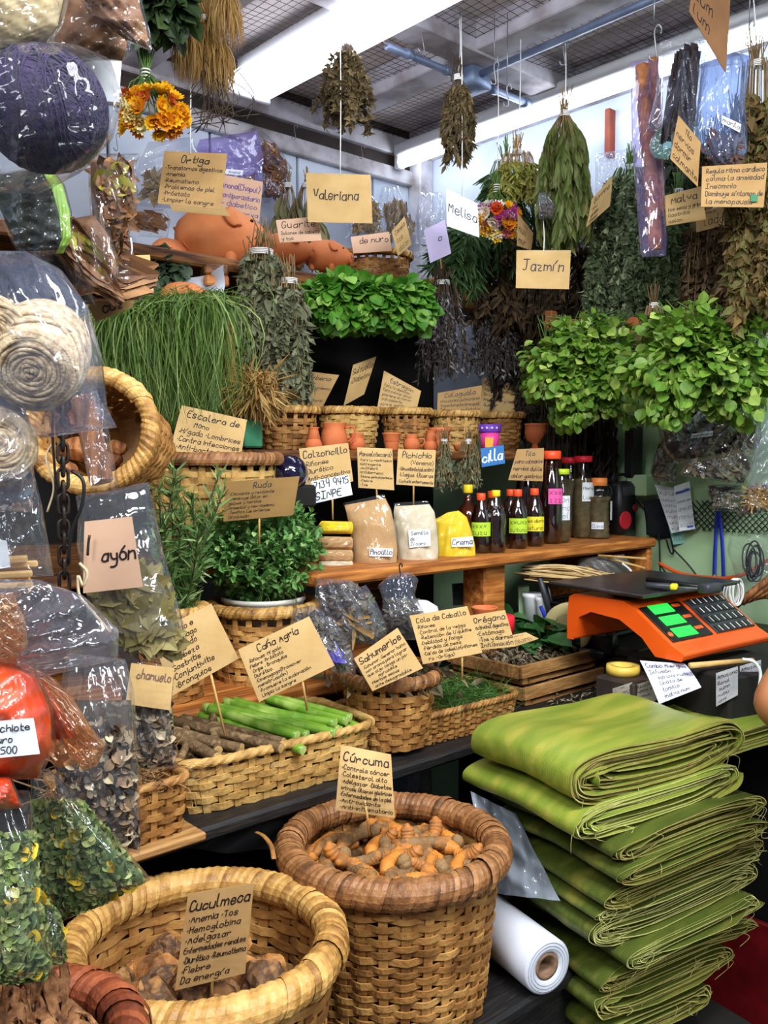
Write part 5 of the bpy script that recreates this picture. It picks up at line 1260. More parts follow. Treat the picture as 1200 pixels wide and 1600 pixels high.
card('plain pale paper sheet behind the purple yarn ball', [(132, 96), (190, 93), (186, 160), (138, 155)], 1.02, None, WHITEC, name='paper_sheet', cat='paper')
yarn('large cream cotton yarn ball hanging in a clear bag', P(62, 552, .86), .043, .105, (.16, -.86, -.42), tr=.0027)
yarn('cream yarn ball cut by the edge beside the large yarn ball', P(-22, 520, .83), .034, .07, (.5, -.8, -.2), tr=.0024)
yarn('lower cream yarn ball just left of the chain', P(-12, 700, .86), .036, .08, (.5, -.8, .1), tr=.0026)
bag('clear glossy bag round the large cream yarn ball', [(-40, 392, 40, 392), (-45, 430, 95, 420), (-45, 500, 138, 480), (-45, 580, 160, 560), (-45, 640, 168, 640), (30, 690, 183, 668)], .86, .066, CLEARB, .35)
bag('clear bag round the lower cream yarn ball', [(-50, 612, 25, 612), (-50, 660, 46, 655), (-50, 720, 52, 720), (-50, 770, 56, 765), (-50, 800, 50, 800)], .86, .05, CLEARB, .35)
# black and green packet
PKT = mat('dark green pressed leaf', (36, 44, 34), (24, 30, 24), rough=.5, scale=30)
bag('clear packet of dark leaves with a lime green edge below the purple yarn', [(-10, 272, 78, 258), (-20, 300, 102, 290), (0, 340, 112, 330), (18, 378, 114, 372), (30, 400, 100, 398)], .96, .035, CLEAR, .6,
    core=[dict(v0=.02, v1=.92, m=PKT, k=.85, u1=.82), dict(v0=.0, v1=.98, m=mat('lime leaf edge', (150, 190, 60), (120, 166, 40), rough=.5, scale=20), k=.5, u0=.8, u1=.97)])
F_BR = lambda **k: dict(dict(v0=.05, v1=.98, n=260, leaf='curl', ls=.03, m=BRLEAF), **k)
bag('clear bag of crumpled brown leaves nearest the Ortiga card', [(136, 240, 222, 240), (138, 262, 212, 256), (138, 300, 216, 300), (142, 345, 212, 345), (150, 385, 190, 390), (160, 404, 174, 405)], 1.06, .034, CLEAR, .5,
    core=[dict(v0=.12, v1=.97, m=BRLEAF, k=.6)], fill=[F_BR(v0=.12, n=340, ls=.024), dict(v0=.15, v1=.5, n=14, leaf='oval', ls=.03, m=YGLEAF)])
bag('clear bag of long brown and yellow leaves below the lime edged packet', [(66, 350, 150, 335), (66, 378, 172, 362), (96, 412, 185, 405), (110, 440, 190, 440), (112, 466, 172, 452)], 1.0, .03, CLEAR, .5,
    core=[dict(v0=.0, v1=.97, m=BRLEAF, k=.6)], fill=[F_BR(n=120, leaf='lance', ls=.06, dirv=(.6, 0, -.6), rnd=.3), dict(v0=.2, v1=.9, n=16, leaf='lance', ls=.06, m=YGLEAF, dirv=(.6, 0, -.7), rnd=.2)])
bag('clear bag of flat bark slices behind the long leaf bag', [(150, 398, 206, 388), (142, 420, 216, 415), (138, 448, 221, 445), (136, 472, 222, 470)], 1.09, .03, CLEAR, .4,
    core=[dict(v0=.1, v1=.98, m=BRLEAF, k=.6)], fill=[F_BR(v0=.2, n=70, leaf='lance', ls=.075, wid=1.4, dirv=(1, 0, .05), rnd=.12)])
bag('clear bag of dark brown leaves above the large yarn ball', [(40, 372, 110, 378), (48, 400, 125, 405), (62, 440, 140, 445), (95, 475, 150, 478)], 1.05, .03, CLEARD, .5, core=[dict(v0=0, v1=1, m=mat('very dark leaf', (64, 46, 32), (44, 32, 24), rough=.7, scale=30), k=.7)])
card('kraft card with upside down writing hanging under the bark slice bag', [(130, 462), (216, 452), (206, 480), (150, 503)], 1.12, ['  cuz'], KRAFTD, pen=.0026, y0=.3, center=False)
# chain
t = T('chain', 'rusty iron chain hanging beside the cream yarn balls', 'chain', P(99, 905, 1.12))
for k in range(15):
    mb = MB(); c = P(97 + .25 * k, 628 + 20 * k, 1.12); th = np.linspace(0, 2 * PI, 21)
    x = .0062 * np.cos(th); z = .0062 * np.sin(th) + .0065 * np.sign(np.sin(th)) * np.minimum(1, np.abs(np.sin(th)) * 3)
    a = .5 if k % 2 == 0 else .5 + PI / 2
    tube(mb, c + np.stack([x * math.cos(a), x * math.sin(a), z], 1), .0023, 8, cap=False); t.part('link', mb, IRON)
mb = MB(); tube(mb, smooth_path([P(84, 625, 1.13), P(82, 680, 1.13), P(86, 740, 1.13), P(88, 790, 1.13)], 5), .0016, 6); solo('cable', 'thin dark cable hanging close beside the chain', 'cable', mb, BLACKP)
mb = MB(); tube(mb, smooth_path([P(112, 735, 1.1), P(130, 752, 1.1), P(128, 790, 1.1), P(112, 830, 1.1), P(106, 880, 1.1)], 5), .0022, 6); solo('cable', 'black cable curving over the laurel leaf bag', 'cable', mb, BLACKP)
mb = MB(); tube(mb, smooth_path([P(84, 690, 1.14), P(72, 715, 1.13), P(84, 760, 1.13), P(74, 800, 1.13)], 6), .0014, 5); solo('string', 'cream string dangling behind the chain', 'string', mb, CREAMS)
# plank and chunks by the tipped basket
CHUNK = mat('split brown wood', (172, 112, 62), (128, 76, 38), (96, 56, 30), rough=.7, scale=16, stretch=(6, 6, 1), bump=.3)
mb = MB(); a, b = P(128, 618, 1.16), P(160, 756, 1.16); box(mb, (a + b) / 2, (.028, .02, np.linalg.norm(a - b)), axes(b - a) , .004)
solo('wood_slab', 'long split wood slab standing in front of the tipped basket', 'wood', mb, CHUNK, smooth=False)
for k, (px, py, s, lb) in enumerate([(138, 650, .05, 'pale wood chunk at the top inside the tipped basket'), (120, 700, .045, 'round wood chunk behind the chain in the tipped basket'), (160, 722, .04, 'reddish wood chunk low inside the tipped basket'), (100, 740, .045, 'wood chunk nearest the chain in the tipped basket'), (180, 700, .03, 'small dark wood chunk at the inner side of the tipped basket')]):
    g = G(); m_ = lump(g, s * .62, 3, .12, (1.2, .8, .8), 1.6, .7); m_.v = [v + P(px, py, 1.47) for v in m_.v]; solo('wood_chunk', lb, 'wood', m_, CHUNK, smooth=False)
bag('thin clear sleeve over the split wood slab', [(112, 600, 150, 610), (118, 650, 165, 640), (128, 700, 175, 700), (140, 765, 185, 760)], 1.13, .02, CLEAR, .5)
# clear bag with pale sticks
bag('clear empty bag under the lower yarn ball', [(-40, 752, 55, 746), (-40, 795, 66, 790), (-40, 850, 76, 850), (-40, 905, 84, 900)], .92, .03, CLEARH, .6)
t = T('stick_bundle', 'bundle of pale split wood sticks beside the achiote bag', 'sticks', P(0, 930, .95))
for k in range(9):
    g = G(); mb = MB(); a = P(-60, 880 + 6 * k + 3 * g.normal(), .94 + .01 * (k % 3)); b = P(44 + 5 * g.normal(), 874 + 6.5 * k + 2 * g.normal(), .96 + .01 * (k % 3)); box(mb, (a + b) / 2, (.009, .007, np.linalg.norm(b - a)), axes(b - a), .0015); t.part('stick', mb, mat('pale split pine', (232, 190, 118), (208, 160, 88), rough=.6, scale=30), smooth=False)
mb = MB(); q = Quad([(-20, 840), (10, 845), (16, 886), (-20, 892)], .90); t.part('label', q.sheet(), WHITEC, smooth=False)
# laurel bag
bag('tall clear bag of laurel leaves with a pinkish card inside', [(118, 775, 232, 753), (122, 800, 240, 790), (120, 850, 252, 845), (128, 900, 266, 900), (140, 950, 281, 950), (165, 990, 293, 1002), (205, 1008, 284, 1030)], 1.14, .045, CLEARH, .3,
    core=[dict(v0=.5, v1=.98, m=mat('laurel core', (96, 84, 46), (72, 62, 34), rough=.8, scale=40), k=.7)], fill=[dict(v0=.44, v1=.98, n=340, leaf='lance', ls=.042, wid=1.7, m=LAUR, flat=.15, tumble=.10)])
card('pinkish card seen through the laurel leaf bag', [(132, 815), (206, 807), (223, 917), (130, 927)], 1.08, ['   ayón'], mat('brownish pink card', (206, 168, 140), (196, 156, 128), rough=.8, scale=10), pen=.0022, y0=.36, y1=.66, center=False)
mb = MB(); tube(mb, smooth_path([P(140, 836, 1.07), P(138, 850, 1.07), P(137, 868, 1.07)], 3), .0016, 6); solo('wire_pin', 'short dark wire pin through the pinkish card', 'pin', mb, IRON)
mb = MB(); tube(mb, smooth_path([P(124, 880, 1.04), P(136, 895, 1.04), P(130, 915, 1.04), P(122, 900, 1.04), P(124, 930, 1.04), P(140, 950, 1.04), P(172, 988, 1.04)], 6), .0018, 6); solo('string', 'knotted cream string tied over the laurel bag corner', 'string', mb, CREAMS)
# seed bags
def seedfill(v0, n, dens=1): return [dict(v0=v0, v1=.98, n=n, leaf='round', ls=.014, wid=.8, m=SEEDW, flat=.5, tumble=.7), dict(v0=v0, v1=.98, n=n, leaf='oval', ls=.0085, wid=1.7, m=SEEDK, flat=.4, tumble=.5)]
bag('narrow clear bag of winged seeds with a kraft slip inside', [(168, 1004, 268, 1000), (180, 1030, 272, 1040), (190, 1090, 270, 1090), (195, 1150, 272, 1150), (200, 1206, 275, 1200)], 1.16, .034, CLEARH, .4, core=[dict(v0=.42, v1=.98, m=SEEDD, k=.7)], fill=seedfill(.42, 330))
card('small kraft slip inside the narrow seed bag', [(205, 1036), (272, 1044), (266, 1110), (196, 1100)], 1.115, ['  chanuelo'], KRAFT, pen=.0012, ink=INKG, y0=.1, y1=.4)
bag('large clear bag of winged seeds above the leafy green bags', [(105, 1020, 196, 1030), (92, 1080, 210, 1080), (85, 1150, 213, 1150), (85, 1210, 217, 1215), (92, 1262, 219, 1275), (150, 1312, 219, 1336)], 1.02, .045, CLEARH, .4, core=[dict(v0=.24, v1=.98, m=SEEDD, k=.72)], fill=seedfill(.34, 620))
# achiote
bag('tied bag of bright orange achiote paste with a white price label', [(-30, 1032, 22, 1036), (-60, 1062, 62, 1056), (-70, 1110, 86, 1110), (-60, 1170, 88, 1165), (-40, 1218, 62, 1218)], .80, .055, CLEAR, .3, core=[dict(v0=.02, v1=.99, m=ACHI, k=.94)],
    lab=[dict(c=[(-18, 1128), (52, 1122), (62, 1178), (-18, 1186)], lines=['achiote', 'puro', '$ 500'], pen=.0021, title=.36, dz=.003)])
bag('smaller tied bag of orange achiote behind the labelled one', [(10, 1036, 40, 1034), (5, 1060, 88, 1062), (10, 1110, 128, 1112), (40, 1160, 150, 1150), (90, 1200, 140, 1190)], .86, .035, OFILM, .5, core=[dict(v0=.05, v1=.75, m=ACHI, k=.85, u1=.75)])
bag('loose tail of orange tinted film beside the achiote', [(30, 1046, 55, 1046), (60, 1080, 112, 1086), (85, 1130, 142, 1136), (105, 1175, 166, 1164), (130, 1204, 152, 1196)], .82, .02, OFILM, .9)
bag('gathered clear bag top spread above the achiote knot', [(-30, 905, 60, 905), (-40, 940, 130, 930), (-40, 985, 186, 985), (-30, 1020, 184, 1030), (-10, 1045, 60, 1060)], .80, .035, plastic('bright crinkled film', haze=.09, gloss=.14, hz=(220, 224, 246), bscale=40), .9, fill=None)
bag('orange tinted bag neck gathered at the achiote knot', [(-40, 930, 20, 925), (-40, 970, 40, 970), (-30, 1010, 44, 1008), (-15, 1042, 24, 1040)], .78, .025, OFILM, .9)
bag('dangling lump of orange achiote over the leafy bag', [(-50, 1214, 18, 1214), (-50, 1236, 27, 1236), (-50, 1272, 37, 1262)], .77, .025, CLEAR, .4, core=[dict(v0=.0, v1=.99, m=ACHI, k=.95)])
# chopped leaf bags
def chop(label, rows, D, th, v0, n):
    return bag(label, rows, D, th, CLEARD, .35, core=[dict(v0=v0 + .02, v1=.985, m=CHOPD, k=.8)], fill=[dict(v0=v0, v1=.985, n=n, leaf='oval', ls=.0085, wid=1.1, m=CHOPG, flat=.6, tumble=.8), dict(v0=v0, v1=.9, n=n // 110, leaf='round', ls=.016, m=CHOPY, flat=.3)])
chop('pointed clear bag of chopped green leaves with yellow petals', [(48, 1200, 78, 1202), (48, 1258, 132, 1255), (50, 1320, 182, 1308), (54, 1388, 237, 1374), (85, 1446, 152, 1414)], .92, .045, .22, 3200)
chop('long clear bag of chopped green leaves cut by the picture edge', [(-50, 1232, 46, 1235), (-50, 1300, 58, 1298), (-50, 1370, 63, 1370), (-50, 1440, 76, 1440), (-50, 1505, 84, 1512), (-40, 1545, 70, 1530)], .80, .045, .2, 3200)
chop('small green leaf bag peeking out under the pointed one', [(40, 1400, 70, 1398), (45, 1440, 95, 1425), (50, 1480, 106, 1475), (60, 1512, 104, 1505)], .87, .03, .1, 900)
# ---------------------------------------------------------------- bags on the left wall
WDRY = mat('beige dry slices', (190, 168, 122), (140, 114, 74), (96, 78, 56), rough=.8, scale=30, island=.9)
def wbag(label, rows, a, th, film, fills, **k):
    D = DA((rows[-1][0] + rows[-1][2]) / 2, rows[-1][1], a); return bag(label, rows, D, th, film, .8, fill=fills, **k)
wbag('bluish clear bag of dry slices hanging behind the Ortiga card', [(232, 222, 300, 214), (218, 250, 312, 246), (210, 290, 305, 290), (214, 322, 272, 326)], .16, .04, CLEARB, [dict(v0=.45, v1=.97, n=90, leaf='lance', ls=.05, m=WDRY)])
wbag('large lilac tinted bag on the white wall behind the Anona card', [(312, 218, 402, 204), (300, 250, 412, 246), (305, 300, 408, 296), (312, 345, 400, 345)], .12, .05, plastic('lilac film', tint=(240, 232, 255), haze=.2, gloss=.1, hz=(190, 180, 250)), [dict(v0=.5, v1=.97, n=80, leaf='lance', ls=.05, m=WDRY)], lab=[dict(c=[(353, 264), (380, 266), (379, 274), (352, 272)], lines=['Anona'], ink=INKB, pen=.0012, dz=.002)])
wbag('clear bag of dark dry leaves hanging highest on the white wall', [(372, 206, 402, 198), (398, 236, 432, 224), (405, 276, 457, 264), (412, 318, 450, 312)], .10, .04, CLEARB, [dict(v0=.3, v1=.97, n=130, leaf='curl', ls=.04, m=BRLEAF)])
wbag('striped packet of dried leaf strips above the clay pigs', [(212, 330, 258, 326), (208, 350, 266, 344), (214, 370, 262, 372)], .22, .03, CLEAR, [dict(v0=.05, v1=.95, n=80, leaf='lance', ls=.06, m=BRLEAF, dirv=(.8, 0, -.3), rnd=.2)])
wbag('clear bag of grey leaves hanging near the wall corner', [(596, 292, 622, 290), (590, 320, 640, 316), (592, 350, 655, 345), (600, 384, 660, 380)], .12, .04, CLEARB, [dict(v0=.3, v1=.97, n=110, leaf='lance', ls=.05, m=WDRY, dirv=(0, 0, -1), rnd=.4)])
wbag('clear bag of dry leaves behind the Valeriana card', [(540, 296, 570, 292), (545, 330, 600, 328), (540, 372, 605, 370)], .12, .04, CLEARB, [dict(v0=.3, v1=.97, n=100, leaf='lance', ls=.05, m=WDRY)])
wbag('milky bag heaped in the far round basket', [(640, 392, 700, 398), (638, 406, 715, 410), (645, 424, 722, 426)], .36, .05, CLEARB, None)
wbag('thin clear bag hanging by the white corner post', [(655, 300, 690, 300), (650, 340, 705, 345), (655, 392, 708, 400)], .22, .03, CLEARB, None)
for px, lb in ((450, 'olive dry leaf bunch hanging on the wall behind the Guarite card'), (478, 'second olive leaf bunch right behind the Valeriana card')):
    D = DA(px, 300, .14); bunch(lb, P(px, 290, D), 95 / FPX * D, 24 / FPX * D, .03, leafm('olive wall leaf', (124, 120, 80), (90, 90, 56), (150, 144, 104), trans=.1), SD, nst=20, nlf=110, leaf='lance', ls=.09, wid=1.3, waist=.3, out=.35, droop=1.2)
for k, (px, py, a) in enumerate([(460, 195, .02), (565, 225, .02), (182, 212, .03), (664, 285, .05)]):
    mb = MB(); D = DA(px, py, a + .03); tube(mb, hook_pts(P(px, py + 22, D), .05), .0016, 6); solo('wire_hook', ['bent wire hook on the wall rail left of Valeriana', 'bent wire hook on the wall rail right of the Valeriana string', 'bent wire hook on the wall behind the hanging brown leaves', 'bent wire hook on the white corner post'][k], 'hook', mb, WIRE)
# ================================================================ CARDS
def C(*a, **k): return card(*a, **k)
C('kraft card titled Ortiga hanging above the largest clay pig', [(257, 236), (355, 240), (345, 328), (246, 318)], 1.95, ['Ortiga', '.Transtornos digestivos', '.Anemia', '.Reumatismo', '.Problemas de piel', '.Próstata', '.Limpiar la sangre'], KRAFTD, title=.22, string=(.42, up_to(299, 122, 1.95)), pen=.0020)
C('pale pink card titled Anona on the lilac bag', [(338, 271), (411, 284), (405, 346), (332, 336)], DA(370, 310, .22), ['  Anona(Chopul)', '  -antiparasitario', '  - diabetico', '  - conserva'], PINKC, title=.36, pen=.0018, ink=INKB)
C('pale kraft card lying above the largest pig behind the Ortiga card', [(265, 318), (350, 322), (360, 338), (270, 330)], 2.3, None, KRAFT)
C('kraft card titled Guarite above the smaller clay pigs', [(431, 344), (497, 338), (503, 376), (437, 379)], 2.42, ['Guarite', 'Dolores de cabeza', 'y tos'], PINKC, title=.5, pen=.0018)
C('largest kraft card titled Valeriana hanging on a cord', [(478, 270), (579, 273), (582, 349), (481, 347)], 2.36, ['Valeriana'], KRAFT, string=(.53, up_to(531, 60, 2.36)), pen=.0026, y0=.28, y1=.62, x0=.1, x1=.80)
C('kraft card half hidden behind the top shelf basket', [(548, 370), (608, 362), (612, 392), (552, 396)], 2.82, ['  de nuro'], PINKC, pen=.002, y0=.1, y1=.6)
C('tilted kraft card standing in the top shelf basket', [(612, 362), (632, 338), (643, 382), (622, 400)], 2.66, ['Canela', '.tos', '.dolor'], KRAFT, title=.3, tilt=(0, .05, .05, 0), pen=.0016)
C('white card titled Melisa hanging on a cord', [(697, 294), (746, 318), (749, 371), (698, 353)], 2.42, ['Melisa'], WHITEC, string=(.5, up_to(720, 120, 2.44)), pen=.0022, y0=.28, y1=.7, wav=0)
C('lilac card on a skewer beside the Melisa card', [(662, 360), (695, 343), (705, 396), (672, 411)], 2.62, ['  o'], LILAC, pen=.002, y0=.3, y1=.6, stick=(690, 420, .5))
C('narrow kraft card seen edge on right of the mixed strawflowers', [(809, 333), (833, 364), (830, 391), (808, 384)], 2.55, ['xuz', 'nuz', 'mur'], KRAFTD, tilt=(0, .06, .06, 0), pen=.0018)
C('kraft card titled Jazmín hanging under the long leaved bunch', [(807, 391), (892, 391), (889, 452), (806, 450)], 2.48, ['Jazmín'], KRAFT, string=(.5, P(849, 345, 2.5)), pen=.0028, y0=.2, y1=.65, x0=.12, x1=.88)
C('tilted kraft card right of the Jazmín bunch', [(925, 311), (957, 275), (953, 322), (916, 355)], 2.45, ['Borrina', '.tos', '.gripe', '.asma'], KRAFT, title=.34, pen=.0016, tilt=(0, .04, .04, 0))
C('kraft card titled Malva below the cinnamon sleeve', [(1038, 306), (1095, 291), (1103, 343), (1041, 353)], 2.2, ['Malva', 'tos seca y gripe', 'Gastritis', 'colon'], KRAFT, title=.4, pen=.0019)
C('kraft card about rhythm and insomnia hanging under the blue bags', [(1097, 260), (1199, 254), (1193, 324), (1095, 323)], 2.0, ['Regula ritmo cardiaco', 'calma la ansiedad', 'Insomnio', 'Disminuye síntomas de', 'la menopausia'], KRAFTD, title=.2, pen=.0020, center=False)
mb = MB(); q = Quad([(1173, 304), (1184, 304), (1184, 315), (1173, 315)], 1.994); solo('round_sticker', 'small green sticker on the insomnia card corner', 'sticker', q.sheet(.0005, 4), TEALW, smooth=False)
C('folded kraft card in front of the dark pod bags', [(1060, 180), (1095, 222), (1090, 292), (1047, 248)], 2.02, ['Tilo', 'nervios', 'dormir', 'calmante'], KRAFTD, tilt=(0, -.05, -.05, 0), pen=.0018)
C('dark kraft card hanging point down at the top edge', [(1086, -60), (1144, -60), (1134, 114), (1077, 18)], 1.75, ['xuzul', 'nur', 'zum', 'lum'], mat('shaded kraft card', (128, 90, 56), (110, 76, 46), rough=.8, scale=12), tilt=(0, .08, .05, 0), pen=.0024)  # kraft colour darkened for the shade this card hangs in
C('kraft card peeking out below the Malva card', [(1087, 332), (1130, 322), (1132, 352), (1088, 363)], 2.28, ['  miento', '  lado'], KRAFT, pen=.0018)
C('blank kraft card corner under the insomnia card', [(1140, 335), (1176, 330), (1178, 358), (1150, 362)], 2.3, None, KRAFT)
C('kraft card half hidden behind the bark slice bag', [(176, 400), (234, 398), (240, 456), (180, 458)], 1.6, ['       ra', '    cabeza', '    noche', '    gripe', '    dolor'], KRAFT, title=.25, pen=.0016, string=(.5, P(204, 372, 1.6)))
C('kraft card titled Escalera de Mono in the wide basket', [(284, 633), (386, 656), (375, 722), (265, 704)], 1.97, ['Escalera de', '      Mono', '.Hígado .Lombrices', '.Contra infecciones', '.Anti-bacteriano'], KRAFT, title=.25, pen=.0022)
C('dark kraft card titled Ruda stuck in the rue plant', [(352, 753), (468, 744), (458, 805), (349, 815)], 1.76, ['Ruda', '.Calmante y relajante', '.Disminuye dolor en', 'golpes y heridas', '.Ansiedad y nerviosismo', '.Tonifica las arterias', 'Circulación'], mat('shadowed olive kraft', (150, 116, 64), (132, 100, 54), rough=.8, scale=12), title=.24, pen=.0019, stick=(405, 850))  # shadow on the card is put into its kraft colour
C('kraft card titled Calzoncillo behind the white number card', [(467, 701), (544, 692), (552, 752), (477, 771)], 2.06, ['Calzoncillo', '.Riñones', '.Diurético', '.Anti-conceptivo', ' '], KRAFT, title=.27, pen=.0024)
C('white card with phone number and SINPE', [(486, 752), (545, 741), (551, 773), (490, 787)], 2.03, ['7139 9415', 'SINPE'], WHITEC, title=.5, pen=.0030, stick=(520, 812, .5), y0=.0, y1=1)
C('kraft card titled Nance beside the Pichichio card', [(558, 699), (613, 701), (616, 766), (560, 762)], 2.12, ['Nance(cáscara)', '.Para la resfriados', 'Astringente', '.Antifebril', 'Antidiarreico', '.Dolores gastrointestinales', '.Fiebre', '.Tos'], KRAFT, title=.22, pen=.0019, stick=(590, 795, .5))
C('kraft card titled Pichichio on a skewer', [(622, 702), (681, 703), (678, 761), (619, 757)], 2.14, ['Pichichio', '      (Veneno)', '.Sinusitis(inhalación)', '.Llagas .Úlceras', 'Cuchada externamente'], KRAFT, title=.26, pen=.0021, stick=(646, 792, .45))
C('leaning kraft card titled Verbena in the first small basket', [(471, 579), (530, 586), (503, 638), (440, 633)], DA(485, 620, .60), ['Verbena', '.Digestión', 'Dolores de cabeza', 'Depresión', '.Insomnio', 'Anti-inflamatorio', 'Estrés'], KRAFTD, title=.22, pen=.0018)
C('steeply tilted kraft card titled Sulfatillo', [(552, 570), (588, 557), (569, 616), (537, 634)], DA(560, 610, .60), ['Sulfatillo', '.Diabetes', ' ', ' '], KRAFT, title=.3, pen=.0018, tilt=(0, .05, .05, 0))
C('leaning kraft card titled Estragon', [(600, 579), (658, 611), (650, 644), (588, 644)], DA(620, 620, .62), ['Estragon', 'Para la digestión', 'Para calmar dolor', 'previene el mareo', 'Anti-oxidante', 'Abre el apetito', 'Quita el hipo'], KRAFT, title=.22, pen=.0017)
C('kraft card titled Calaguala left of the Salvia card', [(684, 614), (753, 602), (751, 645), (683, 645)], DA(715, 630, .62), ['Calaguala', 'Afecciones pulmonares', '.Expectorante bronquial', 'Riñones y próstata'], KRAFTD, title=.34, pen=.0021)
C('kraft card titled Salvia Dulce right of the Calaguala card', [(754, 590), (807, 601), (806, 646), (751, 646)], DA(780, 625, .56), ['Salvia Dulce', '.Menstruación', 'Bronquitis', 'Primer brote y luego', 'Quemar', ' '], KRAFT, title=.22, pen=.0017)
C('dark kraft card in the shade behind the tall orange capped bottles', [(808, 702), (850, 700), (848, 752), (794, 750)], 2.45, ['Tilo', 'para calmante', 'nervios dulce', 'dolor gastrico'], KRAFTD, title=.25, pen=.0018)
q = Quad([(751, 701), (787, 695), (789, 724), (753, 730)], 2.24)
t = T('sign_plate', 'small blue sign with white letters cilla above the bottles', 'sign', q.at(.5, 1)); t.part('plate', q.sheet(.002, 6), mat('sign blue', (30, 110, 180), (24, 96, 164), rough=.4, scale=10), smooth=False)
mbt = q.text(['cilla'], G(), pen=.0062, x0=.04, x1=.90, y0=.10, y1=.95); t.part('lettering', mbt, WHITEP, smooth=False)
C('kraft card about stomach and liver behind the twigs on a skewer', [(238, 990), (330, 943), (373, 1029), (268, 1088)], 1.52, ['     Boldo e', '  .Estómago', '     .Hígado', '    .Cabeza', '  Gastritis', ' .Conjuntivitis', ' .Bronquios'], KRAFT, title=.15, pen=.0020, stick=(352, 1150, .62), center=False)
C('large kraft card titled Caña Agria above the green canes', [(372, 1015), (483, 963), (523, 1040), (405, 1097)], 1.50, ['Caña Agria', '.Riñones .Hígado', 'Fiebre .Próstata', 'Gripe . Bronquitis', 'Diurético', '.Emenagogo(Promover', 'menstruación)', '.Promueve la sudoración', 'Limpia la sangre'], KRAFT, title=.2, pen=.0019, stick=(480, 1110, .62))
C('kraft card titled Sahumerios in the small round basket', [(553, 1029), (621, 981), (661, 1044), (582, 1080)], 1.66, ['Sahumerios', '.Sahumar, Generar humo', 'con aroma para lograr', 'que algo tenga un po-', '       agradable', '.Hierbas secas', ' ante desagradable'], KRAFT, title=.27, pen=.0019)
C('kraft card titled Cola de Caballo above the horsetail on a skewer', [(640, 962), (730, 947), (754, 1020), (661, 1038)], 1.76, ['Cola de Caballo', '.Riñones', '.Control de la vejiga', '.Retención de líquidos', '.Debilidad y fatiga', '.Pérdida de peso', '.Caída de cabello(riñones', '  ro -Ortiga)'], KRAFT, title=.17, pen=.0019, stick=(722, 1064, .72))
C('kraft card titled Orégano in the wooden crate', [(733, 962), (789, 953), (806, 1010), (749, 1016)], 1.90, ['Orégano', 'Actividad digestiva', '.Estómago', '.Tos y diarrea', 'Inflamación'], KRAFT, title=.26, pen=.0018)
C('blank backed kraft card lying on the wooden crate herbs', [(792, 994), (822, 988), (842, 998), (806, 1010)], 1.96, ['uzun xum', 'num'], KRAFT, pen=.0012, ink=INKG)
C('curled kraft card titled Cúrcuma on a skewer in the turmeric', [(533, 1164), (611, 1179), (617, 1278), (524, 1266)], 1.44, ['Cúrcuma', '.Controla cáncer', '.Colesterol alto', '.Adelgazar .Diabetes', 'Artrosis .Úlceras gástricas', '.Enfermedades de la piel', '.Anti-oxidante', '.Anti-inflamatorio'], KRAFT, title=.22, pen=.0019, stick=(577, 1305, .5), bow=.012)
C('kraft card titled Cuculmeca among the brown root chunks', [(294, 1397), (397, 1380), (383, 1521), (273, 1548)], 1.14, ['Cuculmeca', '.Anemia .Tos', '.Hemoglobina', '.Adelgazar', 'Enfermedades renales', '.Diurético .Reumatismo', '.Fiebre', 'Da energía'], KRAFTD, title=.19, pen=.0021, stick=(330, 1575, .5))
# ================================================================ TOP RIGHT HANGING BAGS
CINN = mat('cinnamon bark', (188, 124, 76), (156, 98, 58), (116, 70, 42), rough=.7, scale=40, stretch=None, bump=.3)
def quill(label, a, b, r):
    g = G(); mb = MB(); n = 14; t = np.linspace(0, 1, n)[:, None]; p = a + t * (b - a) + g.normal(size=(n, 3)) * .0012; fr_ = axes(b - a)
    th = np.linspace(0, 3.4 * PI, 30); rr = r * (1 - .6 * th / th[-1]); V = p[:, None] + (rr * np.cos(th))[None, :, None] * fr_[:, 0] + (rr * np.sin(th))[None, :, None] * fr_[:, 1]
    mb.add(V.reshape(-1, 3), [gridF(30, n)]); o = solo('cinnamon_stick', label, 'cinnamon', mb, CINN); md = o.modifiers.new('thickness', 'SOLIDIFY'); md.thickness = .0016
quill('longer rolled cinnamon stick reaching the bottom of the long film sleeve', P(1001, 104, 2.2), P(1024, 392, 2.2), .019)
quill('second rolled cinnamon stick hanging from the wire hook', P(1021, 92, 2.21), P(1032, 340, 2.22), .014)
bag('long lilac film sleeve round the cinnamon sticks', [(986, 96, 1036, 92), (986, 160, 1036, 160), (988, 230, 1036, 230), (994, 310, 1040, 308), (999, 380, 1043, 378), (1003, 402, 1040, 400)], 2.2, .024, plastic('lilac sleeve film', tint=(246, 240, 255), haze=.16, gloss=.12, hz=(200, 184, 250)), .5)
mb = MB(); tube(mb, hook_pts(P(1022, 92, 2.2), .085)[::1], .0022, 6); tube(mb, [P(1022, 30, 2.2), up_to(1022, 20, 2.22)], .0016, 5); solo('wire_hook', 'long steel hook holding the cinnamon sleeve', 'hook', mb, WIRE)
PODS = mat('black vanilla pod', (48, 36, 40), (30, 24, 28), (70, 54, 52), rough=.45, scale=60, island=.6)
bag('clear bag of long dark pods left of the big bluish bag', [(1034, 84, 1110, 72), (1028, 110, 1108, 104), (1024, 150, 1098, 150), (1014, 190, 1082, 196), (1012, 204, 1060, 206)], 2.1, .035, CLEARB, .7, fill=[dict(v0=.15, v1=.95, n=120, leaf='needle', ls=.11, wid=3, m=PODS, dirv=(-.12, 0, -1), rnd=.12)])
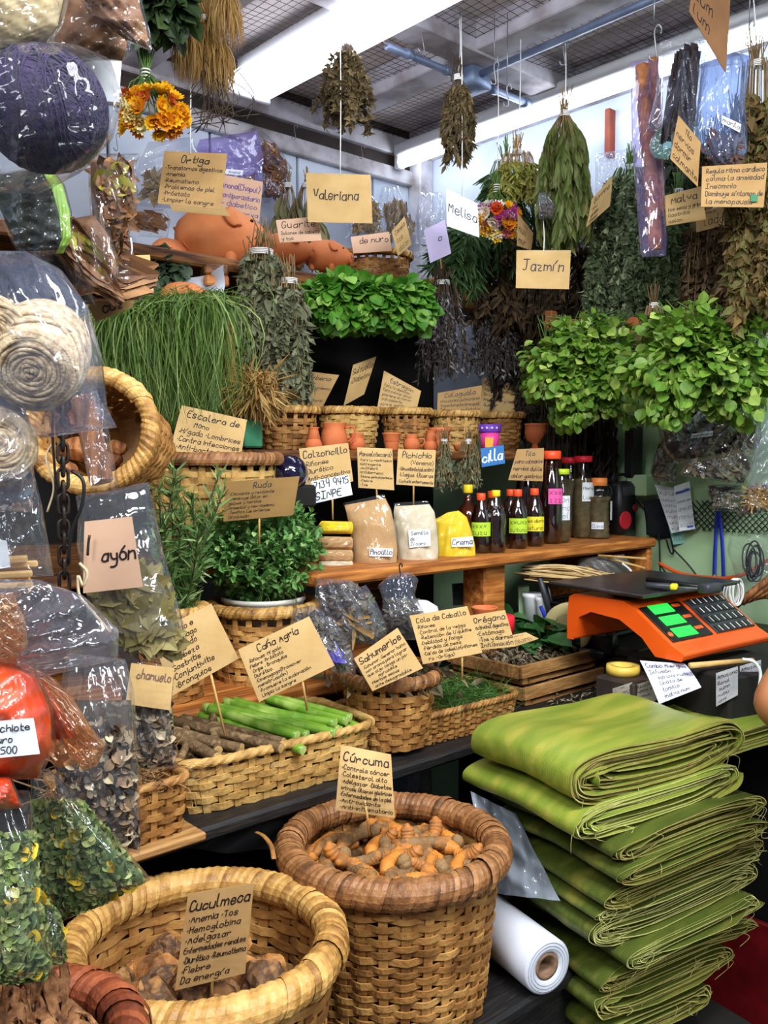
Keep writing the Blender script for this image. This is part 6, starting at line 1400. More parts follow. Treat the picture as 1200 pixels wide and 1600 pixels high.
bag('narrow bag of dark pods hanging in front of the first pod bag', [(1066, 80, 1104, 78), (1064, 120, 1100, 118), (1062, 170, 1094, 170), (1062, 212, 1088, 220)], 2.07, .022, CLEARB, .7, fill=[dict(v0=.1, v1=.95, n=60, leaf='needle', ls=.09, wid=3, m=PODS, dirv=(-.05, 0, -1), rnd=.12)])
bag('tiny greenish clear bag hanging beside the cinnamon sleeve', [(1030, 198, 1040, 198), (1018, 215, 1050, 216), (1014, 230, 1052, 236), (1022, 246, 1044, 250)], 2.12, .02, plastic('greenish film', tint=(220, 245, 240), haze=.25, gloss=.1, hz=(190, 230, 225)), .5)
bag('big bluish clear bag of dark twigs with a white slip', [(1092, 62, 1172, 88), (1096, 110, 1170, 110), (1090, 160, 1164, 160), (1086, 206, 1168, 205), (1096, 236, 1168, 238), (1122, 262, 1150, 258)], 2.04, .05, plastic('blue film', tint=(226, 236, 255), haze=.2, gloss=.12, hz=(170, 196, 250)), .7,
    fill=[dict(v0=.62, v1=.97, n=120, leaf='needle', ls=.045, wid=2, m=mat('dark red twig', (96, 62, 52), (66, 46, 42), rough=.8, scale=40, island=.7))], lab=[dict(c=[(1128, 180), (1158, 194), (1156, 207), (1127, 192)], lines=['marila'], pen=.0018, dz=.003)])
bag('white glowing clear bag behind the dark pods near the tube light', [(1030, 66, 1100, 40), (1036, 90, 1150, 70), (1050, 110, 1165, 100)], 2.16, .03, CLEARH, .8)
bag('clear bag hanging at the right wall near the jasmine bunch', [(930, 240, 985, 232), (930, 275, 988, 270), (930, 310, 990, 305)], DB(960, 280, .1), .04, CLEARB, .8)
bag('small clear bag of grey herb below the jasmine leaves', [(912, 350, 934, 350), (908, 372, 940, 370), (906, 386, 938, 388)], 2.6, .025, CLEARB, .6, fill=[dict(v0=.2, v1=.95, n=50, leaf='dry', ls=.03, m=DRYB)])
bag('little clear bag knotted under the jasmine leaf bunch', [(842, 300, 854, 300), (840, 322, 868, 320), (842, 342, 866, 342)], 2.47, .02, CLEARB, .5, fill=[dict(v0=.4, v1=.95, n=40, leaf='dry', ls=.02, m=DRYB)])
mb = MB(); D = DB(955, 210, .012); a = P(953, 172, D); b = P(953, 245, D); box(mb, (a + b) / 2, (.035, .02, abs(a[2] - b[2])), RM, .003); solo('wooden_strip', 'red brown wooden strip on the upper right wall', 'strip', mb, mat('red brown paint', (150, 70, 44), (120, 54, 36), rough=.6, scale=20), smooth=False)
for k, (px, py) in enumerate([(880, 100), (1170, 70), (1128, 40), (792, 165), (772, 130), (660, 80)]):
    mb = MB(); p = P(px, py, 2.45 if px < 1000 else 2.2); tube(mb, hook_pts(p, .06), .0018, 6)
    q = p + np.array([.0, 0, .048]); tube(mb, [q, np.array([q[0], q[1], CZ + .01])], .0013, 5)
    solo('wire_hook', ['steel hook above the jasmine leaf bunch', 'steel hook holding the golden vine bunch', 'thin steel hook behind the dark hanging card', 'empty steel hook near the slim tube light', 'upper empty steel hook right of the Melisa bunch', 'empty steel hook under the conduit'][k], 'hook', mb, WIRE)
# ================================================================ RIGHT WALL, BELOW THE MINT
GREYD = mat('grey brown dry herb', (142, 128, 100), (98, 88, 70), (178, 164, 132), rough=.8, scale=40, island=.8)
GREYC = mat('dark herb core', (62, 54, 44), (44, 38, 32), rough=.9, scale=40)
DF = plastic('smoky film', haze=.08, gloss=.17, hz=(190, 190, 196), bscale=34)
def rb(label, rows, b, th, n, lab=None, m=GREYD, leaf='dry', ls=.03):
    D = DB((rows[0][0] + rows[-1][2]) / 2, rows[-1][1], b)
    return bag(label, rows, D, th, DF, .8, fill=[dict(v0=.1, v1=.97, n=n, leaf=leaf, ls=ls, m=m)], core=[dict(v0=.04, v1=.97, k=.6, m=GREYC)], lab=lab)
rb('largest clear bag of grey herb with a white slip below the right mint bunch', [(1040, 636, 1176, 625), (1028, 668, 1182, 652), (1034, 700, 1170, 682), (1058, 724, 1152, 706)], .18, .05, 200, lab=[dict(c=[(1081, 678), (1114, 673), (1113, 681), (1079, 685)], lines=['marihuela'], pen=.0014, dz=.004)])
rb('long clear bag of grey herb under the largest bag', [(1180, 650, 1194, 668), (1120, 720, 1190, 690), (1070, 720, 1180, 735), (1062, 742, 1165, 758)], .14, .035, 130)
rb('small crumpled clear bag at the near end of the long grey bag', [(1030, 690, 1052, 690), (1022, 715, 1060, 715), (1016, 738, 1060, 738), (1022, 752, 1058, 754)], .12, .03, 60)
rb('clear bag of pale straw herb at the right side', [(1168, 758, 1210, 752), (1160, 780, 1212, 775), (1150, 806, 1214, 800)], .3, .03, 120, m=STRAW, leaf='needle', ls=.05)
rb('dark clear bag hanging over the wire mesh', [(1104, 757, 1160, 757), (1108, 780, 1165, 775), (1116, 798, 1150, 800)], .12, .03, 60)
bag('bluish clear bag cut by the picture edge below the mint', [(1185, 640, 1225, 630), (1178, 690, 1225, 690), (1172, 735, 1225, 740), (1170, 762, 1225, 765)], DB(1200, 740, .34), .04, CLEARB, .7)
def wquad(c, b): return Quad(c, DB(sum(x for x, y in c) / 4, sum(y for x, y in c) / 4, b))
def paper(label, c, b, m, lines=None, ink=INKG, name='paper_sheet', rules=None, pen=.0011, **kw):
    q = wquad(c, b) if b < 1.0 else Quad(c, b); t = T(name, label, 'paper', q.at(.5, 1)); t.part('sheet', q.sheet(.0008, 6), m, smooth=False)
    if lines:
        mb = q.text(lines, G(), pen=pen, **kw)
        if mb: t.part('lettering', mb, ink, smooth=False)
    for (u0, v0, u1, v1, mm) in rules or []:
        mb = MB(); mb.add(q.at(np.array([u0, u1, u1, u0]), np.array([v0, v0, v1, v1]), .0008), [np.array([[0, 1, 2, 3]])]); t.part('printed_bar', mb, mm, smooth=False)
    return t
PB = mat('printed bar blue', (60, 90, 190), rough=.6); TEALP = mat('teal paper', (130, 190, 176), (118, 178, 164), rough=.7, scale=14)
paper('stack of teal forms behind the white bill on the green wall', [(1030, 762), (1082, 756), (1094, 846), (1052, 851)], .004, TEALP, ['num', 'uxnum', 'numu', 'xunnu', 'unxm', 'mux'])
paper('white printed bill pinned on the green wall', [(1023, 757), (1054, 762), (1088, 827), (1049, 833)], .05, WHITEC, ['xunum', 'numu nux', 'unmun', 'xumn', 'mun xu', 'unum', 'xum'])
paper('second white bill with blue printed bars', [(1053, 760), (1077, 752), (1086, 826), (1062, 830)], .06, WHITEC, ['num', 'xunum unx', 'unxum', 'mnu', 'xum'], rules=[(.05, .14, .95, .19, PB), (.5, .92, .9, .96, PB)])
mb = MB(); rbx = P(1004, 758, DB(1004, 758, .05)); box(mb, rbx, (.075, .07, .065), RM, .004); solo('ledge_block', 'small pale green block on the wall above the radio', 'block', mb, GREENW, smooth=False)
mb = MB(); D = DB(995, 700, .06); box(mb, P(990, 706, D), (.06, .03, .16), RM, .004); solo('hanging_case', 'black case hanging in the shade under the mint bunches', 'case', mb, BLACKP, smooth=False)
# black pouch with strap
g = G(); q = wquad([(1006, 784), (1034, 778), (1050, 842), (1012, 836)], .03); q.bow = .02; mb = q.sheet(.014, 10); t = T('pouch', 'black cloth pouch hanging on the green wall beside the bills', 'pouch', q.at(.5, 1)); t.part('cloth', mb, mat('black cloth', (26, 28, 34), (18, 19, 24), rough=.85, scale=30))
mb = MB(); tube(mb, smooth_path([q.at(.9, .1, .012), P(1046, 830, DB(1046, 830, .03)), P(1052, 862, DB(1052, 862, .02)), P(1047, 862, DB(1047, 862, .02)), P(1040, 840, DB(1040, 840, .03))], 5), .0028, 6); t.part('strap', mb, BLACKP)
# lanyard
t = T('lanyard', 'blue lanyard hanging on the green wall near the wire mesh', 'lanyard', P(1122, 925, DB(1122, 925, .03)))
def strap(pts, w, b):
    p = smooth_path([P(x, y, DB(x, y, b)) for x, y in pts], 6); s = unit(D2 * -1)[None] * w / 2; n = len(p)
    mb = MB(); mb.add(np.stack([p - s, p + s], 1).reshape(-1, 3), [gridF(2, n)]); return mb
LB = mat('lanyard blue', (34, 60, 190), (24, 46, 160), rough=.6, scale=30)
for pts, b in (([(1122, 796), (1119, 830), (1117, 870), (1116, 900)], .02), ([(1123, 796), (1128, 840), (1130, 880), (1131, 924)], .028)):
    o_ = t.part('ribbon', strap(pts, .011, b), LB); md = o_.modifiers.new('thickness', 'SOLIDIFY'); md.thickness = .0015
mb = MB(); p = P(1116, 903, DB(1116, 903, .022)); lathe(mb, [(.004, -.012), (.005, 0), (.004, .012)], 10, p); tube(mb, hook_pts(p - ZUP * .03, .03), .0014, 6); t.part('clip', mb, WIRE)
ORNG = mat('orange cable', (232, 92, 34), rough=.45)
def wirep(label, pts, r, m, b=None, D=None, name='cable', cat='cable', k=7):
    mb = MB(); tube(mb, smooth_path([P(x, y, DB(x, y, b) if D is None else D) for x, y in pts], k), r, 8); return solo(name, label, cat, mb, m)
wirep('thick orange cable sagging along the green wall', [(1030, 880), (1060, 895), (1100, 902), (1140, 903), (1170, 893), (1215, 866)], .0058, ORNG, b=.04)
wirep('thin black cable falling from the pouch to the scale', [(1052, 858), (1075, 882), (1092, 905), (1105, 932)], .0026, BLACKP, b=.03)
wirep('black cable running along the counter behind the scale', [(1031, 882), (1050, 905), (1080, 915), (1110, 925), (1133, 930)], .0024, BLACKP, b=.03)
wirep('black cable dropping beside the shelf end panel', [(985, 772), (1010, 800), (1028, 830), (1032, 900), (1038, 920)], .0024, BLACKP, b=.03)
# wire mesh diamond panel
t = T('wire_mesh', 'black diamond wire mesh on the green wall behind the lanyard', 'mesh', P(1150, 830, DB(1150, 830, .01)))
mb = MB()
c0, c1 = P(1096, 800, DB(1096, 800, .012)), P(1225, 800, DB(1225, 800, .012)); wv = c1 - c0; zt, zb = c0[2] + .035, c0[2] - .055
for k in np.arange(-.6, 1.6, .075):
    for s in (-1, 1):
        a = c0 + wv * k + 0; e = a + wv * (s * .36); A0 = np.array([a[0], a[1], zt]); B0 = np.array([e[0], e[1], zb])
        if 0 <= k <= 1 or 0 <= k + s * .36 <= 1: tube(mb, [A0, B0], .0016, 5)
t.part('wires', mb, BLACKP)
# clutter at the right edge
bag('clear bag with wires hanging right of the lanyard', [(1140, 836, 1210, 830), (1136, 860, 1212, 860), (1146, 890, 1212, 895), (1160, 930, 1212, 940)], DB(1180, 890, .12), .04, CLEARH, .7)
for k in range(6):
    a, b = P(1150 + 9 * k, 946 - 4 * k, 2.36 + .01 * k), P(1206 + 6 * k, 900 + 8 * k, 2.36 + .01 * k); mb = MB(); tube(mb, [a, b], .009, 10); solo('wood_stick', 'thick brown stick lying behind the scale at the picture edge', 'stick', mb, CHUNK, group='sticks behind the scale')
mb = MB(); g = G()
for k in range(9):
    c = P(1147 + 3 * g.normal(), 925, 2.33); th = np.linspace(0, 2 * PI, 22); tube(mb, c + np.stack([(.014 + .004 * g.random()) * np.cos(th), .01 * np.sin(th + k), (.030 + .006 * g.random()) * np.sin(th)], 1), .0022, 5, cap=False)
solo('string', 'white string coil lying behind the scale', 'string', mb, STRING)
mb = MB(); g = G()
for k in range(7):
    c = P(1172 + 6 * g.normal(), 880 + 6 * g.normal(), 2.38); th = np.linspace(0, 2 * PI, 22); tube(mb, c + np.stack([(.012 + .008 * g.random()) * np.cos(th), .01 * np.sin(th + k), (.035 + .015 * g.random()) * np.sin(th)], 1), .0022, 5, cap=False)
solo('cable', 'tangle of black and grey wire above the thick brown sticks', 'cable', mb, GREYP)
mb = MB(); box(mb, P(1055, 925, DB(1055, 925, .16)), (.10, .05, .03), RM, .003); solo('cardboard_box', 'small red and brown carton behind the scale', 'box', mb, mat('red carton', (190, 60, 50), (120, 84, 60), rough=.7, scale=20), smooth=False)
# ================================================================ UNDER THE BOTTLE SHELF
CORD = mat('cream cord', (226, 200, 150), (198, 168, 116), (166, 134, 88), rough=.9, scale=40, island=.7)
t = T('cord_hank', 'hank of cream cords lying under the bottle shelf', 'cord', P(900, 905, 2.35)); g = G(); mb = MB()
for k in range(70):
    y0 = 884 + 22 * g.random(); D = 2.33 + .05 * g.random()
    pts = [P(826 + 8 * g.normal(), y0, D), P(880, y0 - 3 + 10 * g.random(), D - .01), P(925, y0 + 4 + 8 * g.random(), D - .02), P(960 + 10 * g.normal(), y0 + 12 + 9 * g.random(), D - .03), P(968 + 7 * g.normal(), y0 + 16 + 6 * g.normal(), D - .03), P(950 + 6 * g.normal(), y0 + 18 + 3 * g.normal(), D - .02)]
    tube(mb, smooth_path(pts, 4), .0021, 5)
t.part('cords', mb, CORD, kind='stuff')
bag('grey plastic bag stuffed under the far end of the bottle shelf', [(905, 872, 975, 866), (900, 885, 985, 880), (905, 900, 985, 905), (930, 912, 975, 915)], 2.50, .05, None, .6, core=[dict(v0=0, v1=1, k=1, u0=0, u1=1, wr=.6, m=mat('grey plastic sack', (104, 100, 96), (80, 78, 76), rough=.3, scale=12, trans=.1))])
for k, (a, b, lb) in enumerate([((935, 868), (1010, 873), 'long pale stick poking from under the bottle shelf'), ((950, 872), (1008, 888), 'shorter pale stick under the bottle shelf'), ((915, 885), (962, 908), 'brown skewer lying over the cream cords')]):
    mb = MB(); tube(mb, [P(*a, 2.46), P(*b, 2.40)], .0035, 6); solo('thin_stick', lb, 'stick', mb, STICK)
wirep('white cable end hanging out under the shelf', [(972, 880), (984, 890), (988, 900), (978, 912), (968, 914)], .003, STRING, D=2.42)
mb = MB(); box(mb, P(1010, 908, 2.50), (.13, .09, .006), RM, .001); solo('cardboard_sheet', 'thin cardboard sheet lying beside the shelf end panel', 'cardboard', mb, KRAFTD, smooth=False)
# black mesh basket
t = T('mesh_basket', 'black plastic mesh basket under the cream cords', 'basket', P(930, 955, 2.44)); c = P(938, 962, 2.44); c[2] = 1.085
mb = MB(); hx, hy, hz = .165, .085, .085
for sx, sy, wx, wy in ((0, -1, 1, 0), (0, 1, 1, 0), (-1, 0, 0, 1), (1, 0, 0, 1)):
    base = np.array([sx * hx, sy * hy, 0]); d = np.array([wx * hx, wy * hy, 0]); n = 22 if wx else 12
    for k in range(n + 1):
        u = -1 + 2 * k / n
        for s in (-1, 1):
            u2 = np.clip(u + s * 2.5 / n, -1, 1); tube(mb, [c + RM @ (base + d * u), c + RM @ (base + d * u2 + np.array([0, 0, hz]))], .0022, 4, cap=False)
t.part('mesh', mb, BLACKP)
mb = MB(); box(mb, c + ZUP * .004, (2 * hx, 2 * hy, .008), RM, .002); t.part('bottom', mb, BLACKP)
for z in (.004, hz):
    mb = MB(); q_ = np.array([(-hx, -hy), (hx, -hy), (hx, hy), (-hx, hy), (-hx, -hy)]); tube(mb, [c + RM @ np.array([x, y, z]) for x, y in q_], .006, 6); t.part('rim', mb, BLACKP)
# tape dispenser
c = P(890, 985, 2.30); M_ = rotz(-.5); t = T('tape_dispenser', 'black tape dispenser with a clear tape roll behind the crates', 'tape dispenser', c - ZUP * .05)
mb = MB(); box(mb, c + M_ @ np.array([.0, 0, -.048]), (.20, .06, .022), M_, .006); t.part('base', mb, BLACKP)
for s in (-1, 1):
    mb = MB(); box(mb, c + M_ @ np.array([0, s * .028, -.02]), (.07, .006, .06), M_, .004); t.part('side_wall', mb, BLACKP)
mb = MB(); lathe(mb, [(.036, -.02), (.062, -.02), (.062, .02), (.036, .02), (.036, -.02)], 36, c + ZUP * .01, axes(M_ @ np.array([0, 1., 0]))); t.part('tape_roll', mb, mat('clear tape roll', (216, 204, 150), (196, 182, 126), rough=.25, scale=10))
mb = MB(); box(mb, P(946, 1004, 2.26), (.05, .055, .05), M_, .005); t.part('cutter', mb, BLACKP)
# pens and knives
def rod(label, a, b, D, r, m, name, cat, m2=None):
    mb = MB(); A, B = P(*a, D), P(*b, D + .02); tube(mb, np.array([A, A * .35 + B * .65, B]), [r, r, r * .6], 8); t = T(name, label, cat, B); t.part('handle', mb, m)
    if m2:
        mb = MB(); e = A + (A - B) * .35; tube(mb, np.array([A, (A + e) / 2, e]), [r * .8, r * .7, r * .2], 8, flat=.3); t.part('blade', mb, m2)
rod('dark handled knife standing behind the crates', (842, 898), (862, 968), 2.34, .008, GREYP, 'knife', 'knife')
rod('blue pen standing beside the dark handled knife', (845, 948), (858, 978), 2.32, .005, LB, 'pen', 'pen')
rod('black pen leaning behind the blue pen', (856, 915), (868, 968), 2.36, .004, BLACKP, 'pen', 'pen')
for k, (x0, x1, y0, m, lb) in enumerate([(806, 828, 915, GREENW, 'green white packet standing behind the crate herbs'), (816, 846, 926, WHITEP, 'white plastic tub standing behind the crate herbs'), (836, 856, 932, WHITEP, 'second white plastic tub beside the pens')]):
    D = 2.44 - .03 * k; c = P((x0 + x1) / 2, 975, D); mb = MB(); w = (x1 - x0) / FPX * D / 2; h = (975 - y0) / FPX * D; lathe(mb, [(.001, 0), (w * .8, 0), (w, h * .85), (w * 1.08, h * .88), (w * 1.08, h), (.001, h)], 4 if k == 0 else 24, c, rotz(.7)); solo('plastic_tub', lb, 'tub', mb, m, smooth=k > 0)
paper('dark printed paper pinned on the brown panel', [(706, 912), (735, 910), (736, 945), (708, 946)], DA(720, 928, .80), mat('grey print', (78, 80, 86), (66, 68, 74), rough=.7, scale=20), ['unx', 'num', 'xum'])
paper('pale printed paper beside the dark one under the shelf', [(736, 912), (766, 909), (767, 940), (740, 944)], DA(750, 925, .80), mat('dim print', (126, 118, 112), (108, 100, 96), rough=.7, scale=20), ['xunm', 'unum', 'nxu', 'mnu'])
mb = MB(); o = P(785, 976, 2.02); lathe(mb, [(.001, -.02), (.026, -.02), (.028, .018), (.024, .022), (.001, .022)], 20, o); solo('screw_top', 'bright red screw top behind the Orégano card', 'top', mb, REC)
# ================================================================ CRATES
K = P(822, 1106, DZ(822, 1106, MT)); 
def crate(label, o, Lx, Ly, h, name='wooden_crate'):
    t = T(name, label, 'crate', o); X = lambda x, y, z: o + RM @ np.array([x, y, z]); sl = h * .62
    for y in (0, Ly):
        mb = MB(); box(mb, X(Lx / 2, y, h - sl / 2), (Lx + .016, .009, sl), RM, .0015); t.part('slat', mb, WOODC, smooth=False)
    for x in (0, Lx):
        mb = MB(); box(mb, X(x, Ly / 2, h - sl / 2 - .004), (.009, Ly - .01, sl), RM, .0015); t.part('slat', mb, WOODC, smooth=False)
        for y in (.012, Ly - .012):
            mb = MB(); box(mb, X(x + (.013 if x == 0 else -.013), y, h / 2 - .004), (.018, .016, h - .012), RM, .0015); t.part('corner_block', mb, WOODC, smooth=False)
    mb = MB(); box(mb, X(Lx / 2, Ly / 2, .004), (Lx - .012, Ly - .012, .008), RM, .001); t.part('bottom', mb, WOODC, smooth=False)
    return t
crate('lower wooden slat crate of dried oregano', K, .30, .24, .048)
crate('upper wooden slat crate with dried oregano and fresh leaves', K + ZUP * .050 + RM @ np.array([-.006, .004, 0]), .295, .235, .050)
def crate_herb(label, x0, x1, y0, y1, z0, dz, n, leaf, ls, m, wid=1.0, name='dried_herb'):
    g = G(); p = np.stack([x0 + (x1 - x0) * g.random(n), y0 + (y1 - y0) * g.random(n), z0 + dz * g.random(n)], 1)
    mb = MB(); scatter(mb, leaf, p @ RM.T + K, unit(rdir(g, n) * np.array([1, 1, .5])), unit(rdir(g, n) * .7 + ZUP), ls * (.6 + .7 * g.random(n)), wid)
    return solo(name, label, 'herb', mb, m, kind='stuff', smooth=False)
crate_herb('dried grey oregano heaped in the upper crate', .0, .22, .02, .23, .066, .05, 900, 'dry', .022, GREYD)
crate_herb('dried grey oregano in the lower crate', .02, .28, .02, .06, .012, .034, 300, 'dry', .022, GREYD)
crate_herb('fresh dark green leaves lying in the upper crate', .13, .29, .04, .20, .105, .05, 110, 'oval', .062, leafm('fresh oregano leaf', (84, 134, 70), (48, 96, 46), (120, 160, 104)), 1.0, 'fresh_leaves')
crate_herb('few crumbs of dried oregano on the board before the crates', .05, .26, -.05, -.012, .002, .006, 60, 'dry', .014, GREYD, 1.0, 'herb_crumbs')
# ================================================================ BOXES, TAPE, NOTE, SCALE
DBX = mat('dark worn box', (58, 46, 38), (36, 30, 26), rough=.7, scale=18)
NOTE = mat('worn grey label', (168, 160, 148), (128, 120, 110), rough=.8, scale=24)
ang = math.radians(40); M_ = rotz(ang)
c = P(985, 1082, 1.97); mb = MB(); t = T('note_box', 'dark worn box with handwritten labels beside the wooden crates', 'box', c - ZUP * .04)
box(mb, c, (.12, .10, .075), M_, .004); t.part('box_body', mb, DBX, smooth=False)
for cc, ln in (([(957, 1076), (988, 1066), (988, 1086), (958, 1096)], ['xum', 'numx']), ([(993, 1070), (1024, 1060), (1026, 1094), (994, 1104)], ['Dulce Nuez', 'nomn x', 'xumun', 'unm'])):
    q = Quad(cc, 1.90); lb = t.part('label', q.sheet(.0005, 4), NOTE, smooth=False); mbt = q.text(ln, G(), pen=.0013)
    if mbt: t.part('lettering', mbt, INK, parent=lb, smooth=False)
mb = MB(); box(mb, c - ZUP * .075, (.13, .11, .075), M_, .004); solo('support_block', 'black block under the dark label box', 'block', mb, DARKB, smooth=False)
mb = MB(); th = np.linspace(0, 2 * PI, 40); cy = c + M_ @ np.array([.0, .0, .048]); V = []
lathe(mb, [(.022, -.010), (.036, -.010), (.037, 0), (.036, .010), (.022, .010), (.022, -.010)], 32, cy + M_ @ np.array([0, .02, 0])); solo('tape_roll', 'yellow tape roll lying on the dark label box', 'tape', mb, mat('yellow tape', (236, 204, 96), (220, 184, 76), rough=.4, scale=14))
q = Quad([(1000, 1032), (1070, 1037), (1096, 1074), (1030, 1100)], 1.86, (.02, .02, -.03, -.03)); q.bow = .008; t = T('note_bag', 'white paper note titled Combo Alergias hanging before the counter', 'note', q.at(.5, 1))
t.part('sheet', q.sheet(.001, 8), mat('lavender white paper', (214, 218, 240), (200, 204, 230), rough=.5, scale=10), smooth=False)
mbt = q.text(['Combo Alergias', 'Infusión', '   ajo uva ruda', '   linaza de', '   tomillo', '   malva num'], G(), title=.2, pen=.0018); t.part('lettering', mbt, INK, smooth=False)
# counter labels
for k, (cc, lb) in enumerate([([(1119, 1052), (1153, 1041), (1153, 1086), (1119, 1104)], 'grey handwritten label on the counter front below the scale'), ([(1156, 1041), (1189, 1031), (1189, 1072), (1157, 1088)], 'second grey handwritten label nearer the picture edge')]):
    q = Quad(cc, 1.80 + .05 * k); t = T('counter_label', lb, 'label', q.at(.5, 1)); t.part('sheet', q.sheet(.001, 5), mat('pale grey label', (176, 176, 178), (146, 146, 150), rough=.7, scale=24), smooth=False)
    mbt = q.text(['Amazona', 'Ronal', ' xumn', 'numu', ' unx'], G(), pen=.0014); t.part('lettering', mbt, INK, smooth=False)
fc = P(1150, 1090, 1.94); mb = MB(); box(mb, fc, (.25, .17, .155), rotz(math.radians(30)), .006); solo('counter_box', 'black box under the scale carrying the grey labels', 'box', mb, DARKB, smooth=False)
mb = MB(); tube(mb, [P(1078, 1040, 1.83), P(1176, 1032, 1.90)], .006, 10); solo('bamboo_rod', 'thin bamboo rod lying under the front of the scale', 'rod', mb, STICK)
wirep('white cable curving down from the scale', [(1160, 1030), (1178, 1034), (1188, 1050), (1186, 1075), (1180, 1095)], .0034, WHITEP, D=1.80)
# scale: local x along the front edge, y to the back
so = P(1052, 1032, 1.87); sa = math.radians(37); SM = rotz(sa); S = lambda x, y, z: so + SM @ np.array([x, y, z])
OR = mat('orange scale plastic', (246, 98, 28), (238, 88, 20), rough=.32, scale=6, coat=.3)
t = T('weighing_scale', 'orange electronic weighing scale with green displays on the counter', 'scale', S(.16, .12, 0))
# body: side profile extruded along x, with an arch under the left side
W_, n = .335, 1
prof = [(-.02, .0), (-.025, .016), (.005, .03), (.105, .098), (.13, .108), (.27, .108), (.285, .10), (.29, .06), (.29, .0)]
V = np.array([S(x, y, z) for x in (0, W_) for y, z in prof]); m_ = len(prof); mb = MB()
bot = [(.27, 0), (.255, .055), (.22, .072), (.14, .066), (.08, .035), (.045, .0)]
full = prof + bot; V = np.array([S(x, y, z) for x in (0, W_) for y, z in full]); m_ = len(full)
F = np.array([[i, (i + 1) % m_, (i + 1) % m_ + m_, i + m_] for i in range(m_)])
side = []
pr = len(prof)
mb.add(V, [F]); mb.add(V[:m_], [np.arange(m_)[None]]); mb.add(V[m_:], [np.arange(m_)[::-1][None]])
bd = t.part('body', mb, OR, smooth=False); bv = bd.modifiers.new('bevel', 'BEVEL'); bv.width = .005; bv.segments = 2; bv.limit_method = 'ANGLE'; bv.angle_limit = .5
mb = MB(); box(mb, S(W_ / 2, .20, .128), (.37, .27, .006), SM, .002); box(mb, S(W_ / 2, .20, .1235), (.36, .26, .004), SM, .001); t.part('weighing_plate', mb, mat('steel plate', (96, 96, 100), (74, 72, 74), rough=.28, metal=.75, scale=14, bump=.05), smooth=False)
mb = MB(); box(mb, S(W_ / 2, .19, .114), (.12, .12, .018), SM, .004); t.part('plate_support', mb, BLACKP, smooth=False)
e1, e2 = np.array([0, .005, .03]), np.array([0, .105, .098]); sl = unit(e2 - e1); nn = np.array([0, -sl[2], sl[1]]); PM = SM @ np.stack([np.array([1., 0, 0]), sl, nn], 1)
pp = lambda x, k: S(*(np.array([x, 0, 0]) + e1 + (e2 - e1) * k))
mb = MB(); box(mb, pp(.085, .5) + PM[:, 2] * .0015, (.145, .108, .004), PM, .001); t.part('display_panel', mb, BLACKP, smooth=False)
LCD = mat('green backlit display', (40, 230, 70), emit=.75); 
for k in range(3):
    mb = MB(); box(mb, pp(.075, .83 - .30 * k) + PM[:, 2] * .004, (.072, .027, .002), PM, .0006); t.part('display', mb, LCD, smooth=False)
    mb = MB(); box(mb, pp(.132, .86 - .30 * k) + PM[:, 2] * .004, (.028, .009, .0015), PM, .0004); t.part('display_legend', mb, OR, smooth=False)
mb = MB(); lathe(mb, [(.007, -.001), (.007, .001), (.001, .002)], 16, pp(.024, .22) + PM[:, 2] * .004, PM); t.part('power_button', mb, OR)
mb = MB(); box(mb, pp(.25, .5) + PM[:, 2] * .0015, (.15, .108, .004), PM, .001); t.part('keypad', mb, GREYP, smooth=False)
KEY = mat('keypad key', (30, 30, 34), rough=.4); KL = mat('keypad mark', (214, 214, 210), rough=.6)
for r_ in range(4):
    for c_ in range(6):
        mb = MB(); q_ = pp(.192 + .0232 * c_, .86 - .24 * r_) + PM[:, 2] * .0045; box(mb, q_, (.019, .02, .003), PM, .001); box(mb, q_ + PM[:, 2] * .0016 + PM[:, 0] * .004, (.003, .016, .0008), PM, .0003, 1); t.part('key', mb, [KEY, KL], smooth=False)
# knife and cleaver on the plate
zt = .134
t = T('box_cutter', 'grey and yellow box cutter lying on the scale plate', 'cutter', S(.08, .2, zt))
a, b = P(1010, 934, 1.98), P(1062, 946, 1.95); a[2] = b[2] = so[2] + zt + .008; mb = MB(); box(mb, a + (b - a) * .35, (np.linalg.norm(b - a) * .75, .02, .012), axes(ZUP, b - a) @ np.diag([1, 1, 1]), .004); t.part('handle', mb, GREYP)
mb = MB(); box(mb, a + (b - a) * .82, (.016, .021, .013), axes(ZUP, b - a), .003); t.part('collar', mb, YEC)
mb = MB(); box(mb, a + (b - a) * 1.25, (.05, .014, .0015), axes(ZUP, b - a), .0005); t.part('blade', mb, WIRE)
t = T('hammer', 'black handled tool lying across the scale plate behind the box cutter', 'tool', S(.14, .22, zt)); a, b = P(1012, 925, 2.06), P(1108, 952, 1.93); a[2] = b[2] = so[2] + zt + .009
mb = MB(); tube(mb, [a, b], [.009, .007], 8, flat=.7); t.part('handle', mb, BLACKP); mb = MB(); box(mb, b, (.03, .05, .022), axes(ZUP, b - a), .004); t.part('head', mb, GREYP)
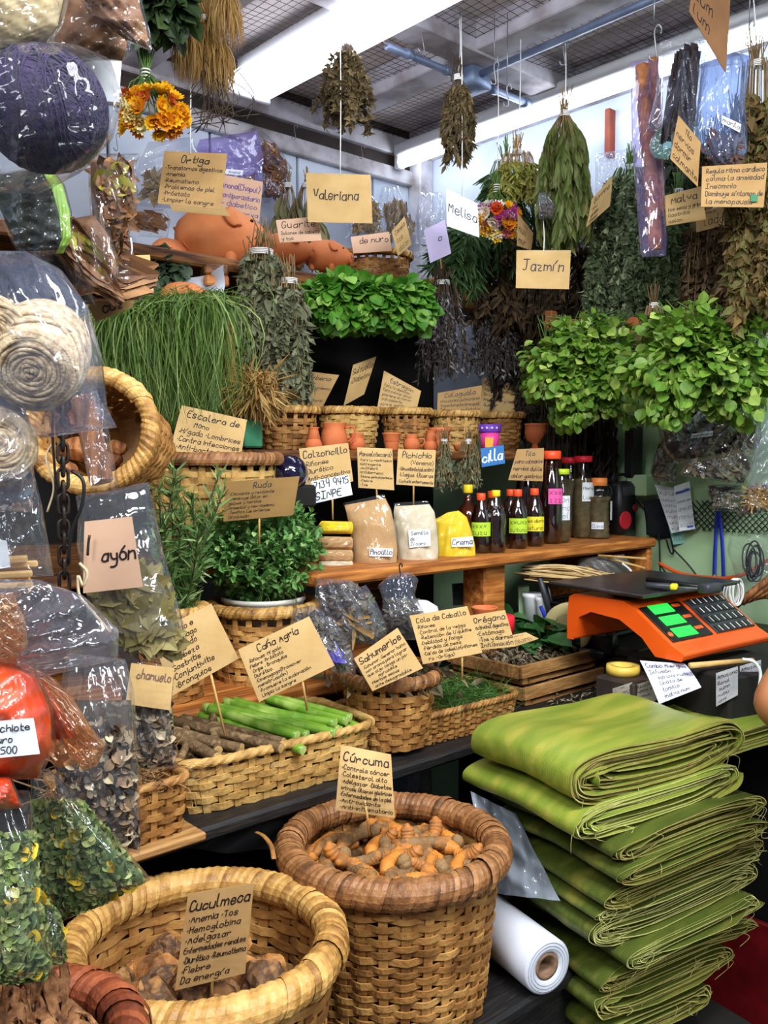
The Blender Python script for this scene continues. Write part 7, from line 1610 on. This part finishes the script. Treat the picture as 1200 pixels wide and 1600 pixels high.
# ================================================================ BANANA LEAVES
def leafy(name, c1, c2, c3):
    m = mat(name, c1, c2, c3, rough=.38, scale=4, trans=.10, spec=.5, detail=2, lo=.3, hi=.7, stretch=(1.3, 7, 7))
    nt = m.node_tree; b = nt.nodes['Principled BSDF']; tc = nt.nodes.new('ShaderNodeTexCoord'); mp = nt.nodes.new('ShaderNodeMapping'); mp.vector_type = 'TEXTURE'; mp.inputs['Rotation'].default_value = (0, 0, math.radians(32))
    wv = nt.nodes.new('ShaderNodeTexWave'); wv.inputs['Scale'].default_value = 60; wv.inputs['Distortion'].default_value = 1.2; wv.inputs['Detail'].default_value = 2; wv.bands_direction = 'Y'
    bp = nt.nodes.new('ShaderNodeBump'); bp.inputs['Strength'].default_value = .10; bp.inputs['Distance'].default_value = .002
    nt.links.new(tc.outputs['Object'], mp.inputs[0]); nt.links.new(mp.outputs[0], wv.inputs[0]); nt.links.new(wv.outputs['Fac'], bp.inputs['Height']); nt.links.new(bp.outputs[0], b.inputs['Normal']); return m
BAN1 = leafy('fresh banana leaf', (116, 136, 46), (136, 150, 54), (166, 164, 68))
BAN2 = leafy('shaded banana leaf', (88, 100, 36), (70, 82, 29), (112, 112, 46))  # leaf colour darkened for the shade lower in the stack
BANE = mat('banana leaf cut edge', (206, 202, 128), (172, 168, 92), (150, 128, 70), rough=.7, scale=60, island=.7)
def bundle(label, fl, fr, th, L, ang, turns=9, m=BAN1, D0=1.46, dz=0, sag=0, lean=0, tight=.0, rag=.006, Dr=None):
    """flattened roll of folded leaves; fl/fr = sight lines to the left and right loop of the cut face"""
    g = G(); A = P(*fl, D0); dr = np.array([math.cos(ang), math.sin(ang), 0]); r = ray(*fr)
    # right end: the point of that sight line straight along the bundle direction
    s = (r[0] * A[1] - r[1] * A[0]) / (r[1] * dr[0] - r[0] * dr[1]); B = A + dr * s; B[2] = EYE + r[2] * B[1] / r[1]
    w = np.linalg.norm(B - A) + th * .9; dx = unit(B - A); dy = unit(np.array([-math.sin(ang), math.cos(ang), lean])); dzv = np.cross(dx, dy); c = (A + B) / 2
    n = 44 * turns; t_ = np.linspace(0, turns, n); ph = 2 * PI * t_
    k = (.16 + .84 * (t_ / turns)) ; hh = th / 2 * k; ww = w / 2 - th / 2 * (1 - k) * 1.6 * (1 + .5 * np.sin(t_ * 2.1))
    cx, sx = np.cos(ph), np.sin(ph)
    X = np.sign(cx) * np.abs(cx) ** .42 * ww; Z = np.sign(sx) * np.abs(sx) ** .75 * hh
    Z = Z + th * .07 * np.sin(X * 16 + g.random() * 6) + g.normal() * 0 + sag * (X / w) ** 2 + np.interp(np.linspace(0, 1, n), np.linspace(0, 1, turns * 5), g.normal(size=turns * 5) * th * .022)
    rows = 7; V = []
    off = np.interp(np.linspace(0, 1, n), np.linspace(0, 1, turns * 9), g.normal(size=turns * 9) * rag)
    for j, u in enumerate(np.linspace(0, 1, rows)):
        o_ = off * (1 - u); sq = 1 - .10 * u * u
        V.append(c + X[:, None] * dx + ((u * L + o_))[:, None] * dy + (Z * sq + .004 * np.sin(u * 7 + X * 9))[:, None] * dzv)
    V = np.stack(V, 1); mb = MB(); mb.add(V.reshape(-1, 3), [gridF(rows, n)])
    tk = th / turns * .44; d2 = np.gradient(V[:, 0], axis=0); nn_ = unit(np.cross(d2, dy)); E0 = V[:, 0] - dy * .0006
    mb.add(np.stack([E0 - nn_ * tk * .5, E0 + nn_ * tk * .5], 1).reshape(-1, 3), [gridF(2, n)], 1)
    for q in range(6):                                        # loose fibres along the cut
        i = int(g.integers(n)); p0 = V[i, 0]; tube(mb, smooth_path([p0, p0 - dy * .008 + dx * .010 * g.normal() - ZUP * .008, p0 - dy * .008 + dx * .018 * g.normal() - ZUP * (.012 + .02 * g.random())], 4), .0005, 3, mi=1)
    # each wrap reads as one leaf sheet
    mb2 = MB(); mb2.v, mb2.f, mb2.m, mb2.n = mb.v, mb.f, mb.m, mb.n
    o = c - ZUP * th / 2
    ob = solo('banana_leaf_bundle', label, 'leaf bundle', mb2, [m, BANE], o=o, group=None); return ob
AN = math.radians(32)
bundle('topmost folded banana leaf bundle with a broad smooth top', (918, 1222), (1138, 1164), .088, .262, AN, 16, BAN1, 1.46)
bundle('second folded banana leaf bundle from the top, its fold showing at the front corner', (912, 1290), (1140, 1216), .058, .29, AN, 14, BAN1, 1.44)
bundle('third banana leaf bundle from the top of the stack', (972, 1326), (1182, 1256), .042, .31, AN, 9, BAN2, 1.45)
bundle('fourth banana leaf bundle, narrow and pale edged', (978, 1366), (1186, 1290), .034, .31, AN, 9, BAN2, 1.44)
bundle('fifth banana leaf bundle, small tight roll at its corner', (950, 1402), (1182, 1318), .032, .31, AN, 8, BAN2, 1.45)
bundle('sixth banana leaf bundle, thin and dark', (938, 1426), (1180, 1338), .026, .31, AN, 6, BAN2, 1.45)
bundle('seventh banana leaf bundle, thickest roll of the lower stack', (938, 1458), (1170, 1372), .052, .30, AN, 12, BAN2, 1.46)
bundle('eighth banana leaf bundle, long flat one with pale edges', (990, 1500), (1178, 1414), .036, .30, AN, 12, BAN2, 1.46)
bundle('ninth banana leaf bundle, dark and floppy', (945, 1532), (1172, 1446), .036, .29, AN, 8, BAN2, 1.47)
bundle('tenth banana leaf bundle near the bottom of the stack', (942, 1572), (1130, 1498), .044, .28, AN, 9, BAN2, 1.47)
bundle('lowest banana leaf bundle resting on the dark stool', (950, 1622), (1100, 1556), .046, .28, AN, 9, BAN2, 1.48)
bundle('separate flat banana leaf pack behind the stack near the counter', (1052, 1178), (1300, 1122), .045, .19, math.radians(35), 8, BAN1, 1.63)
mb = MB(); sc = P(1040, 1640, 1.55); box(mb, np.array([sc[0] + .035, sc[1] + .08, (sc[2]) / 2 - .01]), (.30, .22, sc[2] - .02), rotz(AN), .006); solo('stool', 'dark stool under the banana leaf stack', 'stool', mb, DARKB, smooth=False)
# film roll and its loose sheet
ROLL = mat('white film roll', (226, 228, 236), (208, 212, 224), rough=.3, scale=6, coat=.2)
a, b = P(848, 1432, 1.46), P(760, 1372, 1.60); a[2] = b[2] = TB + .047; ax_ = unit(a - b); t = T('film_roll', 'roll of white plastic film lying on the black table', 'roll', (a + b) / 2 - ZUP * .046)
A = axes(ax_); Lr = np.linalg.norm(a - b) + .03
mb = MB(); lathe(mb, [(.022, -Lr / 2), (.046, -Lr / 2), (.046, Lr / 2 - .003), (.043, Lr / 2), (.026, Lr / 2), (.022, Lr / 2 - .004), (.022, -Lr / 2)], 40, (a + b) / 2, A); t.part('film', mb, ROLL)
mb = MB(); lathe(mb, [(.016, -Lr / 2), (.0225, -Lr / 2), (.0225, Lr / 2 - .002), (.016, Lr / 2 - .002), (.016, -Lr / 2)], 28, (a + b) / 2, A); t.part('cardboard_core', mb, mat('brown card core', (150, 118, 92), (112, 84, 62), rough=.8, scale=60))
for r_ in (.030, .035, .040):
    mb = MB(); th = np.linspace(0, 2 * PI, 40); pc = (a + b) / 2 + ax_ * (Lr / 2 + .0003); tube(mb, pc + (r_ * np.cos(th))[:, None] * A[:, 0] + (r_ * np.sin(th))[:, None] * A[:, 1], .0006, 4, cap=False); t.part('layer_line', mb, mat('grey layer line', (180, 184, 194), rough=.5))
g = G(); u, v = np.meshgrid(np.linspace(0, 1, 22), np.linspace(0, 1, 22)); q = Quad([(735, 1236), (806, 1272), (876, 1408), (765, 1395)], 1.60, (.06, .04, -.12, .0)); V = q.at(u, v)
V += q.n * (.014 * np.sin(8 * u + 5 * v) + .010 * np.sin(13 * v - 7 * u) + .006 * np.sin(21 * u + 9 * v))[..., None]; mb = MB(); mb.add(V.reshape(-1, 3), [gridF(22, 22)])
solo('film_sheet', 'loose crumpled end of milky plastic film rising from the roll', 'plastic sheet', mb, plastic('milky film', haze=.8, gloss=.12, hz=(206, 216, 232), tint=(235, 240, 250)))
mb = MB(); tube(mb, smooth_path([P(400, 1300, 1.45), P(412, 1306, 1.42), P(424, 1322, 1.38), P(428, 1342, 1.35)], 5), .004, 6, flat=.3); solo('cane_strip', 'loose curl of cane sticking up behind the two big baskets', 'cane strip', mb, CANE)
g = G(); u, v = np.meshgrid(np.linspace(0, 1, 14), np.linspace(0, 1, 10)); q = Quad([(300, 1290), (440, 1270), (450, 1330), (290, 1330)], 1.55); V = q.at(u, v); V += q.n * (.01 * np.sin(9 * u + 4 * v))[..., None]
mb = MB(); mb.add(V.reshape(-1, 3), [gridF(14, 10)]); solo('dark_bag', 'dark crumpled bag under the pale stalk tray', 'bag', mb, mat('dark sack', (58, 58, 60), (36, 36, 38), rough=.4, scale=10))
# bags between the rue and the horsetail tray
STAR = mat('star anise grey', (104, 96, 84), (70, 64, 58), (150, 142, 120), rough=.8, scale=40, island=.8)
def mbag(label, rows, D, th, fills, **k): return bag(label, rows, D, th, CLEARB, .7, fill=fills, **k)
mbag('clear bag of dark dried flowers standing behind the Caña Agria card', [(494, 904, 548, 906), (492, 930, 566, 920), (498, 960, 588, 950), (505, 990, 600, 985), (520, 1010, 590, 1006)], 1.76, .045, [dict(v0=.12, v1=.97, n=260, leaf='dry', ls=.022, m=STAR), dict(v0=.3, v1=.97, n=22, leaf='needle', ls=.05, wid=2, m=STRAW)])
mbag('clear bag with a purple flower lying against the small round basket', [(458, 952, 490, 945), (455, 975, 520, 965), (470, 1005, 545, 1000), (490, 1030, 556, 1030), (520, 1052, 556, 1056)], 1.68, .04, [dict(v0=.12, v1=.97, n=200, leaf='dry', ls=.022, m=STAR), dict(v0=.55, v1=.85, n=26, leaf='petal', ls=.022, u0=.3, u1=.7, m=mat('violet petal', (90, 80, 190), (120, 100, 210), rough=.6, scale=30))])
mbag('narrow clear bag of pale leaves between the dark flower bag and knotted bag', [(556, 920, 572, 914), (556, 950, 588, 940), (565, 980, 604, 975), (572, 1000, 606, 996)], 1.80, .03, [dict(v0=.15, v1=.97, n=90, leaf='lance', ls=.03, m=DRYG)])
mbag('knotted bluish bag of grey leaves hanging under the bottle shelf', [(610, 898, 640, 893), (590, 915, 654, 905), (598, 935, 648, 930), (596, 960, 662, 955), (598, 980, 672, 972), (620, 1000, 660, 1000)], 1.86, .045, [dict(v0=.4, v1=.97, n=200, leaf='lance', ls=.026, m=STAR)])
mb = MB(); lathe(mb, [(.001, 0), (.034, .002), (.045, .02), (.04, .04), (.02, .052), (.001, .055)], 24, P(655, 962, 1.95) - ZUP * .02); solo('white_bowl', 'pale rounded lump behind the knotted bag', 'bowl', mb, WHITEP)
mb = MB(); tube(mb, hook_pts(P(624, 902, 1.86), .03), .0016, 6); solo('wire_hook', 'small dark hook in the neck of the knotted bag', 'hook', mb, IRON)
# ================================================================ PERSON (elbow at the picture edge)
SKIN = mat('tan skin', (176, 116, 78), (164, 104, 68), rough=.5, scale=12, trans=.05)
def skin_body(name, verts, edges, radii, m, parent, root=0):
    me = bpy.data.meshes.new(name); me.from_pydata([tuple(v) for v in verts], edges, []); o = link(name, me, parent)
    sk = o.modifiers.new('skin', 'SKIN'); sk.use_smooth_shade = True; lay = me.skin_vertices[0].data if me.skin_vertices else None
    if lay is None:
        me.skin_vertices.new(); lay = me.skin_vertices[0].data
    for i, r in enumerate(radii): lay[i].radius = r if isinstance(r, tuple) else (r, r); lay[i].use_root = (i == root)
    sb = o.modifiers.new('smooth', 'SUBSURF'); sb.levels = sb.render_levels = 2; me.materials.append(m); return o
pe = T('person', 'person standing at the picture edge, bare bent elbow beside the counter', 'person', (1.02, 1.52, 0)); O = np.array([1.02, 1.52, 0])
el = P(1196, 1112, 1.50) - O
bv_ = [(0, 0, .86), (0, 0, 1.0), (0, 0, 1.18), (0, .0, 1.33), (0, -.01, 1.42), (0, -.02, 1.50), (0, -.03, 1.58), (0, -.03, 1.63),
       (-.17, 0, 1.35), tuple(el), (el[0] + .10, el[1] - .20, el[2] + .03), (el[0] + .13, el[1] - .25, el[2] + .04),
       (.19, 0, 1.35), (.25, .02, 1.08), (.20, -.2, 1.02), (.18, -.25, 1.02),
       (-.09, 0, .84), (-.10, .01, .48), (-.10, .03, .09), (-.10, -.10, .03), (.09, 0, .84), (.10, .01, .48), (.10, .03, .09), (.10, -.10, .03)]
be = [(0, 1), (1, 2), (2, 3), (3, 4), (4, 5), (5, 6), (6, 7), (3, 8), (8, 9), (9, 10), (10, 11), (3, 12), (12, 13), (13, 14), (14, 15), (0, 16), (16, 17), (17, 18), (18, 19), (0, 20), (20, 21), (21, 22), (22, 23)]
br = [(.14, .10), (.12, .09), (.13, .10), (.13, .09), (.05, .05), (.065, .075), (.075, .09), (.05, .06), (.06, .06), (.044, .044), (.027, .027), (.036, .018), (.06, .06), (.042, .042), (.027, .027), (.036, .018), (.085, .085), (.058, .058), (.036, .036), (.035, .03), (.085, .085), (.058, .058), (.036, .036), (.035, .03)]
skin_body('body', bv_, be, br, SKIN, pe.e)
def fingers(wrist, d, up, nm):
    d = unit(d); s = unit(np.cross(d, up)); up = np.cross(s, d)
    for k, (off, ln) in enumerate(((-.027, .062), (-.009, .075), (.010, .070), (.027, .054))):
        b0 = np.array(wrist) + d * .03 + s * off; v = [b0, b0 + d * ln * .5, b0 + d * ln * .8 - up * .012, b0 + d * ln - up * .03]; skin_body('finger', v, [(0, 1), (1, 2), (2, 3)], [.009, .0085, .008, .007], SKIN, pe.e)
    b0 = np.array(wrist) + s * -.03; v = [b0, b0 - s * .02 + d * .025, b0 - s * .028 + d * .055]; skin_body('thumb', v, [(0, 1), (1, 2)], [.011, .010, .008], SKIN, pe.e)
fingers(bv_[11], np.array(bv_[11]) - np.array(bv_[10]), (0, 0, 1), 'r'); fingers(bv_[15], np.array(bv_[15]) - np.array(bv_[14]), (0, 0, 1), 'l')
CLO = mat('dark blue cotton', (40, 52, 92), (32, 42, 76), rough=.85, scale=40); TRO = mat('black trousers', (30, 30, 34), (22, 22, 26), rough=.85, scale=40)
skin_body('shirt', [(0, 0, .88), (0, 0, 1.0), (0, 0, 1.18), (0, 0, 1.33), (0, 0, 1.38), (-.17, 0, 1.35), tuple(np.array((-.17, 0, 1.35)) * .55 + el * .45), (.19, 0, 1.35), (.225, .01, 1.20)], [(0, 1), (1, 2), (2, 3), (3, 4), (3, 5), (5, 6), (3, 7), (7, 8)], [(.16, .115), (.14, .105), (.148, .115), (.145, .105), (.07, .07), (.078, .078), (.066, .066), (.078, .078), (.066, .066)], CLO, pe.e)
skin_body('trousers', [(0, 0, .92), (0, 0, .86), (-.09, 0, .82), (-.10, .01, .48), (-.10, .03, .11), (.09, 0, .82), (.10, .01, .48), (.10, .03, .11)], [(0, 1), (1, 2), (2, 3), (3, 4), (1, 5), (5, 6), (6, 7)], [(.15, .11), (.155, .12), (.10, .10), (.075, .075), (.06, .06), (.10, .10), (.075, .075), (.06, .06)], TRO, pe.e)
mb = MB(); lathe(mb, [(.02, -.11), (.085, -.08), (.098, -.02), (.092, .04), (.06, .075), (.001, .088)], 26, O + np.array([0, .012, 1.60])); pe.part('hair', mb, mat('dark hair', (34, 26, 22), (22, 18, 16), rough=.6, scale=60))
for s in (-1, 1):
    mb = MB(); lathe(mb, [(.001, -.009), (.008, -.005), (.010, 0), (.008, .005), (.001, .009)], 10, O + np.array([s * .03, -.112, 1.575])); pe.part('eye', mb, WHITEP)
mb = MB(); tube(mb, [O + np.array([0, -.115, 1.58]), O + np.array([0, -.135, 1.548]), O + np.array([0, -.118, 1.54])], [.008, .013, .010], 8); pe.part('nose', mb, SKIN)
mb = MB(); tube(mb, smooth_path([O + np.array([-.024, -.104, 1.515]), O + np.array([0, -.114, 1.513]), O + np.array([.024, -.104, 1.515])], 4), .005, 6); pe.part('mouth', mb, mat('lips', (150, 76, 66), rough=.5))
